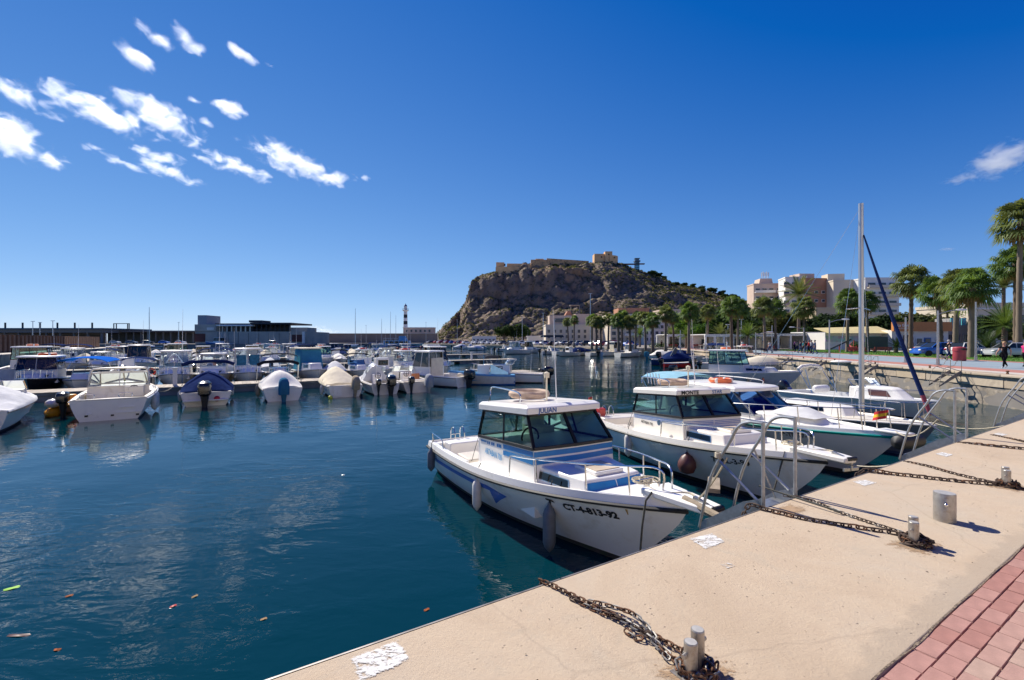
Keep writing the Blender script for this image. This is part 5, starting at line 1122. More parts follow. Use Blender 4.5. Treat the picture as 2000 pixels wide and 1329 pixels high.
def posts(c, label, sep=.085, h=.17, r=.034):
    o = thing('mooring_posts', label, 'bollard', c, QA, 'paired steel mooring posts on the quay')
    for k, (dx, dy, hh) in enumerate(((-sep/2, 0, h*.92), (sep/2, .03, h))):
        q = MB().lathe([(r, 0), (r, hh-.004), (r*.93, hh)], (dx, dy, 0), 18).obj('post', STN, o, ang=.5); MB().lathe([(r*.86, hh+.0012), (0, hh+.002)], (dx, dy, 0), 18).obj('post_cap', TOPC, q)
    MB().tube([(-sep/2-r-.025, 0, h*.62), (sep/2+r+.025, .03, h*.66)], .012, 8).obj('cross_pin', STN, o)
    MB().prism([(-.11, -.06), (.11, -.06), (.11, .08), (-.11, .08)], .0, .006).obj('foot_plate', STN, o, smooth=False); return o
cA = W(1361, 1316, QZ); cB = W(1789, 1064, QZ); cC = W(1969, 951, QZ); cD = W(2075, 886, QZ)
posts(cA, 'pair of short steel mooring posts nearest the camera', .095, .195); posts(cB, 'pair of steel mooring posts beside the fat cylinder bollard', .085, .215); posts(cC, 'pair of steel mooring posts farther along near the right edge', .085, .215); posts(cD, 'pair of steel mooring posts beyond the right edge', .085)
RSTAIN = paintmat('rust_wash', (.40, .27, .16), .92)
for c_, a_, b_ in ((cA, .30, .20), (cB, .34, .20), (cC, .34, .2), (T(4.75, 2.42, QZ), .30, .16)):
    c_ = Vector(c_); patch_([c_-DV*a_-NV*b_, c_+DV*a_-NV*b_, c_+DV*a_+NV*b_, c_-DV*a_+NV*b_], QZ+.0025, k=RSTAIN, nm='rust_stain', kx=2)
def G(px, py, dz=.015): return W(px, py, QZ)+Vector((0, 0, dz))
ch = thing('mooring_chain', 'rusty doubled chain from the nearest posts to the quay edge', 'chain', cA)
e0 = W(1060, 1139, QZ)
chain_path(ch, [e0+Vector((-.03, .04, -.25)), e0+Vector((-.012, .015, -.02)), e0+Vector((.01, -.01, .014)), G(1160, 1188), G(1255, 1236, .02), G(1330, 1281, .03), cA+Vector((-.05, 0, .10))], 1.05)
chain_path(ch, [G(1115, 1172), G(1165, 1196, .012), G(1215, 1220, .03), G(1262, 1252, .035), G(1300, 1280, .02), G(1325, 1305, .03)], 1.05, (0, 1, 2)); chain_path(ch, [G(1150, 1179), G(1200, 1196, .03), G(1238, 1215, .045), G(1268, 1240, .03), G(1290, 1275, .02), G(1312, 1300, .02)], 1.1, (0, 1, 1)); chain_path(ch, [G(1222, 1236), G(1245, 1252, .015), G(1262, 1250, .04)], 1.05, (0, 0, 1))
tangle(ch, cA, .095, 80, 1.15, .05)
ch = thing('mooring_chain', 'long dark chain from the posts beside the fat bollard to the gangway', 'chain', cB); e0 = W(1468, 991, QZ)
chain_path(ch, [e0+Vector((-.06, .10, -.3)), e0+Vector((-.02, .03, 0)), G(1500, 1000, .02), G(1580, 1018), G(1680, 1034), G(1752, 1046), cB+Vector((-.07, 0, .05))], 1.55, (2, 2, 0)); tangle(ch, cB, .095, 70, 1.3, .06, (2, 2, 0))
ch = thing('mooring_chain', 'thin chain and rope running from the gangway foot to the second posts', 'chain', cB+Vector((.01, 0, 0))); e0 = W(1538, 970, QZ)
chain_path(ch, [e0+Vector((-.02, .03, 0)), G(1580, 979), G(1640, 1003), G(1700, 1024), G(1760, 1043), cB+Vector((-.06, .03, .06))], 1.05, (2, 2, 1))
tag(MB().tube(sag(e0+Vector((-.2, .2, .05)), G(1640, 1006, .03), .0, 6), .010, 5).obj('rope', ROPED), 'dark rope lying along the thin chain on the quay', 'rope')
ch = thing('mooring_chain', 'open linked chain lying between the third posts and the edge', 'chain', cC); e0 = W(1690, 923, QZ)
chain_path(ch, [e0+Vector((-.06, .10, -.3)), e0+Vector((-.02, .03, .005)), G(1760, 930), G(1830, 938), G(1910, 946), cC+Vector((-.06, 0, .04))], 1.9, (2, 2, 0)); tangle(ch, cC, .095, 55, 1.35, .06, (2, 2, 0)); chain_path(ch, [cC+Vector((.05, -.02, .03)), G(1990, 957), G(2040, 960)], 1.5, (2, 2, 0))
ch = thing('mooring_chain', 'fine chain slanting to the third posts from the second gangway', 'chain', cC+Vector((.01, 0, 0))); e0 = W(1766, 902, QZ)
chain_path(ch, [e0, G(1810, 912), G(1870, 929), G(1935, 944), cC+Vector((-.05, 0, .05))], 1.3, (2, 2, 0))
ch = thing('mooring_chain', 'chain crossing the quay near the right edge beyond the third posts', 'chain', cD); e0 = W(1872, 865, QZ)
chain_path(ch, [e0, G(1940, 873), G(2010, 880), cD+Vector((-.06, 0, .04))], 1.9, (2, 2, 0)); chain_path(ch, [W(1935, 850, QZ), G(1990, 862), cD+Vector((-.05, 0, .05))], 1.3, (2, 2, 0))
# ---- fat bollard with a crossbar
cE = W(1845, 1017, QZ); bo = thing('cylinder_bollard', 'fat weathered steel cylinder bollard with a crossbar on the quay', 'bollard', cE, QA); rb_ = .082
MB().lathe([(rb_, 0), (rb_, .255), (rb_*.97, .262)], n=28).obj('body', STN, bo, ang=.5); MB().lathe([(rb_*.93, .2635), (0, .266)], n=28).obj('cap', TOPC, bo)
m_ = MB().tube([(-rb_-.045, 0, .18), (rb_+.045, 0, .18)], .014, 10); m_.ball((-rb_-.045, 0, .18), .016, 8, 6); m_.ball((rb_+.045, 0, .18), .016, 8, 6); x_ = m_.obj('crossbar', STEEL, bo); x_.rotation_euler = (0, 0, R(20))
# ---- boarding gangways
def gangway(t0, width, label, group=None, reach=.74, drop=.46, hh=.86, base=None, ang=None, sc_=1, GALV=GALV, tr_=1.0):
    o = thing('boarding_gangway', label, 'gangway', base or T(t0, EDGE+.03, QZ), QA if ang is None else ang, 'galvanised boarding gangways')
    for k, x in enumerate((0, width)):
        b = MB(); pr = [(0, -.02, .10), (0, reach*.3, .10-drop*.25), (0, reach, -drop+.05), (0, reach, -drop-.03), (0, .0, -.12), (0, -.02, -.05)]
        vs = [(x-.006, y, z) for _, y, z in pr]+[(x+.006, y, z) for _, y, z in pr]; n = len(pr); b.add(vs, [tuple(range(n)), tuple(range(n, 2*n))[::-1]]+[(i, n+i, n+(i+1) % n, (i+1) % n) for i in range(n)]); b.obj('stringer', GALV, o, smooth=False)
        path = smooth_path([(x, 0, -.05), (x, 0, .3), (x, 0, hh-.02), (x, .03, hh), (x, .22, hh-.03), (x, .33, hh-.14), (x, .42, hh-.32), (x, reach*.86, -.05), (x, reach, -drop)], 4)
        MB().tube([(x, 0, -.1), (x, 0, hh)], .019*tr_, 8).obj('upright', GALV, o); MB().tube(smooth_path([(x, 0, hh-.01), (x, .16, hh-.02), (x, .27, hh-.09), (x, .36, hh-.26), (x, reach*.8, hh*.18), (x, reach, -drop)], 5), .017*tr_, 8).obj('handrail', GALV, o); MB().tube([(x, .06, .05), (x, reach*.66, hh*.42)], .015, 6).obj('brace', GALV, o)
    for k in range(3): MB().box((width/2, reach*(.22+.3*k), -drop*(.2+.3*k)), (width, .16, .025)).obj('tread', GALV, o, smooth=False)
    return o
WEATH = mat('weathered_frame', (.34, .30, .25), .8, .2, var=.25, vs=8)
gA = gangway(4.6, .62, 'galvanised boarding gangway with curved handrails between the two nearest boats')
wr = MB()
for k in range(4): wr.torus((0, .50, .40+.014*k), .03, .010, 10, 5)
wr.obj('rope_lashing', ROPE, gA); MB().tube(sag((.62, .46, .42), (.62, .2, -.1), .0, 5), .011, 5).obj('hanging_rope', ROPE, gA)
MB().tube([(.1, .5, -.32), (.2, 1.1, -.28)], .05, 8).obj('wooden_pole', WOOD, gA); MB().box((.5, .9, -.1), (.5, .14, .05), .6).obj('plank', WOOD, gA, smooth=False)
gangway(10.3, .6, 'galvanised boarding gangway beside the sports cruiser bow'); gangway(16.0, .6, 'galvanised boarding gangway near the right edge of the quay')
for i, s_ in enumerate((3, 9.5, 15.5, 21, 27, 34, 41)):
    gangway(0, .7, 'weathered gangway frame on the promenade wall, %s from the right' % ('first', 'second', 'third', 'fourth', 'fifth', 'sixth', 'seventh')[i], base=WP(s_+4, .2, QZ-.02), ang=wang, reach=1.1, drop=.8, hh=.62, GALV=WEATH, tr_=.8)
moor('mooring_rope', 'pale rope from the first gangway to the nearest bow', T(4.6, 3.0, 2.02), T(4.9, 3.6, 1.32), .05); moor('mooring_rope', 'pale rope from the quay edge to the second bow', T(8.5, 2.58, 1.55), T(9.0, 3.9, 1.2), .12); moor('mooring_rope', 'slack rope from the second gangway to the sports cruiser', T(10.6, 2.9, 1.9), T(12.7, 4.2, 1.25), .2); moor('mooring_rope', 'rope from the quay to the sailing boat bow', T(15.0, 2.58, 1.55), T(16.3, 4.6, 1.05), .2)
# ================================================================== MARINA BOATS
HA = QA+pi/2                                # heading out over the water
def new_boat(label, stern, ang, L_, B, fs=.62, fb=.9, hm=None, am=None, rub=BLACK, ck=None, sole=.32, dm=None, group=None, band=None, bh=.0, nu=14, bw=.07, **k):
    r_ = thing('motor_boat', label, 'boat', stern, ang, group); H = Hull(L_, B, fs, fb, .35, k.get('rake', .18), k.get('tr', .9), 2.2, .24, .72, .4, bw)
    build_hull(r_, H, hm or GEL, am or ANTIF, rub, .09, nu, band, bh, .022); build_deck(r_, H, ck if ck is not None else (.25, L_*.5), sole, dm or GEL, coam=.17, nu=nu); return r_, H
def cuddy(r_, H, x0, x1, h=.5, m=None, gl=GLC, ws=True, win=True):
    m = m or GEL; zd = H.zs(.6)+H.bw-.06; w_ = H.B*.36; c0 = plan(x0, x1, w_, w_*.55, .25); c1 = plan(x0+.02, x1-.45, w_*.85, w_*.42, .15); walls(r_, 'cuddy', c0, zd-.1, c1, zd+h, m, bevel=.05)
    if win:
        for e in (0, 3): b = MB(); panel(b, edgeq(c0, zd-.1, c1, zd+h, e), .25, .75, .45, .8, .008, .01); b.obj('cabin_window', GLD, r_, smooth=False)
        b = MB(); panel(b, edgeq(plan(x0, x0+.1, w_, w_), zd-.1, plan(x0+.02, x0+.12, w_*.85, w_*.85), zd+h, 4), .35, .65, .1, .9, .008, .01); b.obj('cabin_door', GLBR, r_, smooth=False)
    if ws: windscreen(r_, [(x0-.15, -w_*.9), (x0+.35, -w_*.8), (x0+.55, 0), (x0+.35, w_*.8), (x0-.15, w_*.9)], zd+h-.02, .38, .25, gl)
    return zd+h
def hump(peak, pos, base=.12): return lambda k: base+peak*max(0, sin(pi*min(1, max(0, k**(math.log(.5)/math.log(pos))))))**1.1*(1 if k < 1 else 0)
R1 = 27.4
def P1(t, n=R1): return T(t, n, 0)
G1 = 'boats of the front marina row'
# A: covered boat at the left edge
rA, H = new_boat('white boat under a silver tarpaulin at the left edge', P1(-7.9, 23.2), HA+R(4), 6.4, 2.4, .7, .95, GEL, group=G1); cover(rA, H, .05, 4.3, hump(.62, .6, .1), CANVS, wr=.06); cuddy(rA, H, 4.0, 5.6, .42); outboard(rA, -.1, 0, .6); hsA = H.side(-1, .006)
for k in range(3): b = MB(); b.add([hsA(2.9+k*.2, .25), hsA(3.2+k*.2, .32), hsA(3.75+k*.1, .55), hsA(3.35+k*.15, .46)], [(0, 1, 2, 3)]); b.obj('red_swoosh', REDP, rA, smooth=False)
# pedal boat with outboard
rp = thing('pedal_boat', 'orange yellow plastic pedal boat with a black outboard', 'pedal boat', P1(-6.15, 27.0), HA+R(-5))
for y in (-.55, .55): MB().lathe([(.05, -.1), (.22, .15), (.28, .8), (.28, 2.2), (.18, 2.8), (.03, 3.1)], (0, y, .12), 12, 'x').obj('float', YELP, rp)
MB().box((1.3, 0, .42), (2.2, 1.1, .12)).obj('platform', YELP, rp, bevel=.04); MB().box((1.2, -.28, .65), (.5, .45, .35), tx=.7).box((1.2, .28, .65), (.5, .45, .35), tx=.7).obj('seats', YELP, rp, bevel=.05); outboard(rp, -.1, 0, .45, .9); MB().ball((.2, .5, .55), (.3, .25, .2), 10, 6).obj('buoy', GELW, rp)
# B: old cream cruiser, stern to us
rB, H = new_boat('old cream cabin cruiser with open stern and steering wheel, stern towards us', P1(-4.3, 24.6), HA+R(2), 6.8, 2.7, .82, 1.1, GEL, am=mat('stained_boot', (.30, .29, .26), .7, var=.4, vs=5), dm=CREAM, ck=(.3, 2.8), sole=.5, rub=GELG, group=G1, nu=20)
zd = H.zs(.5)+H.bw; q0 = plan(2.4, 4.2, 1.12, .9, .2); q1 = plan(2.5, 4.0, 1.08, .86, .2); q2 = plan(2.75, 3.5, .98, .8, .15); walls(rB, 'cabin_bulkhead', q0, .5, q1, zd+.22, CREAM); glazing(rB, q1, zd+.22, q2, zd+.82, CREAM, GLC, (1, 1, 1, 1, 2), .05); MB().tube(smooth_path([(2.6, -1.05, zd+.3), (2.75, -1.0, zd+.9), (2.75, -.7, zd+1.02), (2.75, .7, zd+1.02), (2.75, 1.0, zd+.9), (2.6, 1.05, zd+.3)]), .045, 8).obj('radar_arch', CREAM, rB)
MB().torus((2.25, -.55, 1.02), .2, .022, 16, 6, 'x').bar((2.25, -.75, 1.02), (2.25, -.35, 1.02), .03).bar((2.25, -.55, .82), (2.25, -.55, 1.22), .03).obj('steering_wheel', BLACK, rB); MB().box((2.33, -.55, .95), (.2, .7, .5)).obj('helm_console', CREAM, rB, bevel=.03)
walls(rB, 'foredeck_cabin', plan(4.0, 6.0, .85, .4, .2), zd-.1, plan(4.0, 5.6, .72, .3, .15), zd+.3, GEL, bevel=.05); pulpit(rB, H, 3.9, 6.5, .45); fender(rB, 2.4, -H.Y(2.4, .5)-.14, .5, FENDW, .8, .13); fender(rB, 1.6, -H.Y(1.6, .5)-.14, .5, FENDW, .75, .13)
for y, z_, s_ in ((-.55, .52, .5), (.62, .3, .16), (-.62, .3, .8)): MB().box((-.03, y, z_), (.05, s_, .03)).obj('stern_step', GELW, rB, smooth=False)
for y in (-.7, .5): MB().tube(smooth_path([(.1, y, .92), (.1, y, 1.08), (.1, y+.4, 1.08), (.1, y+.4, .92)]), .014, 5).obj('grab_rail', STEEL, rB)
for k in range(3): MB().box((-.015, -.9+.8*k, .17+.03*k), (.03, .10, .07)).obj('drain_fitting', BLACK, rB, smooth=False)
# C: navy cover
rC, H = new_boat('white runabout under a navy tent cover with black outboard', P1(-1.1), HA, 5.6, 2.35, .62, .9, GEL, group=G1, nu=18); cover(rC, H, .3, 5.3, hump(.75, .42, .08), CANVB, wr=.04); outboard(rC, -.12, .05, .34, 1.35); bimini(rC, 2.6, 4.0, 1.2, 2.05, CANVB, .8, .1, True); fender(rC, 3.2, -H.Y(3.2, .5)-.12, .4, FENDW); fender(rC, 2.0, H.Y(2, .5)+.12, .35, FENDW); MB().ball((-.12, -.45, .35), .14, 8, 6).obj('buoy', REDP, rC); MB().box((-.14, 0, .3), (.3, 1.9, .08)).obj('bathing_platform', GEL, rC, bevel=.02)
# D: white cover, blue wrapped engine
rD, H = new_boat('white runabout under a pale cover with blue wrapped outboard', P1(2.35), HA, 5.4, 2.1, .62, .9, GELW, group=G1, nu=18); cover(rD, H, .1, 5.2, lambda k: .12+.70*sst(0, .25, k)*(1-sst(.35, 1, k)), CANVW, wr=.04); outboard(rD, -.12, 0, .34, 1.2, cloth=mat('cloth_teal_blue', (.04, .16, .26), .8, bump=.4, bs=20)); bimini(rD, 2.9, 4.2, 1.1, 1.95, CANVK, .8, .1, True); fender(rD, 2.6, H.Y(2.6, .5)+.13, .4, CANVT, .7, .12)
# E: cream cover
rE, H = new_boat('white runabout under a cream cover with cloth draped outboard', P1(5.6), HA, 5.6, 2.1, .62, .9, GEL, group=G1, nu=18); cover(rE, H, .6, 5.2, hump(.72, .5, .1), CANVC, wr=.04); outboard(rE, -.14, -.45, .55, 1.0, cloth=CANVT, tilt=-.3); fender(rE, 1.4, H.Y(1.4, .5)+.1, .35, FENDW); hE = H.side(1, .006)
for z_ in (.32, .40): b = MB(); b.grid([[hE(.6+.4*i, z_+.04) for i in range(9)], [hE(.6+.4*i, z_) for i in range(9)]], flip=True); b.obj('hull_stripe', BLUEP, rE)
MB().box((-.02, .45, .35), (.03, .4, .5)).obj('ladder_panel', GELW, rE, smooth=False); MB().ball((-.3, .9, .06), .13, 8, 6).obj('mooring_buoy', mat('buoy_yellow', (.6, .6, .05), .5), rE)
# F, G: cuddy boats
rF, H = new_boat('small white cuddy boat with hard shell roof and black outboard', P1(7.9), HA, 5.2, 1.9, .6, .85, GELW, group=G1, nu=16); zz = cuddy(rF, H, 2.4, 4.5, .5); outboard(rF, -.12, -.2, .34, 1.25); outboard(rF, -.1, .5, .5, .7); cover(rF, H, 2.3, 3.3, lambda k: .95+.1*sin(pi*k), GELG, 'shell_roof', wr=.01, out=-.15); console(rF, 2.0, .32); fender(rF, 2.0, H.Y(2, .5)+.1, .35, FEND)
rG, H = new_boat('cream and white console boat with terracotta cushion and draped engines', P1(9.95), HA, 5.6, 2.1, .62, .9, GEL, dm=CREAM, ck=(.3, 3.4), group=G1, nu=16); cuddy(rG, H, 3.2, 4.8, .42); console(rG, 2.6, .32); MB().box((2.2, -.6, .85), (.12, .55, .4)).obj('cushion', TEAKR, rG, bevel=.03); outboard(rG, -.14, -.55, .38, 1.05, cloth=mat('cloth_grey', (.35, .36, .38), .7, bump=.5, bs=15), tilt=-.15); outboard(rG, -.12, .55, .5, .8); MB().box((1.2, 0, .55), (.4, 1.6, .35)).obj('bench', GEL, rG, bevel=.04)
# H: pilothouse with tan canvas, angled
rH, H = new_boat('white pilothouse boat with tan canvas side and black outboard', P1(13.9, 29.0), HA+R(28), 5.8, 2.2, .65, .95, GELW, ck=(.25, 2.6), group=G1, nu=16); pilothouse(H, rH, None, 2.5, 4.1, .82, GLBR, 1.95, GELW, GELW, GELW, .12); MB().box((2.45, 0, 1.35), (.05, 1.3, 1.3)).obj('canvas_back', CANVC, rH, smooth=False); outboard(rH, -.14, 0, .36, 1.25); pulpit(rH, H, 3.9, 5.6, .4); MB().ball((1.0, -.85, .75), (.3, .12, .14), 8, 6).obj('cushion', CANVC, rH)
rail(rH, [(.2, -.9, .7), (.2, -.92, .95), (2.2, -1.0, 1.0)], [], .012, name='stern_rail')
# I: blue-white wooden boat
rI, H = new_boat('blue and white wooden fishing boat with small wheelhouse', P1(18.0, 28.9), HA+R(62), 4.9, 1.9, .62, .95, mat('wood_hull_white', (.66, .66, .66), .5), am=BLUEP, rub=LBLUE, ck=(.3, 3.6), dm=LBLUE, group=G1, nu=16, tr=.75, bw=.12)
q0 = plan(1.9, 2.8, .42, .40); walls(rI, 'wheelhouse', q0, .4, plan(1.9, 2.75, .40, .38), 1.45, GELW, bevel=.02); b = MB(); panel(b, edgeq(q0, .4, plan(1.9, 2.75, .4, .38), 1.45, 4), .15, .8, .6, .9, .01, .01); b.obj('window', LBLUE, rI, smooth=False); MB().tube([(2.3, 0, 1.45), (2.3, 0, 2.2)], .02, 5).obj('mast', LBLUE, rI); MB().box((.05, 0, .42), (.12, 1.3, .5)).obj('transom_panel', BLUEP, rI, smooth=False)
b = MB(); rows = [[(.5, -.8, .78), (.5, 0, .9), (.5, .8, .78)], [(1.8, -.8, .82), (1.8, 0, 1.5), (1.8, .8, .82)]]; b.grid(rows); b.obj('tarp', CANVL, rI)
# J: white cuddy with twin engines
rJ, H = new_boat('white cuddy boat with dark rolled bimini at the right end of the front row', P1(20.6, 28.9), HA+R(52), 5.8, 2.2, .65, .95, GELW, group=G1, nu=16, ck=(.3, 2.6)); cuddy(rJ, H, 2.5, 5.0, .62); outboard(rJ, -.14, -.1, .36, 1.25); outboard(rJ, .4, -1.5, .4, .8); bimini(rJ, 3.4, 4.4, .9, 2.0, CANVK, .9, .1, False); pulpit(rJ, H, 4.2, 5.6, .35); hJ = H.side(-1, .007); b = MB(); b.add([hJ(2.6, .45), hJ(3.6, .38), hJ(4.3, .55), hJ(3.5, .52)], [(0, 1, 2, 3)]); b.obj('hull_window', GLD, rJ, smooth=False)
# ---- second row: bows to us behind the pontoon
G2 = 'boats behind the nearest pontoon'
def P2(t, L_): return T(t, 36.9+L_, 0)
def row2(t, label, L_, B, **k): return new_boat(label, P2(t, L_), HA+pi+R(rnd.uniform(-4, 4)), L_, B, group=G2, **k)
r_, H = row2(-10.4, 'black hulled boat with grey cabin and orange lifebuoy on its roof', 6.2, 2.4, hm=BLKHULL, fs=.75, fb=1.05, ck=(.3, 2.4)); z_ = pilothouse(H, r_, None, 2.2, 4.2, .95, GLBR, 1.6, GELG, GELG, GELG, .2); lifebuoy(r_, (3.3, .3, z_[2]+.17), .36); pulpit(r_, H, 4.2, 6.0, .4)
r_, H = row2(-8.0, 'white boat with bright royal blue awning at the left', 6.0, 2.3); cuddy(r_, H, 3.0, 5.0, .45); bimini(r_, .6, 4.3, 1.3, 2.0, CANVR, .8, .22); fender(r_, 3, H.Y(3, .5)+.1, .4)
r_, H = row2(-5.5, 'grey hulled open boat with navy bimini behind the cream cruiser', 5.6, 2.2, hm=GELG); cuddy(r_, H, 2.8, 4.6, .4); bimini(r_, 1.4, 3.4, 1.0, 2.0, CANVB, .75, .15); lifebuoy(r_, (2.4, .7, 1.1), .22, 'x', REDP); console(r_, 2.2, .3)
rK, H = row2(-3.2, 'white pilothouse boat with two square front windows', 6.0, 2.3, fs=.7, fb=1.05, hm=GEL); pilothouse(H, rK, None, 2.6, 4.2, .85, GLC, 1.95, GELW, GELW, GELW, .03, split=(2, 1, 1, 2, 2)); pulpit(rK, H, 4.0, 5.8, .4)
rL, H = row2(-.95, 'white cabin boat with navy bimini between two pilothouses', 6.0, 2.3, fs=.7, fb=1.0); pilothouse(H, rL, None, 2.6, 4.0, .8, GLC, 1.7, GELW, GELW, GELW, .05); bimini(rL, .6, 2.6, 1.15, 2.55, CANVB, .8, .18); fender(rL, 3.2, H.Y(3.2, .5)+.1, .45, CANVT)
rM, H = row2(1.05, 'white pilothouse boat with bright blue window panes', 6.0, 2.35, fs=.7, fb=1.0); z_ = pilothouse(H, rM, None, 2.6, 4.1, .86, GLC, 2.1, GELW, GELW, GELW, .02)
for sg in (-.42, .42): MB().box((3.6, sg, z_[1]+.42), (.03, .62, .75)).obj('sun_screen', SCREENC, rM, smooth=False)
pulpit(rM, H, 4.0, 5.8, .4); MB().torus((5.2, 0, 1.4), .1, .03).obj('anchor_buoy', GELW, rM)
rN, H = row2(3.3, 'white open boat with black bimini beside the blue paned pilothouse', 5.8, 2.2); cuddy(rN, H, 2.8, 4.7, .45); bimini(rN, 1.2, 3.4, 1.25, 2.15, CANVK, .8, .12); pulpit(rN, H, 3.8, 5.6, .4)
rO, H = row2(5.4, 'white cabin boat with tall teal canvas enclosure', 6.4, 2.4, fs=.75, fb=1.05); cuddy(rO, H, 3.2, 5.3, .6, ws=False); zd = H.zs(.4); walls(rO, 'canvas_enclosure', plan(.8, 3.4, 1.05, .9), zd, plan(1.0, 3.0, .9, .75), zd+1.75, mat('canvas_teal', (.05, .22, .34), .8, bump=.3, bs=12), bevel=.08); roof(rO, plan(1.0, 3.0, .9, .75), zd+1.75, .1, CANVC)
rP, H = row2(7.25, 'small grey covered boat between canvas enclosure and black bimini', 5.2, 2.0, hm=GELW); cover(rP, H, .4, 4.8, hump(.7, .6, .1), CANVS); outboard(rP, -.1, 0, .5)
rQ, H = row2(9.1, 'white boat with blue grey windscreen and black bimini on tall frame', 5.8, 2.2); cuddy(rQ, H, 2.6, 4.8, .5, gl=GLB); bimini(rQ, 1.8, 3.3, 1.05, 2.1, CANVK, .75, .1, False)
rR, H = row2(11.1, 'white open boat with square white cabin box', 5.2, 2.0); walls(rR, 'cabin_box', plan(1.8, 2.7, .55, .55), .5, plan(1.8, 2.7, .55, .55), 1.75, GELW, bevel=.03); b = MB(); panel(b, edgeq(plan(1.8, 2.7, .55, .55), .5, plan(1.8, 2.7, .55, .55), 1.75, 1), .2, 1, .5, .85, .01, .01); panel(b, edgeq(plan(1.8, 2.7, .55, .55), .5, plan(1.8, 2.7, .55, .55), 1.75, 2), 0, .8, .5, .85, .01, .01); b.obj('window', GLD, rR, smooth=False); outboard(rR, -.1, 0, .5)
rS, H = row2(13.2, 'white pilothouse boat with red lifebuoy lying on its roof', 5.8, 2.3, fs=.7, fb=1.0); z_ = pilothouse(H, rS, None, 2.4, 3.9, .85, GLC, 1.75, GELW, GELW, GELW, .15); lifebuoy(rS, (3.0, 0, z_[2]+.18), .36, m=REDP); pulpit(rS, H, 3.8, 5.6, .4)
rT, H = row2(16.2, 'white hardtop boat with beige curtains at the right of its row', 6.0, 2.3, fs=.72, fb=1.0); z_ = pilothouse(H, rT, None, 2.2, 3.9, .85, GLBR, 2.1, GELW, CANVC, GELW, .1); pulpit(rT, H, 3.9, 5.7, .4)
# ---- farther rows: copies of these kinds with their own place
for r_, x_, z_, h_ in ((rK, 3, 2.9, 2.6), (rS, 2.8, 2.6, 2.2), (rT, 3, 2.9, 2.4), (rL, 3, 2.6, 2.0), (rF, 1.0, .7, 2.6), (rJ, 1.0, .8, 2.4)): MB().tube([(x_, .3, z_-1), (x_-.2, .32, z_+h_)], [.018, .006], 5).obj('whip_antenna', GELW, r_)
TMPL = [(rK, 'white pilothouse boat', 0), (rL, 'white cabin boat with navy bimini', 0), (rN, 'white open boat with black bimini', 0), (rQ, 'white boat with blue windscreen', 0), (rS, 'white cabin boat with red lifebuoy', 0), (rT, 'white hardtop boat', 0), (rP, 'grey covered boat', 0), (rE, 'boat under cream cover', 0), (rC, 'boat under navy cover', 0), (rD, 'boat under white cover', 0), (rF, 'white cuddy boat', 0), (rR, 'open boat with white cabin box', 0), (rH, 'white pilothouse boat with canvas back', 0), (rJ, 'white cuddy boat with dark bimini', 0), (r6, 'grey cabin cruiser', 0), (rG, 'cream console boat', 0), (rD, 'pale covered boat', 0), (rF, 'white cuddy boat with shell roof', 0), (rH, 'white canvas backed pilothouse', 0)]
ORD = ['first', 'second', 'third', 'fourth', 'fifth', 'sixth', 'seventh', 'eighth', 'ninth', 'tenth', 'eleventh', 'twelfth', 'thirteenth', 'fourteenth', 'fifteenth', 'sixteenth', 'seventeenth', 'eighteenth', 'nineteenth', 'twentieth', 'twenty-first', 'twenty-second']
rowspec = [(50.4, 1, 21.5, 'third'), (59.4, -1, 24, 'fourth'), (73.6, 1, 29, 'fifth'), (82.5, -1, 31, 'sixth'), (97.5, 1, 33, 'seventh'), (106.5, -1, 29, 'eighth')]
for n0, hd_, tmax, nm in rowspec:
    t = tmax; k = 0
    while t > -19 and k < 20:
        src, ds, _ = TMPL[rnd.randrange(len(TMPL))]; s_ = rnd.uniform(.88, 1.08)
        if rnd.random() < .9:
            if hd_ > 0: loc = T(t, n0+rnd.uniform(-.5, .4)); an = HA+R(rnd.uniform(-5, 5))
            else: loc = T(t, n0+6.1*s_+rnd.uniform(-.4, .4)); an = HA+pi+R(rnd.uniform(-5, 5))
            dup(src, '%s, %s from the right in the %s row' % (ds, ORD[k], nm), loc, an, s_, 'boats of the %s marina row' % nm); k += 1
        t -= rnd.uniform(2.65, 3.2)
# blue topped dinghy seen in the middle
# ---- boats along the far shore
shd = Vector((.89, .45, 0)); sha = math.atan2(shd.y, shd.x)
far = [(884, 681.5, 6), (903, 682, 10), (922, 684, 7), (943, 684.5, 9), (968, 686.5, 13), (988, 688.5, 1), (1008, 690, 5), (1032, 691.5, 0), (1056, 692.5, 13), (1082, 694, 2), (1108, 695, 8), (1128, 695.5, 11), (1148, 696, 3), (1172, 696, 12), (1206, 698, 4)]
for k, (px, py, i) in enumerate(far):
    src, ds, _ = TMPL[i]; p_ = W(px, py, 0); dup(src, '%s, %s from the left along the far shore' % (ds, ORD[k]), p_, sha+R(rnd.uniform(-16, 10))+(pi if k % 4 == 3 else 0), rnd.uniform(1.0, 1.2), 'boats along the far shore')
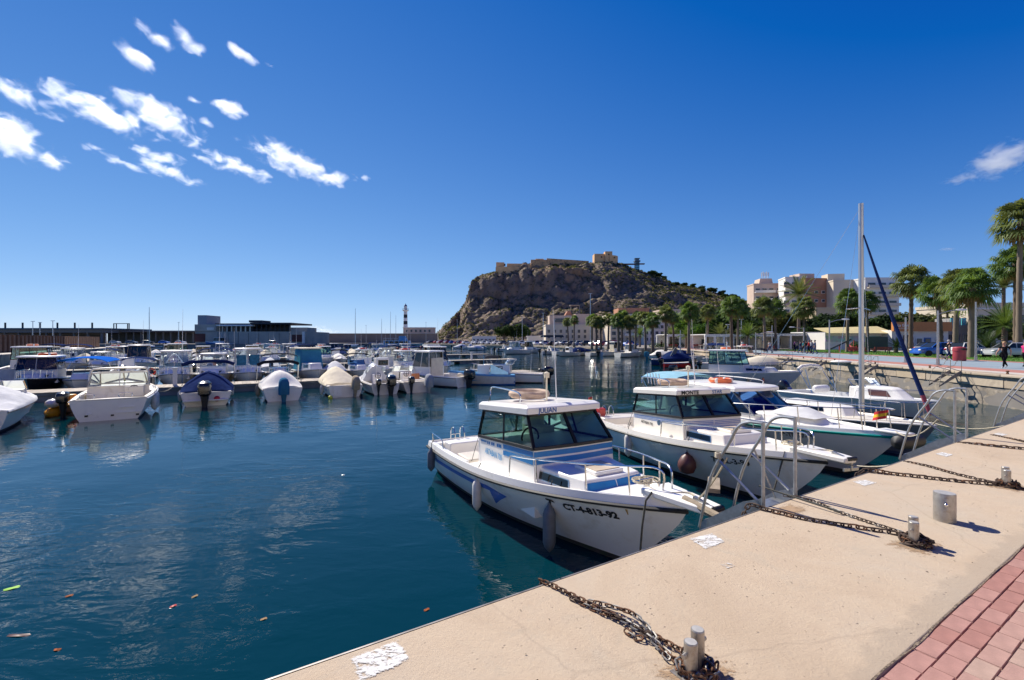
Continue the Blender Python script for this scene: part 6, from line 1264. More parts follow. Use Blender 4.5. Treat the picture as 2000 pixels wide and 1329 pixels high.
# ---- boats under the promenade wall
wba = math.atan2(-.28, .96)
BLB = new_boat('navy hulled boat with navy cover below the promenade wall', Vector((18.2, 59.5, 0)), wba, 5.6, 2.2, hm=NAVY, fs=.75, fb=1.0); cover(BLB[0], BLB[1], 1.0, 5.0, hump(.7, .5, .1), CANVB); cuddy(BLB[0], BLB[1], 2.5, 4.5, .5)
RDB = new_boat('red hulled small boat beside the navy boat', Vector((18.2, 54.5, 0)), wba, 4.4, 1.7, hm=REDP, fs=.5, fb=.8); outboard(RDB[0], -.1, 0, .45)
for k, (px, py, i, ds) in enumerate(((1268, 702, 9, 'white covered boat with grey engine leg beside the slanting pole'), (1292, 703, 8, 'white boat under blue cover left of the slanting pole'), (1338, 706, 0, 'white pilothouse boat below the benches of the promenade'), (1372, 711, 1, 'white cabin boat with bimini beside the red boat'), (1362, 722, 13, 'white cuddy boat with dark bimini nearest the red boat'), (1405, 712, 4, 'white cabin boat with red lifebuoy below the wall'), (1420, 727, 7, 'cream covered boat just left of the pale grey cruiser'), (1432, 716, 3, 'white boat with blue windscreen tucked behind the grey cruiser'))):
    dup(TMPL[i][0], ds, W(px, py, 0), wba+R(rnd.uniform(-8, 8)), 1.05, 'boats below the promenade wall')
pl = thing('slanting_pole', 'dark grey slanting plank standing in the water by the wall', 'pole', W(1298, 715, 0)); MB().bar((0, 0, -.5), (1.6, .3, 2.2), .12, .5).obj('plank', mat('plank_grey', (.12, .13, .14), .8), pl, smooth=False)
# white awning on a pole near the far corner boats
wa = thing('parasol', 'small white parasol on a bent pole by the wall', 'parasol', W(1640, 750, 0)); MB().tube([(0, 0, .2), (.1, 0, 1.6)], .02, 5).obj('pole', GELG, wa); MB().ball((.1, 0, 1.65), (.75, .5, .14), 12, 6).obj('canopy', CANVW, wa)
# ---- harbour craft far left
def workboat(label, px, py, L_, hm, ang, hous=GELW, am=None, sc_=1):
    r_, H = new_boat(label, W(px, py, 0), ang, L_, L_*.27, L_*.12, L_*.2, hm=hm, am=am, nu=16, ck=(.5, L_*.3), sole=L_*.08, bw=.2); pilothouse(H, r_, None, L_*.35, L_*.62, L_*.09, GLD, L_*.2, hous, GELW, hous, .3, wz=L_*.1); MB().tube([(L_*.4, 0, L_*.3), (L_*.38, 0, L_*.5)], .06, 5).obj('mast', GELW, r_); return r_
workboat('white and blue fishing vessel lying at the fish market, left one', 452, 679, 13, BLUEP, R(172)); workboat('white fishing vessel lying at the fish market, right one', 553, 680, 9, GELW, R(185))
r_, H = new_boat('long pale turquoise tour boat with green hull below the lighthouse', W(737, 680.5, 0), R(6), 18.5, 4.2, 1.2, 2.0, hm=mat('hull_turquoise', (.42, .55, .55), .4), am=mat('hull_green', (.02, .16, .10), .5), nu=16, ck=(.5, 3), sole=.8, bw=.1)
walls(r_, 'saloon', plan(2.5, 13, 1.8, 1.5, .6), 1.2, plan(2.5, 12.6, 1.7, 1.4, .5), 3.1, mat('saloon_blue', (.40, .50, .56), .5))
for i in range(5): MB().box((4+i*1.9, -1.78, 2.4), (1.4, .12, .7)).obj('window', GLD, r_, smooth=False)
walls(r_, 'bridge', plan(8.5, 11.5, 1.2, 1.0, .4), 3.1, plan(8.7, 11.0, 1.1, .9, .3), 4.9, LBLUE)
for i in range(6): MB().tube([(2.6+i*1.1, -1.6, 3.1), (2.6+i*1.1, -1.6, 4.0)], .04, 4).obj('rail_post', GELW, r_)
MB().tube([(2.6, -1.6, 4.0), (8.3, -1.6, 4.0)], .05, 4).obj('hand_rail', GELW, r_)
for k, (px, yt, Y, nm) in enumerate(((695, 603, 190, 'tall single mast rising left of the tour boat'), (746, 623, 235, 'short mast left of the lighthouse group'), (763, 609, 240, 'tallest mast of the group beside the lighthouse'), (773, 616, 240, 'mast nearest the lighthouse'), (289, 600, 150, 'tall mast above the sheds on the left'))):
    b0 = Vector((DX(px, Y), Y, 0)); r_ = thing('sailing_yacht', 'white yacht hull with '+nm, 'sailing boat', b0-Vector((4, 0, 0)), R(rnd.uniform(-10, 10)), 'yachts with bare masts'); H = Hull(8, 2.6, .9, 1.2, .5, .16, .8); build_hull(r_, H, GELW, ANTIFB, GELG, .1, 12); build_deck(r_, H, (.5, 2.5), .5, GEL, nu=12); walls(r_, 'coachroof', plan(2.5, 5.5, .8, .5, .3), 1, plan(2.6, 5.3, .7, .4, .2), 1.5, GELW, bevel=.05); MB().tube([(4, 0, 1), (4, 0, HW-(yt-HZ)*Y/F)], [.11, .07], 6).obj('mast', ALU, r_); MB().tube([(4, 0, 2.3), (.8, 0, 2.2)], .1, 6).obj('boom', CANVB, r_)
    for y in (-1, 1): MB().tube([(4, 0, HW-(yt-HZ)*Y/F-.3), (3.8, y, 1)], .015, 3).obj('shroud', STEEL, r_)
# orange mooring buoys
for k, (px, py) in enumerate(((777, 682), (822, 679.5), (841, 682.5))):
    o = thing('mooring_buoy', 'orange mooring buoy in open water, %s from the left' % ORD[k], 'buoy', W(px, py, 0), 0, 'orange mooring buoys'); MB().ball((0, 0, .2), .55, 10, 8).obj('float', ORANGE, o); MB().tube([(0, 0, .6), (0, 0, .85)], .06, 5).obj('eye', GALV, o)
# mooring lines of the front rows
for k, (a, b_, nm) in enumerate((((-1.9, 30.5), (-2.6, 33.9), 'navy covered'), ((2.9, 30.8), (3.6, 33.9), 'pale covered'), ((6.2, 30.6), (7.0, 33.9), 'cream covered'), ((-3.4, 29.3), (-3.0, 33.9), 'old cream'), ((10.6, 30.6), (11.2, 33.9), 'console'))):
    moor('mooring_rope', 'slack mooring rope from the %s boat to the nearest pontoon' % nm, T(a[0], a[1], .85), T(b_[0], b_[1], .55), .25)
# floating bits
for k, (px, py, m_, nm) in enumerate(((23, 1149, mat('leaf_lime', (.25, .5, .05), .6), 'lime green scrap'), (135, 1164, mat('leaf_rust', (.4, .12, .04), .7), 'rust coloured leaf'), (338, 1184, REDP, 'red leaf'), (36, 1241, FENDR, 'long maroon seed pod'), (112, 1269, mat('leaf_rust', (.4, .12, .04), .7), 'small brown leaf'), (833, 1191, mat('leaf_rust', (.4, .12, .04), .7), 'orange leaf'), (515, 1209, mat('leaf_tan', (.45, .3, .15), .7), 'tan leaf'), (670, 928, GELW, 'white scrap'), (380, 1165, mat('leaf_tan', (.45, .3, .15), .7), 'pale brown leaf'))):
    p_ = W(px, py, .006); s_ = .07 if k in (0, 3) else .035; b = MB(); a = rnd.uniform(0, 1) if k != 3 else .05; n = 9; w_ = .35 if k == 3 else .6
    b.add([(s_*cos(2*pi*i/n)*(1.6 if k == 3 else 1)*(1+.25*rnd.random()), s_*w_*sin(2*pi*i/n)*(1+.2*rnd.random()), .006*sin(i*2.1)) for i in range(n)]+[(0, 0, .012)], [(i, (i+1) % n, n) for i in range(n)]); o = b.obj('floating_leaf', m_); o.location = p_; o.rotation_euler = (0, 0, a); tag(o, '%s floating on the water at the lower left' % nm if k < 5 or k == 8 else '%s floating on open water' % nm, 'leaf')
# ================================================================== PALMS
PT = mat('palm_trunk', (.20, .155, .115), .95, var=.3, vs=3, bump=1.0, bs=9); PT2 = mat('palm_trunk_rough', (.15, .11, .08), .95, var=.35, vs=4, bump=1.0, bs=14)
FR = [mat('frond_green', (.10, .165, .045), .45, var=.4, vs=.9), mat('frond_olive', (.13, .165, .06), .45, var=.4, vs=.9)]; DEADF = mat('frond_dead', (.24, .17, .085), .8, var=.35, vs=1.5)
def fan_crown(seed, n=54, R_=1.75):
    r_ = random.Random(seed); g, dd = MB(), MB()
    for i in range(n):
        k = i/n; az = i*2.39996+r_.uniform(-.3, .3); el = R(82-150*k+r_.uniform(-10, 10)); dead = k > .82
        d_ = Vector((cos(az)*cos(el), sin(az)*cos(el), sin(el))); pet = r_.uniform(.65, 1.0)*(1 if not dead else .6); c_ = d_*pet+Vector((0, 0, -.12*(1-sin(el)))); mb = dd if dead else g
        up = Vector((0, 0, 1)); side = d_.cross(up).normalized() if abs(d_.z) < .97 else Vector((1, 0, 0)); nor = side.cross(d_).normalized()
        mb.bar((0, 0, 0), c_, .035, .02)
        nl = 21; fr = r_.uniform(.75, 1.05)*(.9 if not dead else .75); drp = r_.uniform(.45, .95)
        for j in range(nl):
            a = R(-118+236*j/(nl-1)); ld = (d_*cos(a)+side*sin(a)).normalized(); L_ = fr*(1-.22*abs(j/(nl-1)-.5)*2)*r_.uniform(.85, 1.08)
            wv = .047; pd = (side*cos(a)-d_*sin(a)).normalized(); fold = nor*.06*(1 if j % 2 else -1)
            p0 = c_; p1 = c_+ld*L_*.55+nor*(.05)+fold; p2 = c_+ld*L_*(.92 if not dead else .8)+Vector((r_.uniform(-.06, .06), r_.uniform(-.06, .06), -drp*L_*(.45+.3*abs(sin(a)))))
            mb.add([p0-pd*.01, p1-pd*wv, p2, p1+pd*wv, p0+pd*.01], [(0, 1, 3, 4), (1, 2, 3)])
    return g, dd
FAN = []
for i in range(5):
    g, dd = fan_crown(70+i); FAN.append((g.mesh('crown', FR[i % 2], smooth=False), dd.mesh('dead_fronds', DEADF, smooth=False)))
def trunkm(seed, rough=False):
    b = MB(); r_ = random.Random(seed); pts, rs = [], []
    lean = (r_.uniform(-.05, .05), r_.uniform(-.05, .05))
    for i in range(26):
        k = i/25; pts.append((lean[0]*k*k, lean[1]*k*k, k)); rs.append(.042*(1.35-.35*min(1, k*5))*(1-.18*k)*(1+(.10 if rough else .05)*(1 if i % 2 else -1))+(.006 if k > .9 else 0))
    return b.tube(pts, rs, 10).mesh('trunk', PT2 if rough else PT), lean
TRK = [trunkm(i, i > 1) for i in range(4)]
def palm(label, loc, h, cr, k, group='palms along the promenade', rr=1.0):
    o = thing('fan_palm', label, 'palm', loc, rnd.uniform(0, 6.3), group); tm, ln = TRK[k % 4]; th = h+cr*.12
    link('trunk', tm, o, s=(6.5*rr, 6.5*rr, th)); a = (ln[0]*6.5*rr, ln[1]*6.5*rr, th); link('crown', FAN[k % 5][0], o, a, (0, 0, rnd.uniform(0, 6)), cr*.62); link('dead_fronds', FAN[k % 5][1], o, a, (0, 0, rnd.uniform(0, 6)), cr*.62); return o
# (trunk px, base py or None with depth, crown centre py, crown radius px)
PAL = [(1897, 699, 566, 62, 0), (1866, 694, 560, 52, 0), (1838, 692, 575, 50, 0), (1779, 688, 556, 52, 0), (1695, 688, 592, 36, 0), (1655, 688, 590, 38, 0), (1571, 684, 604, 36, 0), (1515, 685, 606, 32, 0), (1494, 687, 602, 34, 0), (1441, 684, 606, 34, 0), (1429, 690, 602, 34, 0), (1382, 682, 612, 26, 0), (1345, 690, 612, 32, 0), (1300, 686, 616, 28, 0), (1316, 682, 622, 22, 0), (1275, 688, 628, 26, 0), (1261, 684, 624, 24, 0), (1241, 682, 624, 22, 0), (1231, 686, 632, 24, 0), (1215, 684, 622, 24, 0), (1208, 686, 628, 24, 0), (1188, 682, 626, 20, 0), (1174, 682, 632, 20, 0), (1165, 684, 630, 20, 0), (1156, 682, 627, 20, 0), (1121, 678, 626, 15, 0), (1110, 677, 630, 15, 0)]
for i, (px, pb, pc, pr, _) in enumerate(PAL):
    Y = (HW-QZ)*F/(pb-HZ); Y = min(Y, 150); loc = Vector((DX(px, Y), Y, QZ-.05)); h = (pb-pc)*Y/F if Y < 149 else HW-(pc-HZ)*Y/F-QZ
    palm('fan palm along the promenade, %s from the right of the palm row' % (ORD+['twenty-third', 'twenty-fourth', 'twenty-fifth', 'twenty-sixth', 'twenty-seventh'])[i], loc, h, pr*Y/F*.80, i, rr=.75 if i > 3 else 1.0)
palm('tall wind blown fan palm at the right edge', Vector((DX(1990, 46), 46, QZ)), (660-425)*46/F+1.2, 3.0, 1, rr=.9); palm('second tall fan palm just below the wind blown one', Vector((DX(1984, 52), 52, QZ)), HW-(520-HZ)*52/F-QZ, 2.7, 2, rr=.9)
# feather palms and cycads
def feather(seed, n=34, droop=.55):
    r_ = random.Random(seed); b = MB()
    for i in range(n):
        az = i*2.39996; el = R(80-95*(i/n)+r_.uniform(-6, 6)); P = []; p_ = Vector((0, 0, 0)); d_ = Vector((cos(az)*cos(el), sin(az)*cos(el), sin(el)))
        for j in range(9): P.append(p_.copy()); p_ = p_+d_*.125; d_ = (d_+Vector((0, 0, -droop*.13))).normalized()
        b.tube(P, [.012]*8+[.004], 4)
        for j in range(1, 9):
            d2 = (P[j]-P[j-1]).normalized(); s_ = d2.cross(Vector((0, 0, 1))).normalized() if abs(d2.z) < .98 else Vector((1, 0, 0))
            for sg in (-1, 1):
                for q in (0, .5):
                    o_ = P[j-1].lerp(P[j], q); L_ = .26*sin(pi*(.12+.82*(j+q)/9)); e = o_+(s_*sg*.9+d2*.55+Vector((0, 0, .18))).normalized()*L_; b.add([o_-d2*.02, o_+d2*.02, e], [(0, 1, 2)])
    return b
FEA = [feather(i).mesh('crown', m_, smooth=False) for i, m_ in ((3, FR[1]), (5, FR[0]), (8, mat('cycad_green', (.03, .06, .02), .5, var=.3)))]
def date_palm(name, label, loc, h, R_, k, tr=.3, cat='palm'):
    o = thing(name, label, cat, loc); b = MB().tube([(0, 0, 0), (0, 0, h*.5), (.05, 0, h)], [tr*1.2, tr, tr*.9], 10); b.obj('trunk', PT2, o); link('crown', FEA[k], o, (.05, 0, h), (0, 0, rnd.uniform(0, 6)), R_); return o
date_palm('date_palm', 'feathery date palm rising behind the fan palms at the brick block', D(1560, 598, 95)-Vector((0, 0, 8)), 10.5, 4.2, 0)
date_palm('date_palm', 'date palm with long fronds behind the villa at the right', Vector((DX(1960, 85), 85, QZ)), HW-(560-HZ)*85/F-QZ, 4.5, 0); date_palm('date_palm', 'low date palm in front of the villa', Vector((DX(1962, 60), 60, QZ)), 3.6, 3.2, 1)
for k, (px, Y, h, R_) in enumerate(((1850, 90, 7, 3.2), (1460, 80, 2.5, 2.4), (1405, 92, 2.8, 2.6), (1340, 92, 2.6, 2.2), (1310, 100, 2.8, 2.3), (1250, 110, 3, 2.2))): date_palm('young_palm', 'young feathery palm under the fan palms, %s from the right' % ORD[k], Vector((DX(px, Y), Y, QZ)), h, R_, k % 2, .2)
date_palm('cycad', 'large dark cycad on the lawn beside the white car', W(1926, 697, QZ), .9, 2.0, 2, .28, 'cycad'); date_palm('cycad', 'smaller cycad on the lawn beside the red benches', W(1750, 690, QZ), .8, 1.4, 2, .22, 'cycad')
o = thing('clipped_bush', 'round clipped green bush on the lawn by the benches', 'bush', W(1678, 688, QZ)); leafcrown([((0, 0, .75), .95)], 900, .09, 5).obj('foliage', LEAFS[1], o, smooth=False)
o = thing('hedge', 'low clipped hedge behind the far benches', 'hedge', Vector((DX(1300, 98), 98, QZ))); leafcrown([((x*.8-3, 0, .6), .7) for x in range(9)], 1800, .1, 6).obj('foliage', LEAFS[1], o, smooth=False)
# ---- background trees
for k, (px, Y, yt, lm, wd) in enumerate(((985, 215, 634, 0, 1.2), (1005, 212, 632, 0, 1.1), (1022, 214, 630, 1, 1.0), (1345, 140, 605, 3, 1.1), (1390, 130, 612, 0, 1.2), (1412, 128, 610, 1, 1.2), (1450, 125, 592, 0, 1.3), (1475, 120, 604, 0, 1.3), (1510, 112, 610, 0, 1.3), (1530, 108, 604, 2, 1.0), (1550, 106, 606, 2, 1.0), (1590, 105, 615, 0, 1.2), (1612, 104, 612, 0, 1.1), (1640, 104, 606, 0, 1.2), (1670, 104, 618, 1, 1.2), (1700, 104, 622, 2, 1.2), (1725, 102, 610, 0, 1.2), (1760, 102, 612, 1, 1.2), (1800, 100, 605, 2, 1.2), (1832, 98, 620, 1, 1.1), (1860, 100, 612, 2, 1.2), (1940, 78, 612, 0, 1.0), (1985, 75, 625, 2, 1.1), (1880, 105, 610, 2, 1.1), (1365, 120, 628, 3, 1.2), (1470, 105, 634, 2, 1.3), (1430, 100, 640, 2, 1.2), (1575, 96, 632, 0, 1.1), (1685, 92, 632, 1, 1.2))):
    h = HW-(yt-HZ)*Y/F-QZ; tree((DX(px, Y), Y, QZ), h, k, lm, '%s tree behind the promenade palms, %s from the left' % (('dark evergreen', 'mid green', 'olive toned', 'bright green')[lm], (ORD+['twenty-third', 'twenty-fourth', 'twenty-fifth', 'twenty-sixth', 'twenty-seventh', 'twenty-eighth', 'twenty-ninth'])[k]), 'trees behind the promenade', wd)
# ================================================================== STREET FURNITURE
def lamp(px, pb, pt, label, arm=1, m=GALV):
    loc = W(px, pb, QZ); h = (pb-pt)*loc.y/F; o = thing('street_lamp', label, 'street lamp', loc, 0, 'promenade lamp posts'); MB().tube([(0, 0, 0), (0, 0, .4), (0, 0, .41), (0, 0, h)], [.10, .10, .075, .055], 8).obj('post', m, o); MB().lathe([(.2, 0), (.2, .03), (.1, .05)], n=10).obj('base_plate', m, o)
    if arm: a = MB().tube([(0, 0, h-.25), (arm*.8, 0, h-.02), (arm*1.3, 0, h+.03)], .035, 6).obj('arm', m, o); MB().ball((arm*1.6, 0, h+.05), (.42, .16, .08), 10, 6).obj('lamp_head', GELG, a)
for k, a in enumerate(((1832, 713, 607, 'grey lamp post with arm beside the red bin', 1), (1620, 698, 625, 'grey lamp post with arm right of the walking group', 1), (1769, 708, 620, 'tall pale post in front of the blue car', 0), (1570, 689, 640, 'lamp post at the walking group', -1), (1508, 690, 636, 'lamp post in front of the cafe terrace', 0), (1476, 694, 650, 'thin lamp post left of the walking group', 1), (1906, 705, 590, 'blue grey pole right of the big palm', 0), (1329, 690, 645, 'lamp post behind the far benches', 0))): lamp(*a)
for k, (px, Y, yt) in enumerate(((1153, 120, 574), (1061, 140, 612), (1020, 170, 620), (1083, 140, 625), (893, 240, 625), (1448, 100, 624), (1422, 100, 634), (349, 200, 630), (64, 120, 628), (103, 118, 627), (78, 130, 630), (715, 265, 636), (832, 262, 630))):
    o = thing('light_mast', 'thin far light mast, %s of those in the background' % ORD[k], 'light mast', (DX(px, Y), Y, QZ if px > 800 or px < 120 else QZ), 0, 'far light masts'); h = HW-(yt-HZ)*Y/F-QZ; MB().tube([(0, 0, -2), (0, 0, h)], [.12, .07], 6).obj('pole', ALU, o); MB().box((0, 0, h), (.9, .25, .12)).obj('lamp_head', GELG, o, smooth=False)
BENR = mat('bench_red', (.33, .05, .04), .6, var=.2)
def bench(loc, rz, label):
    o = thing('park_bench', label, 'bench', loc, rz, 'red slatted benches')
    for i in range(3): MB().box((0, -.18+.17*i, .45), (1.8, .14, .04)).obj('seat_slat', BENR, o, smooth=False)
    for i in range(2): MB().box((0, .32+.03*i, .62+.17*i), (1.8, .04, .14)).obj('back_slat', BENR, o, smooth=False)
    for s_ in (-.7, .7): MB().bar((s_, -.2, 0), (s_, -.15, .44), .06).bar((s_, .25, 0), (s_, .36, .85), .06).bar((s_, -.2, .42), (s_, .3, .42), .06).obj('leg', DKST, o, smooth=False)
bench(W(1676, 693, QZ), R(-15), 'red bench nearest the lamp post on the promenade'); bench(W(1722, 692, QZ), R(165), 'red bench beside the smaller cycad'); bench(W(1315, 681, QZ), 0, 'red bench in front of the far hedge, left one'); bench(W(1364, 681.5, QZ), 0, 'red bench in front of the far hedge, right one'); bench(W(1505, 687, QZ), R(5), 'red bench at the cafe terrace')
bn = thing('litter_bin', 'red cylindrical litter bin on the promenade edge', 'litter bin', W(1874, 705, QZ)); MB().lathe([(.40, 0), (.42, .05), (.42, .78), (.45, .8), (.45, .84)], n=20).obj('body', mat('bin_red', (.33, .035, .045), .45, var=.15), bn, ang=.5); MB().lathe([(.44, .84), (.43, 1.05), (.35, 1.13), (0, 1.16)], n=20).obj('lid', mat('bin_red', (.33, .035, .045), .45), bn, ang=.5); MB().box((0, -.40, .95), (.4, .1, .14)).obj('opening', DARKW, bn, smooth=False)
bb = thing('billboard', 'dark green notice board behind the red benches', 'billboard', W(1712, 689, QZ)); MB().box((0, 0, 1.35), (3.0, .12, 1.6)).obj('board', mat('board_green', (.06, .075, .06), .6), bb, smooth=False); [MB().bar((s_, 0, 0), (s_, 0, 1.0), .1).obj('leg', DKST, bb) for s_ in (-1.2, 1.2)]
sd = thing('seesaw_frame', 'dark slanting play beam behind the red benches', 'play equipment', W(1640, 688, QZ)); MB().bar((-1.6, 0, .3), (1.6, 0, 1.8), .18).obj('beam', DKST, sd); MB().bar((0, 0, 0), (0, 0, 1.1), .12).obj('stand', BENR, sd); MB().bar((2.0, 0, 0), (2.0, 0, 1.7), .1).bar((2.0, 0, .6), (4.6, 0, .6), .12).obj('red_frame', BENR, sd)
# ================================================================== CARS
CGL = mat('car_glass', (.02, .025, .03), .08, var=0); TYRE = mat('tyre', (.02, .02, .02), .8); RIM = mat('wheel_rim', (.5, .5, .5), .35, .8); LAMPW = mat('headlamp', (.75, .75, .75), .15); LAMPR = mat('tail_lamp', (.4, .02, .02), .2)
def car_meshes(pm):
    prof = [(-2.1, .35, .55), (-2.12, .7, .82), (-1.9, .95, .86), (-1.3, .98, .86), (0, .96, .87), (.8, .93, .87), (1.6, .84, .84), (2.0, .7, .78), (2.1, .4, .6)]; b = MB(); rows = []
    for x, z, w_ in prof: rows.append([(x, -w_*.96, .28), (x, -w_, (z+.25)*.55), (x, -w_*.9, z), (x, 0, z+.02), (x, w_*.9, z), (x, w_, (z+.25)*.55), (x, w_*.96, .28)])
    b.grid(rows); b.add(rows[0], [tuple(range(7))]); b.add(rows[-1], [tuple(range(7))[::-1]]); body = b.mesh('body', pm, ang=.6)
    c = MB(); lo = [(-1.75, .76), (-1.1, .8), (.1, .8), (.95, .74)]; hi = [(-1.35, .60), (-1.0, .63), (.0, .63), (.30, .58)]
    c.grid([[(x, -w_, .93) for x, w_ in lo]+[(x, w_, .93) for x, w_ in lo[::-1]], [(x, -w_, 1.40) for x, w_ in hi]+[(x, w_, 1.40) for x, w_ in hi[::-1]]], wrap=True); win = c.mesh('windows', CGL, smooth=False)
    rf = MB(); rf.grid([[(x, -w_-.01, 1.39) for x, w_ in hi], [(x, -w_*.8, 1.45) for x, w_ in hi], [(x, w_*.8, 1.45) for x, w_ in hi], [(x, w_+.01, 1.39) for x, w_ in hi]])
    for sg in (-1, 1):
        for (x0, w0), (x1, w1) in zip(lo, hi): rf.bar((x0, sg*w0*1.005, .93), (x1, sg*w1*1.005, 1.4), .07, .05)
    return body, win, rf.mesh('roof', pm, smooth=False)
wh = MB().lathe([(.2, -.1), (.31, -.1), (.32, -.06), (.32, .06), (.31, .1), (.2, .1)], n=16, axis='y').mesh('tyre', TYRE); rimm = MB().lathe([(0, -.09), (.2, -.095), (.2, .095), (0, .09)], n=12, axis='y').mesh('rim', RIM); hl = MB().ball((0, 0, 0), (.06, .2, .09), 8, 5).mesh('headlight', LAMPW); tl = MB().ball((0, 0, 0), (.05, .16, .12), 8, 5).mesh('tail_light', LAMPR)
CCOL = {n_: mat('car_'+n_, c_, .25, .1, var=.02, coat=.6) for n_, c_ in (('white', (.75, .75, .75)), ('silver', (.42, .44, .46)), ('grey', (.13, .135, .145)), ('black', (.02, .02, .023)), ('blue', (.015, .10, .45)), ('red', (.40, .02, .03)))}; CM = {n_: car_meshes(m_) for n_, m_ in CCOL.items()}
def car(label, loc, rz, c_, s=(1, 1, 1), group='parked cars'):
    o = thing('parked_car', label, 'car', loc, rz, group); o.scale = s; bd, wn, rf = CM[c_]; link('body', bd, o); link('windows', wn, o); link('roof', rf, o)
    for x in (-1.3, 1.3):
        for y in (-.78, .78): q = link('wheel', wh, o, (x, y, .32)); link('rim', rimm, q)
    for y in (-.6, .6): link('headlight', hl, o, (2.04, y, .66)); link('tail_light', tl, o, (-2.1, y, .75))
    return o
car('bright blue hatchback parked beyond the lawn', W(1827, 696, QZ), R(176), 'blue', group='cars beyond the lawn'); car('white car parked between the palms and the big cycad', W(1893, 697, QZ), R(8), 'white', group='cars beyond the lawn'); car('silver car parked right of the big cycad behind the walking woman', W(1972, 698.5, QZ), R(175), 'silver', group='cars beyond the lawn'); car('red car parked behind the smaller cycad', W(1730, 689, QZ)+Vector((0, 4, 0)), R(20), 'red', group='cars beyond the lawn'); car('dark grey car behind the lamp post and the walking man', W(1860, 694, QZ)+Vector((0, 2, 0)), R(5), 'grey', group='cars beyond the lawn')
crs = ['white', 'silver', 'grey', 'black', 'blue', 'white', 'silver', 'grey', 'red']
k = 0
for i in range(46):
    u = i/45; a = Vector((-52, 252, 0)).lerp(Vector((26, 118, 0)), u); 
    if rnd.random() < .1: continue
    c_ = crs[rnd.randrange(9)]; car('%s car in the far shore car park, place %s from the left' % (c_, (ORD+['twenty-third', 'twenty-fourth', 'twenty-fifth', 'twenty-sixth', 'twenty-seventh', 'twenty-eighth', 'twenty-ninth', 'thirtieth', 'thirty-first', 'thirty-second', 'thirty-third', 'thirty-fourth', 'thirty-fifth', 'thirty-sixth', 'thirty-seventh', 'thirty-eighth', 'thirty-ninth', 'fortieth', 'forty-first', 'forty-second', 'forty-third', 'forty-fourth', 'forty-fifth', 'forty-sixth'])[k]), a+Vector((rnd.uniform(3.5, 5.5), rnd.uniform(2, 3), QZ-.06)), sha+R(rnd.uniform(-8, 8)), c_, (1, 1, rnd.uniform(.98, 1.15)), 'cars along the far shore'); k += 1
for i in range(9): c_ = crs[i]; car('%s car parked before the cream harbour building, %s from the left' % (c_, ORD[i]), Vector((8+i*3.0, 152-i*1.2, QZ-.06)), R(95+rnd.uniform(-6, 6)), c_, (1, 1, 1.05), 'cars at the harbour building')
for i in range(5): c_ = crs[i+1]; car('%s car parked in the fishing port, %s from the left' % (c_, ORD[i]), Vector((DX(225+i*32, 205), 205, QZ-.06)), R(rnd.uniform(-20, 20)), c_, (1.1, 1.1, 1.15), 'cars in the fishing port')
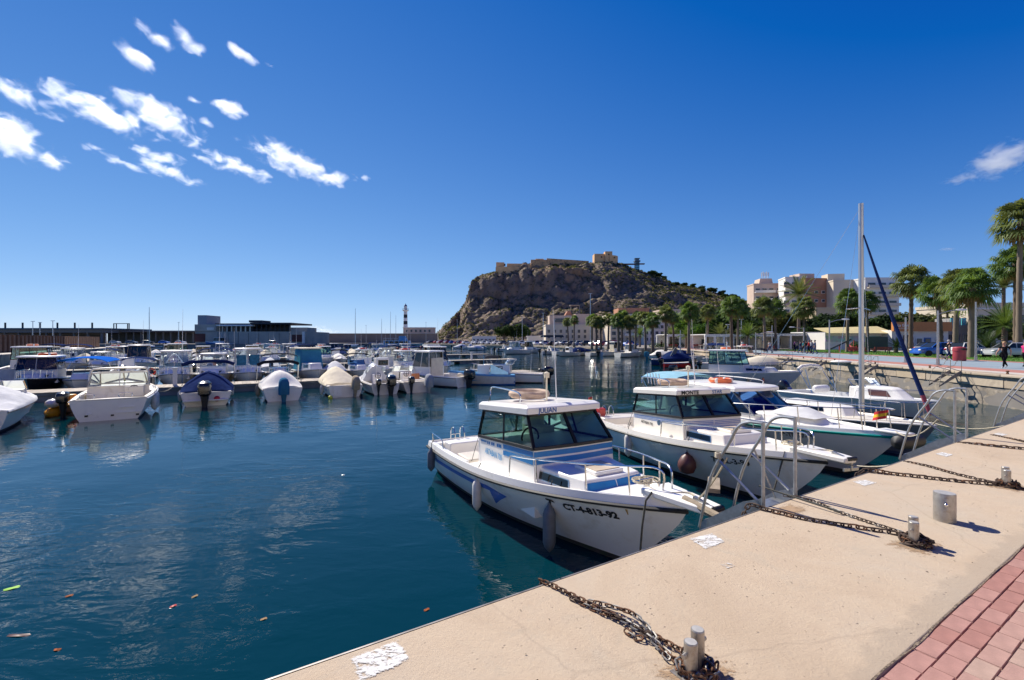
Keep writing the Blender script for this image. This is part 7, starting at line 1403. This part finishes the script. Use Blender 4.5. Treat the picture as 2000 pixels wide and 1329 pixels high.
# ================================================================== PEOPLE
SKIN = mat('skin', (.42, .24, .17), .6, var=.05); HAIRS = {'brown': mat('hair_brown', (.07, .035, .02), .6), 'blond': mat('hair_blond', (.34, .20, .09), .6), 'dark': mat('hair_dark', (.015, .012, .01), .6), 'grey': mat('hair_grey', (.35, .33, .31), .6)}
CL = {n_: mat('cloth_'+n_, c_, .85, var=.15, vs=6) for n_, c_ in (('black', (.012, .012, .015)), ('navy', (.02, .03, .08)), ('jeans', (.06, .09, .17)), ('white', (.65, .65, .63)), ('pink', (.6, .05, .18)), ('red', (.4, .03, .03)), ('teal', (.03, .2, .22)), ('beige', (.4, .32, .22)), ('grey', (.2, .2, .21)), ('purple', (.12, .05, .16)))}
import bmesh
def person(label, loc, rz, h, top, legs, hair, stride=.0, armsw=.0, group=None, sleeves=False, fingers=False, shoe='black'):
    o = thing('person', label, 'person', loc, rz, group); o.scale = (h,)*3
    V, E, Rr, K = [], [], [], []
    def v(p_, r_, k, par=None):
        V.append(p_); Rr.append(r_); K.append(k)
        if par is not None: E.append((par, len(V)-1))
        return len(V)-1
    s_, a_ = stride, armsw
    pel = v((0, 0, .53), (.085, .065), 1); wa_ = v((0, 0, .62), (.078, .055), 0, pel); chs = v((.01, 0, .74), (.095, .062), 0, wa_); nk = v((.01, 0, .83), (.034, .034), 2, chs); hb_ = v((.015, 0, .875), (.042, .048), 2, nk); hd_ = v((.02, 0, .93), (.056, .062), 3, hb_); v((.015, 0, .975), (.045, .05), 3, hd_); v((.068, 0, .915), (.014, .014), 2, hd_)
    for sg in (-1, 1):
        sw = a_*sg; sh_ = v((.0, .105*sg, .805), (.036, .036), 0, chs); el = v((-.02+.12*sw, .135*sg, .655), (.027, .027), 0 if sleeves else 2, sh_); wr_ = v((.05+.22*sw, .135*sg, .535+.05*abs(sw)), (.019, .019), 2, el); pm_ = v((.06+.24*sw, .132*sg, .50+.05*abs(sw)), (.022, .013), 2, wr_)
        for f_ in range(5 if fingers else 1):
            dx = (-.016+.009*f_) if fingers else 0; L_ = (.03, .042, .046, .042, .034)[f_]
            if f_ == 4 and fingers: k1 = v((.085+.24*sw, .125*sg, .485), (.006, .006), 2, pm_); v((.092+.24*sw, .12*sg, .468), (.005, .005), 2, k1)
            else: k1 = v((.06+dx+.24*sw, .13*sg, .478), (.0055, .0055), 2, pm_); v((.066+dx+.24*sw, .122*sg, .478-L_), (.005, .005), 2, k1)
        st = s_*sg; hp_ = v((0, .055*sg, .49), (.062, .058), 1, pel); kn = v((.03+.13*st, .055*sg, .285), (.041, .041), 1, hp_); an = v((-.02+.27*st-(.05 if st < 0 else 0), .055*sg, .05+(.03 if st < 0 else 0)), (.026, .026), 1, kn); ft = v((.04+.28*st-(.05 if st < 0 else 0), .06*sg, .022+(.0 if st >= 0 else .012)), (.03, .02), 4, an); v((.10+.27*st-(.05 if st < 0 else 0), .063*sg, .018), (.026, .016), 4, ft)
    me = bpy.data.meshes.new('body'); me.from_pydata(V, E, []); tmp = bpy.data.objects.new('tmp', me); COL.objects.link(tmp); md = tmp.modifiers.new('s', 'SKIN'); sv = me.skin_vertices[0].data
    for i, r_ in enumerate(Rr): sv[i].radius = r_; sv[i].use_root = (i == 0)
    sub = tmp.modifiers.new('u', 'SUBSURF'); sub.levels = 1; bpy.context.view_layer.update(); m2 = bpy.data.meshes.new_from_object(tmp.evaluated_get(bpy.context.evaluated_depsgraph_get())); bpy.data.objects.remove(tmp)
    for q in (CL[top], CL[legs], SKIN, HAIRS[hair], CL[shoe]): m2.materials.append(q)
    seg = [(Vector(V[a]), Vector(V[b_]), K[a], K[b_]) for a, b_ in E]
    for p_ in m2.polygons:
        c_ = p_.center; best = None
        for a, b_, ka, kb in seg:
            d_ = b_-a; t = max(0, min(1, (c_-a).dot(d_)/d_.length_squared)); dd_ = (c_-(a+d_*t)).length
            if best is None or dd_ < best[0]: best = (dd_, ka if t < .5 else kb)
        k = best[1]
        if k == 3 and c_.x > .045 and c_.z < .945: k = 2
        p_.material_index = k; p_.use_smooth = True
    link('body', m2, o); hm = HAIRS[hair]; MB().ball((.005, 0, .945), (.062, .062, .062), 10, 8).obj('hair', hm, o)
    fc = MB()
    for y in (-.022, .022): fc.ball((.073, y, .935), (.006, .008, .005), 6, 4)
    fc.obj('eyes', CL['black'], o); MB().ball((.072, 0, .897), (.006, .016, .004), 6, 4).obj('mouth', CL['red'], o)
    return o
person('woman in black sportswear walking on the blue path', W(1962, 719, QZ), R(200), 1.62, 'black', 'black', 'blond', .85, -.7, fingers=True, shoe='white'); person('person in pink top cut by the right edge of the picture', W(2003, 716, QZ), R(195), 1.62, 'pink', 'black', 'dark', .7, .6, fingers=True); person('man in black walking away beside the red bin', W(1853, 703, QZ), R(-10), 1.72, 'black', 'navy', 'grey', .55, .4)
grp = [(1503, 690, 'white', 'jeans', 'dark', 'person in white top left of the group by the terrace'), (1556, 688, 'beige', 'navy', 'brown', 'person in beige top at the left end of the walking group'), (1563, 690, 'navy', 'jeans', 'brown', 'person in navy top, second in the walking group'), (1569, 689, 'teal', 'black', 'dark', 'person in teal top, third in the walking group'), (1575, 690, 'black', 'jeans', 'dark', 'person in black top, middle of the walking group'), (1580, 691, 'red', 'black', 'brown', 'person in red top in the walking group'), (1585, 690, 'grey', 'navy', 'dark', 'person in grey top in the walking group'), (1592, 692, 'jeans', 'jeans', 'dark', 'person in denim at the right end of the walking group'), (1552, 686, 'purple', 'black', 'dark', 'person in purple top just behind the walking group'), (1450, 684, 'white', 'black', 'dark', 'waiter in white under the cafe awning'), (1420, 685, 'white', 'grey', 'brown', 'person in white top beside the pergola posts'), (1392, 686, 'navy', 'navy', 'dark', 'person in navy near the left pergola'), (1292, 681, 'black', 'black', 'dark', 'person in black by the far bench'), (1236, 677, 'red', 'jeans', 'brown', 'person in red on the far shore'), (1490, 685, 'beige', 'beige', 'brown', 'person in beige behind the palm trunk at the cafe')]
for i, (px, py, a, b_, c_, lb) in enumerate(grp): person(lb, W(px, py, QZ), R(rnd.uniform(0, 360)), rnd.uniform(1.58, 1.72), a, b_, c_, rnd.uniform(.2, .7), rnd.uniform(-.5, .5), sleeves=rnd.random() < .6)
dg = thing('dog', 'small pale dog walking beside the man in black', 'dog', W(1845, 703.5, QZ), R(170)); b = MB(); b.tube(smooth_path([(-.22, 0, .24), (-.1, 0, .26), (.08, 0, .25), (.2, 0, .28), (.27, 0, .36), (.33, 0, .37), (.41, 0, .34)], 3), [.05, .07, .085, .09, .085, .085, .09, .095, .1, .1, .09, .075, .06, .055, .06, .06, .05, .04, .022], 10)
for x, y in ((.17, .06), (.17, -.06), (-.17, .06), (-.17, -.06)): b.tube([(x, y*.6, .24), (x+(.0 if x > 0 else -.04), y, .13), (x+.01, y, .02), (x+.05, y, .01)], [.05, .026, .018, .02], 7)
b.tube([(-.22, 0, .28), (-.3, 0, .36), (-.33, 0, .43)], [.03, .02, .012], 6).tube([(.3, .04, .41), (.29, .06, .47)], [.025, .008], 5).tube([(.3, -.04, .41), (.29, -.06, .47)], [.025, .008], 5); b.obj('body', mat('dog_fur', (.5, .40, .28), .9, var=.2, vs=12), dg)
# ================================================================== CLOUDS
def cloudmat(name, dens, scale, thr, seed):
    m = bpy.data.materials.new(name); m.use_nodes = True; nt = m.node_tree; nt.nodes.clear(); out = nd(nt, 'ShaderNodeOutputMaterial'); pv = nd(nt, 'ShaderNodeVolumePrincipled'); nt.links.new(pv.outputs[0], out.inputs['Volume'])
    tc = nd(nt, 'ShaderNodeTexCoord'); v = tc.outputs['Object']; mp = nd(nt, 'ShaderNodeMapping'); mp.inputs['Location'].default_value = (seed*3.1, seed*1.7, 0); mp.inputs['Scale'].default_value = (1.0, 1.0, 1.0); pass
    gp = nd(nt, 'ShaderNodeNewGeometry'); mp.inputs['Rotation'].default_value = (0, R(8), R(20)); mp.inputs['Scale'].default_value = (.0075*scale, .006*scale, .011*scale); nt.links.new(gp.outputs['Position'], mp.inputs['Vector'])
    n1 = noi(nt, mp.outputs[0], 1.0, 9, .64, .5); ln = nd(nt, 'ShaderNodeVectorMath', operation='LENGTH'); nt.links.new(v, ln.inputs[0])
    a = nd(nt, 'ShaderNodeMath', operation='MULTIPLY_ADD'); a.inputs[1].default_value = -.33; nt.links.new(ln.outputs['Value'], a.inputs[0]); nt.links.new(n1, a.inputs[2])
    mr = nd(nt, 'ShaderNodeMapRange'); mr.inputs['From Min'].default_value = thr; mr.inputs['From Max'].default_value = thr+.20; mr.inputs['To Max'].default_value = dens; nt.links.new(a.outputs[0], mr.inputs['Value']); nt.links.new(mr.outputs[0], pv.inputs['Density'])
    pv.inputs['Color'].default_value = (1, 1, 1, 1); pv.inputs['Anisotropy'].default_value = .55; return m
CLD = [cloudmat('cloud_vapour_%d' % i, .010, 1.35, .295, i+1) for i in range(5)]; CLT = [cloudmat('cloud_wisp_%d' % i, .009, 1.6, .31, i+11) for i in range(3)]
# (px, py, width px, height px, tilt deg, thin)
CL_ = [(20, 265, 130, 110, 40, 0), (50, 188, 150, 52, 24, 0), (198, 222, 250, 66, 20, 0), (312, 228, 190, 78, 30, 0), (270, 112, 100, 44, 32, 0), (306, 72, 84, 44, 34, 1), (366, 79, 76, 48, 48, 0), (475, 107, 70, 30, 28, 0), (456, 214, 104, 42, 10, 0), (377, 196, 40, 22, 10, 1), (403, 238, 44, 26, 32, 0), (224, 310, 130, 26, 22, 0), (305, 305, 130, 36, 8, 0), (326, 334, 140, 34, 18, 0), (100, 315, 74, 40, 10, 1), (462, 326, 180, 44, 16, 0), (570, 316, 200, 66, 22, 0), (655, 348, 90, 42, 0, 0), (710, 347, 28, 22, 10, 0), (1955, 312, 140, 84, -18, 0), (1868, 352, 60, 34, -10, 1), (1852, 487, 40, 12, 0, 1), (526, 127, 36, 12, 10, 1), (630, 645, 110, 22, 8, 1), (198, 192, 40, 20, 20, 1), (1985, 528, 90, 18, 5, 1)]
for k, (px, py, w_, h_, tl_, thin) in enumerate(CL_):
    el = math.atan2(HZ-py, math.hypot(F, px-1000)); dist = min(5200, 1300/max(.12, sin(max(.02, el)))); dr_ = Vector((px-1000, F, HZ-py)).normalized(); c_ = Vector((0, 0, HW))+dr_*dist
    pxm = dist/math.hypot(math.hypot(F, px-1000), HZ-py)                       # metres per pixel there
    b = MB().ball((0, 0, 0), 1.0, 14, 10); o = b.obj('cloud', (CLT if thin else CLD)[k % (3 if thin else 5)]); o.location = c_
    fw_ = Vector((dr_.x, dr_.y, 0)).normalized(); rt = Vector((fw_.y, -fw_.x, 0)); up = rt.cross(dr_).normalized(); a = R(tl_*.78); X_ = rt*cos(a)-up*sin(a); Z_ = rt*sin(a)+up*cos(a); Y_ = Z_.cross(X_)
    o.matrix_world = Matrix.Translation(c_) @ Matrix(((X_.x, Y_.x, Z_.x), (X_.y, Y_.y, Z_.y), (X_.z, Y_.z, Z_.z))).to_4x4() @ Matrix.Diagonal((w_*.51*pxm, h_*.7*pxm, h_*.48*pxm, 1))
    tag(o, '%s white cloud %s' % ('thin small' if thin else 'fluffy', ('cut by the left edge', 'streak at the left edge above the big puff', 'long band left of centre of the cloud field', 'largest broad patch in the middle of the cloud field', 'high up left of three topmost puffs', 'high up, middle of three topmost puffs', 'high up, right of three topmost puffs', 'alone high up right of the topmost three', 'right of the broad patch', 'just above the broad patch right side', 'just right of the tip of the broad patch', 'lower band, leftmost streak', 'lower band, upper left puff', 'lower band, lower left streak', 'small at lower left beside the edge cloud', 'lower band, middle streak', 'lower band, large right puff', 'lower band, tail right of the large puff', 'lower band, last dot on the right', 'at the right edge of the picture', 'left of the right edge cloud', 'low above the right palms', 'next to the lone high puff', 'low on the horizon left of the lighthouse', 'just above the long band', 'behind the right palms')[k]), 'cloud', 'small clouds')
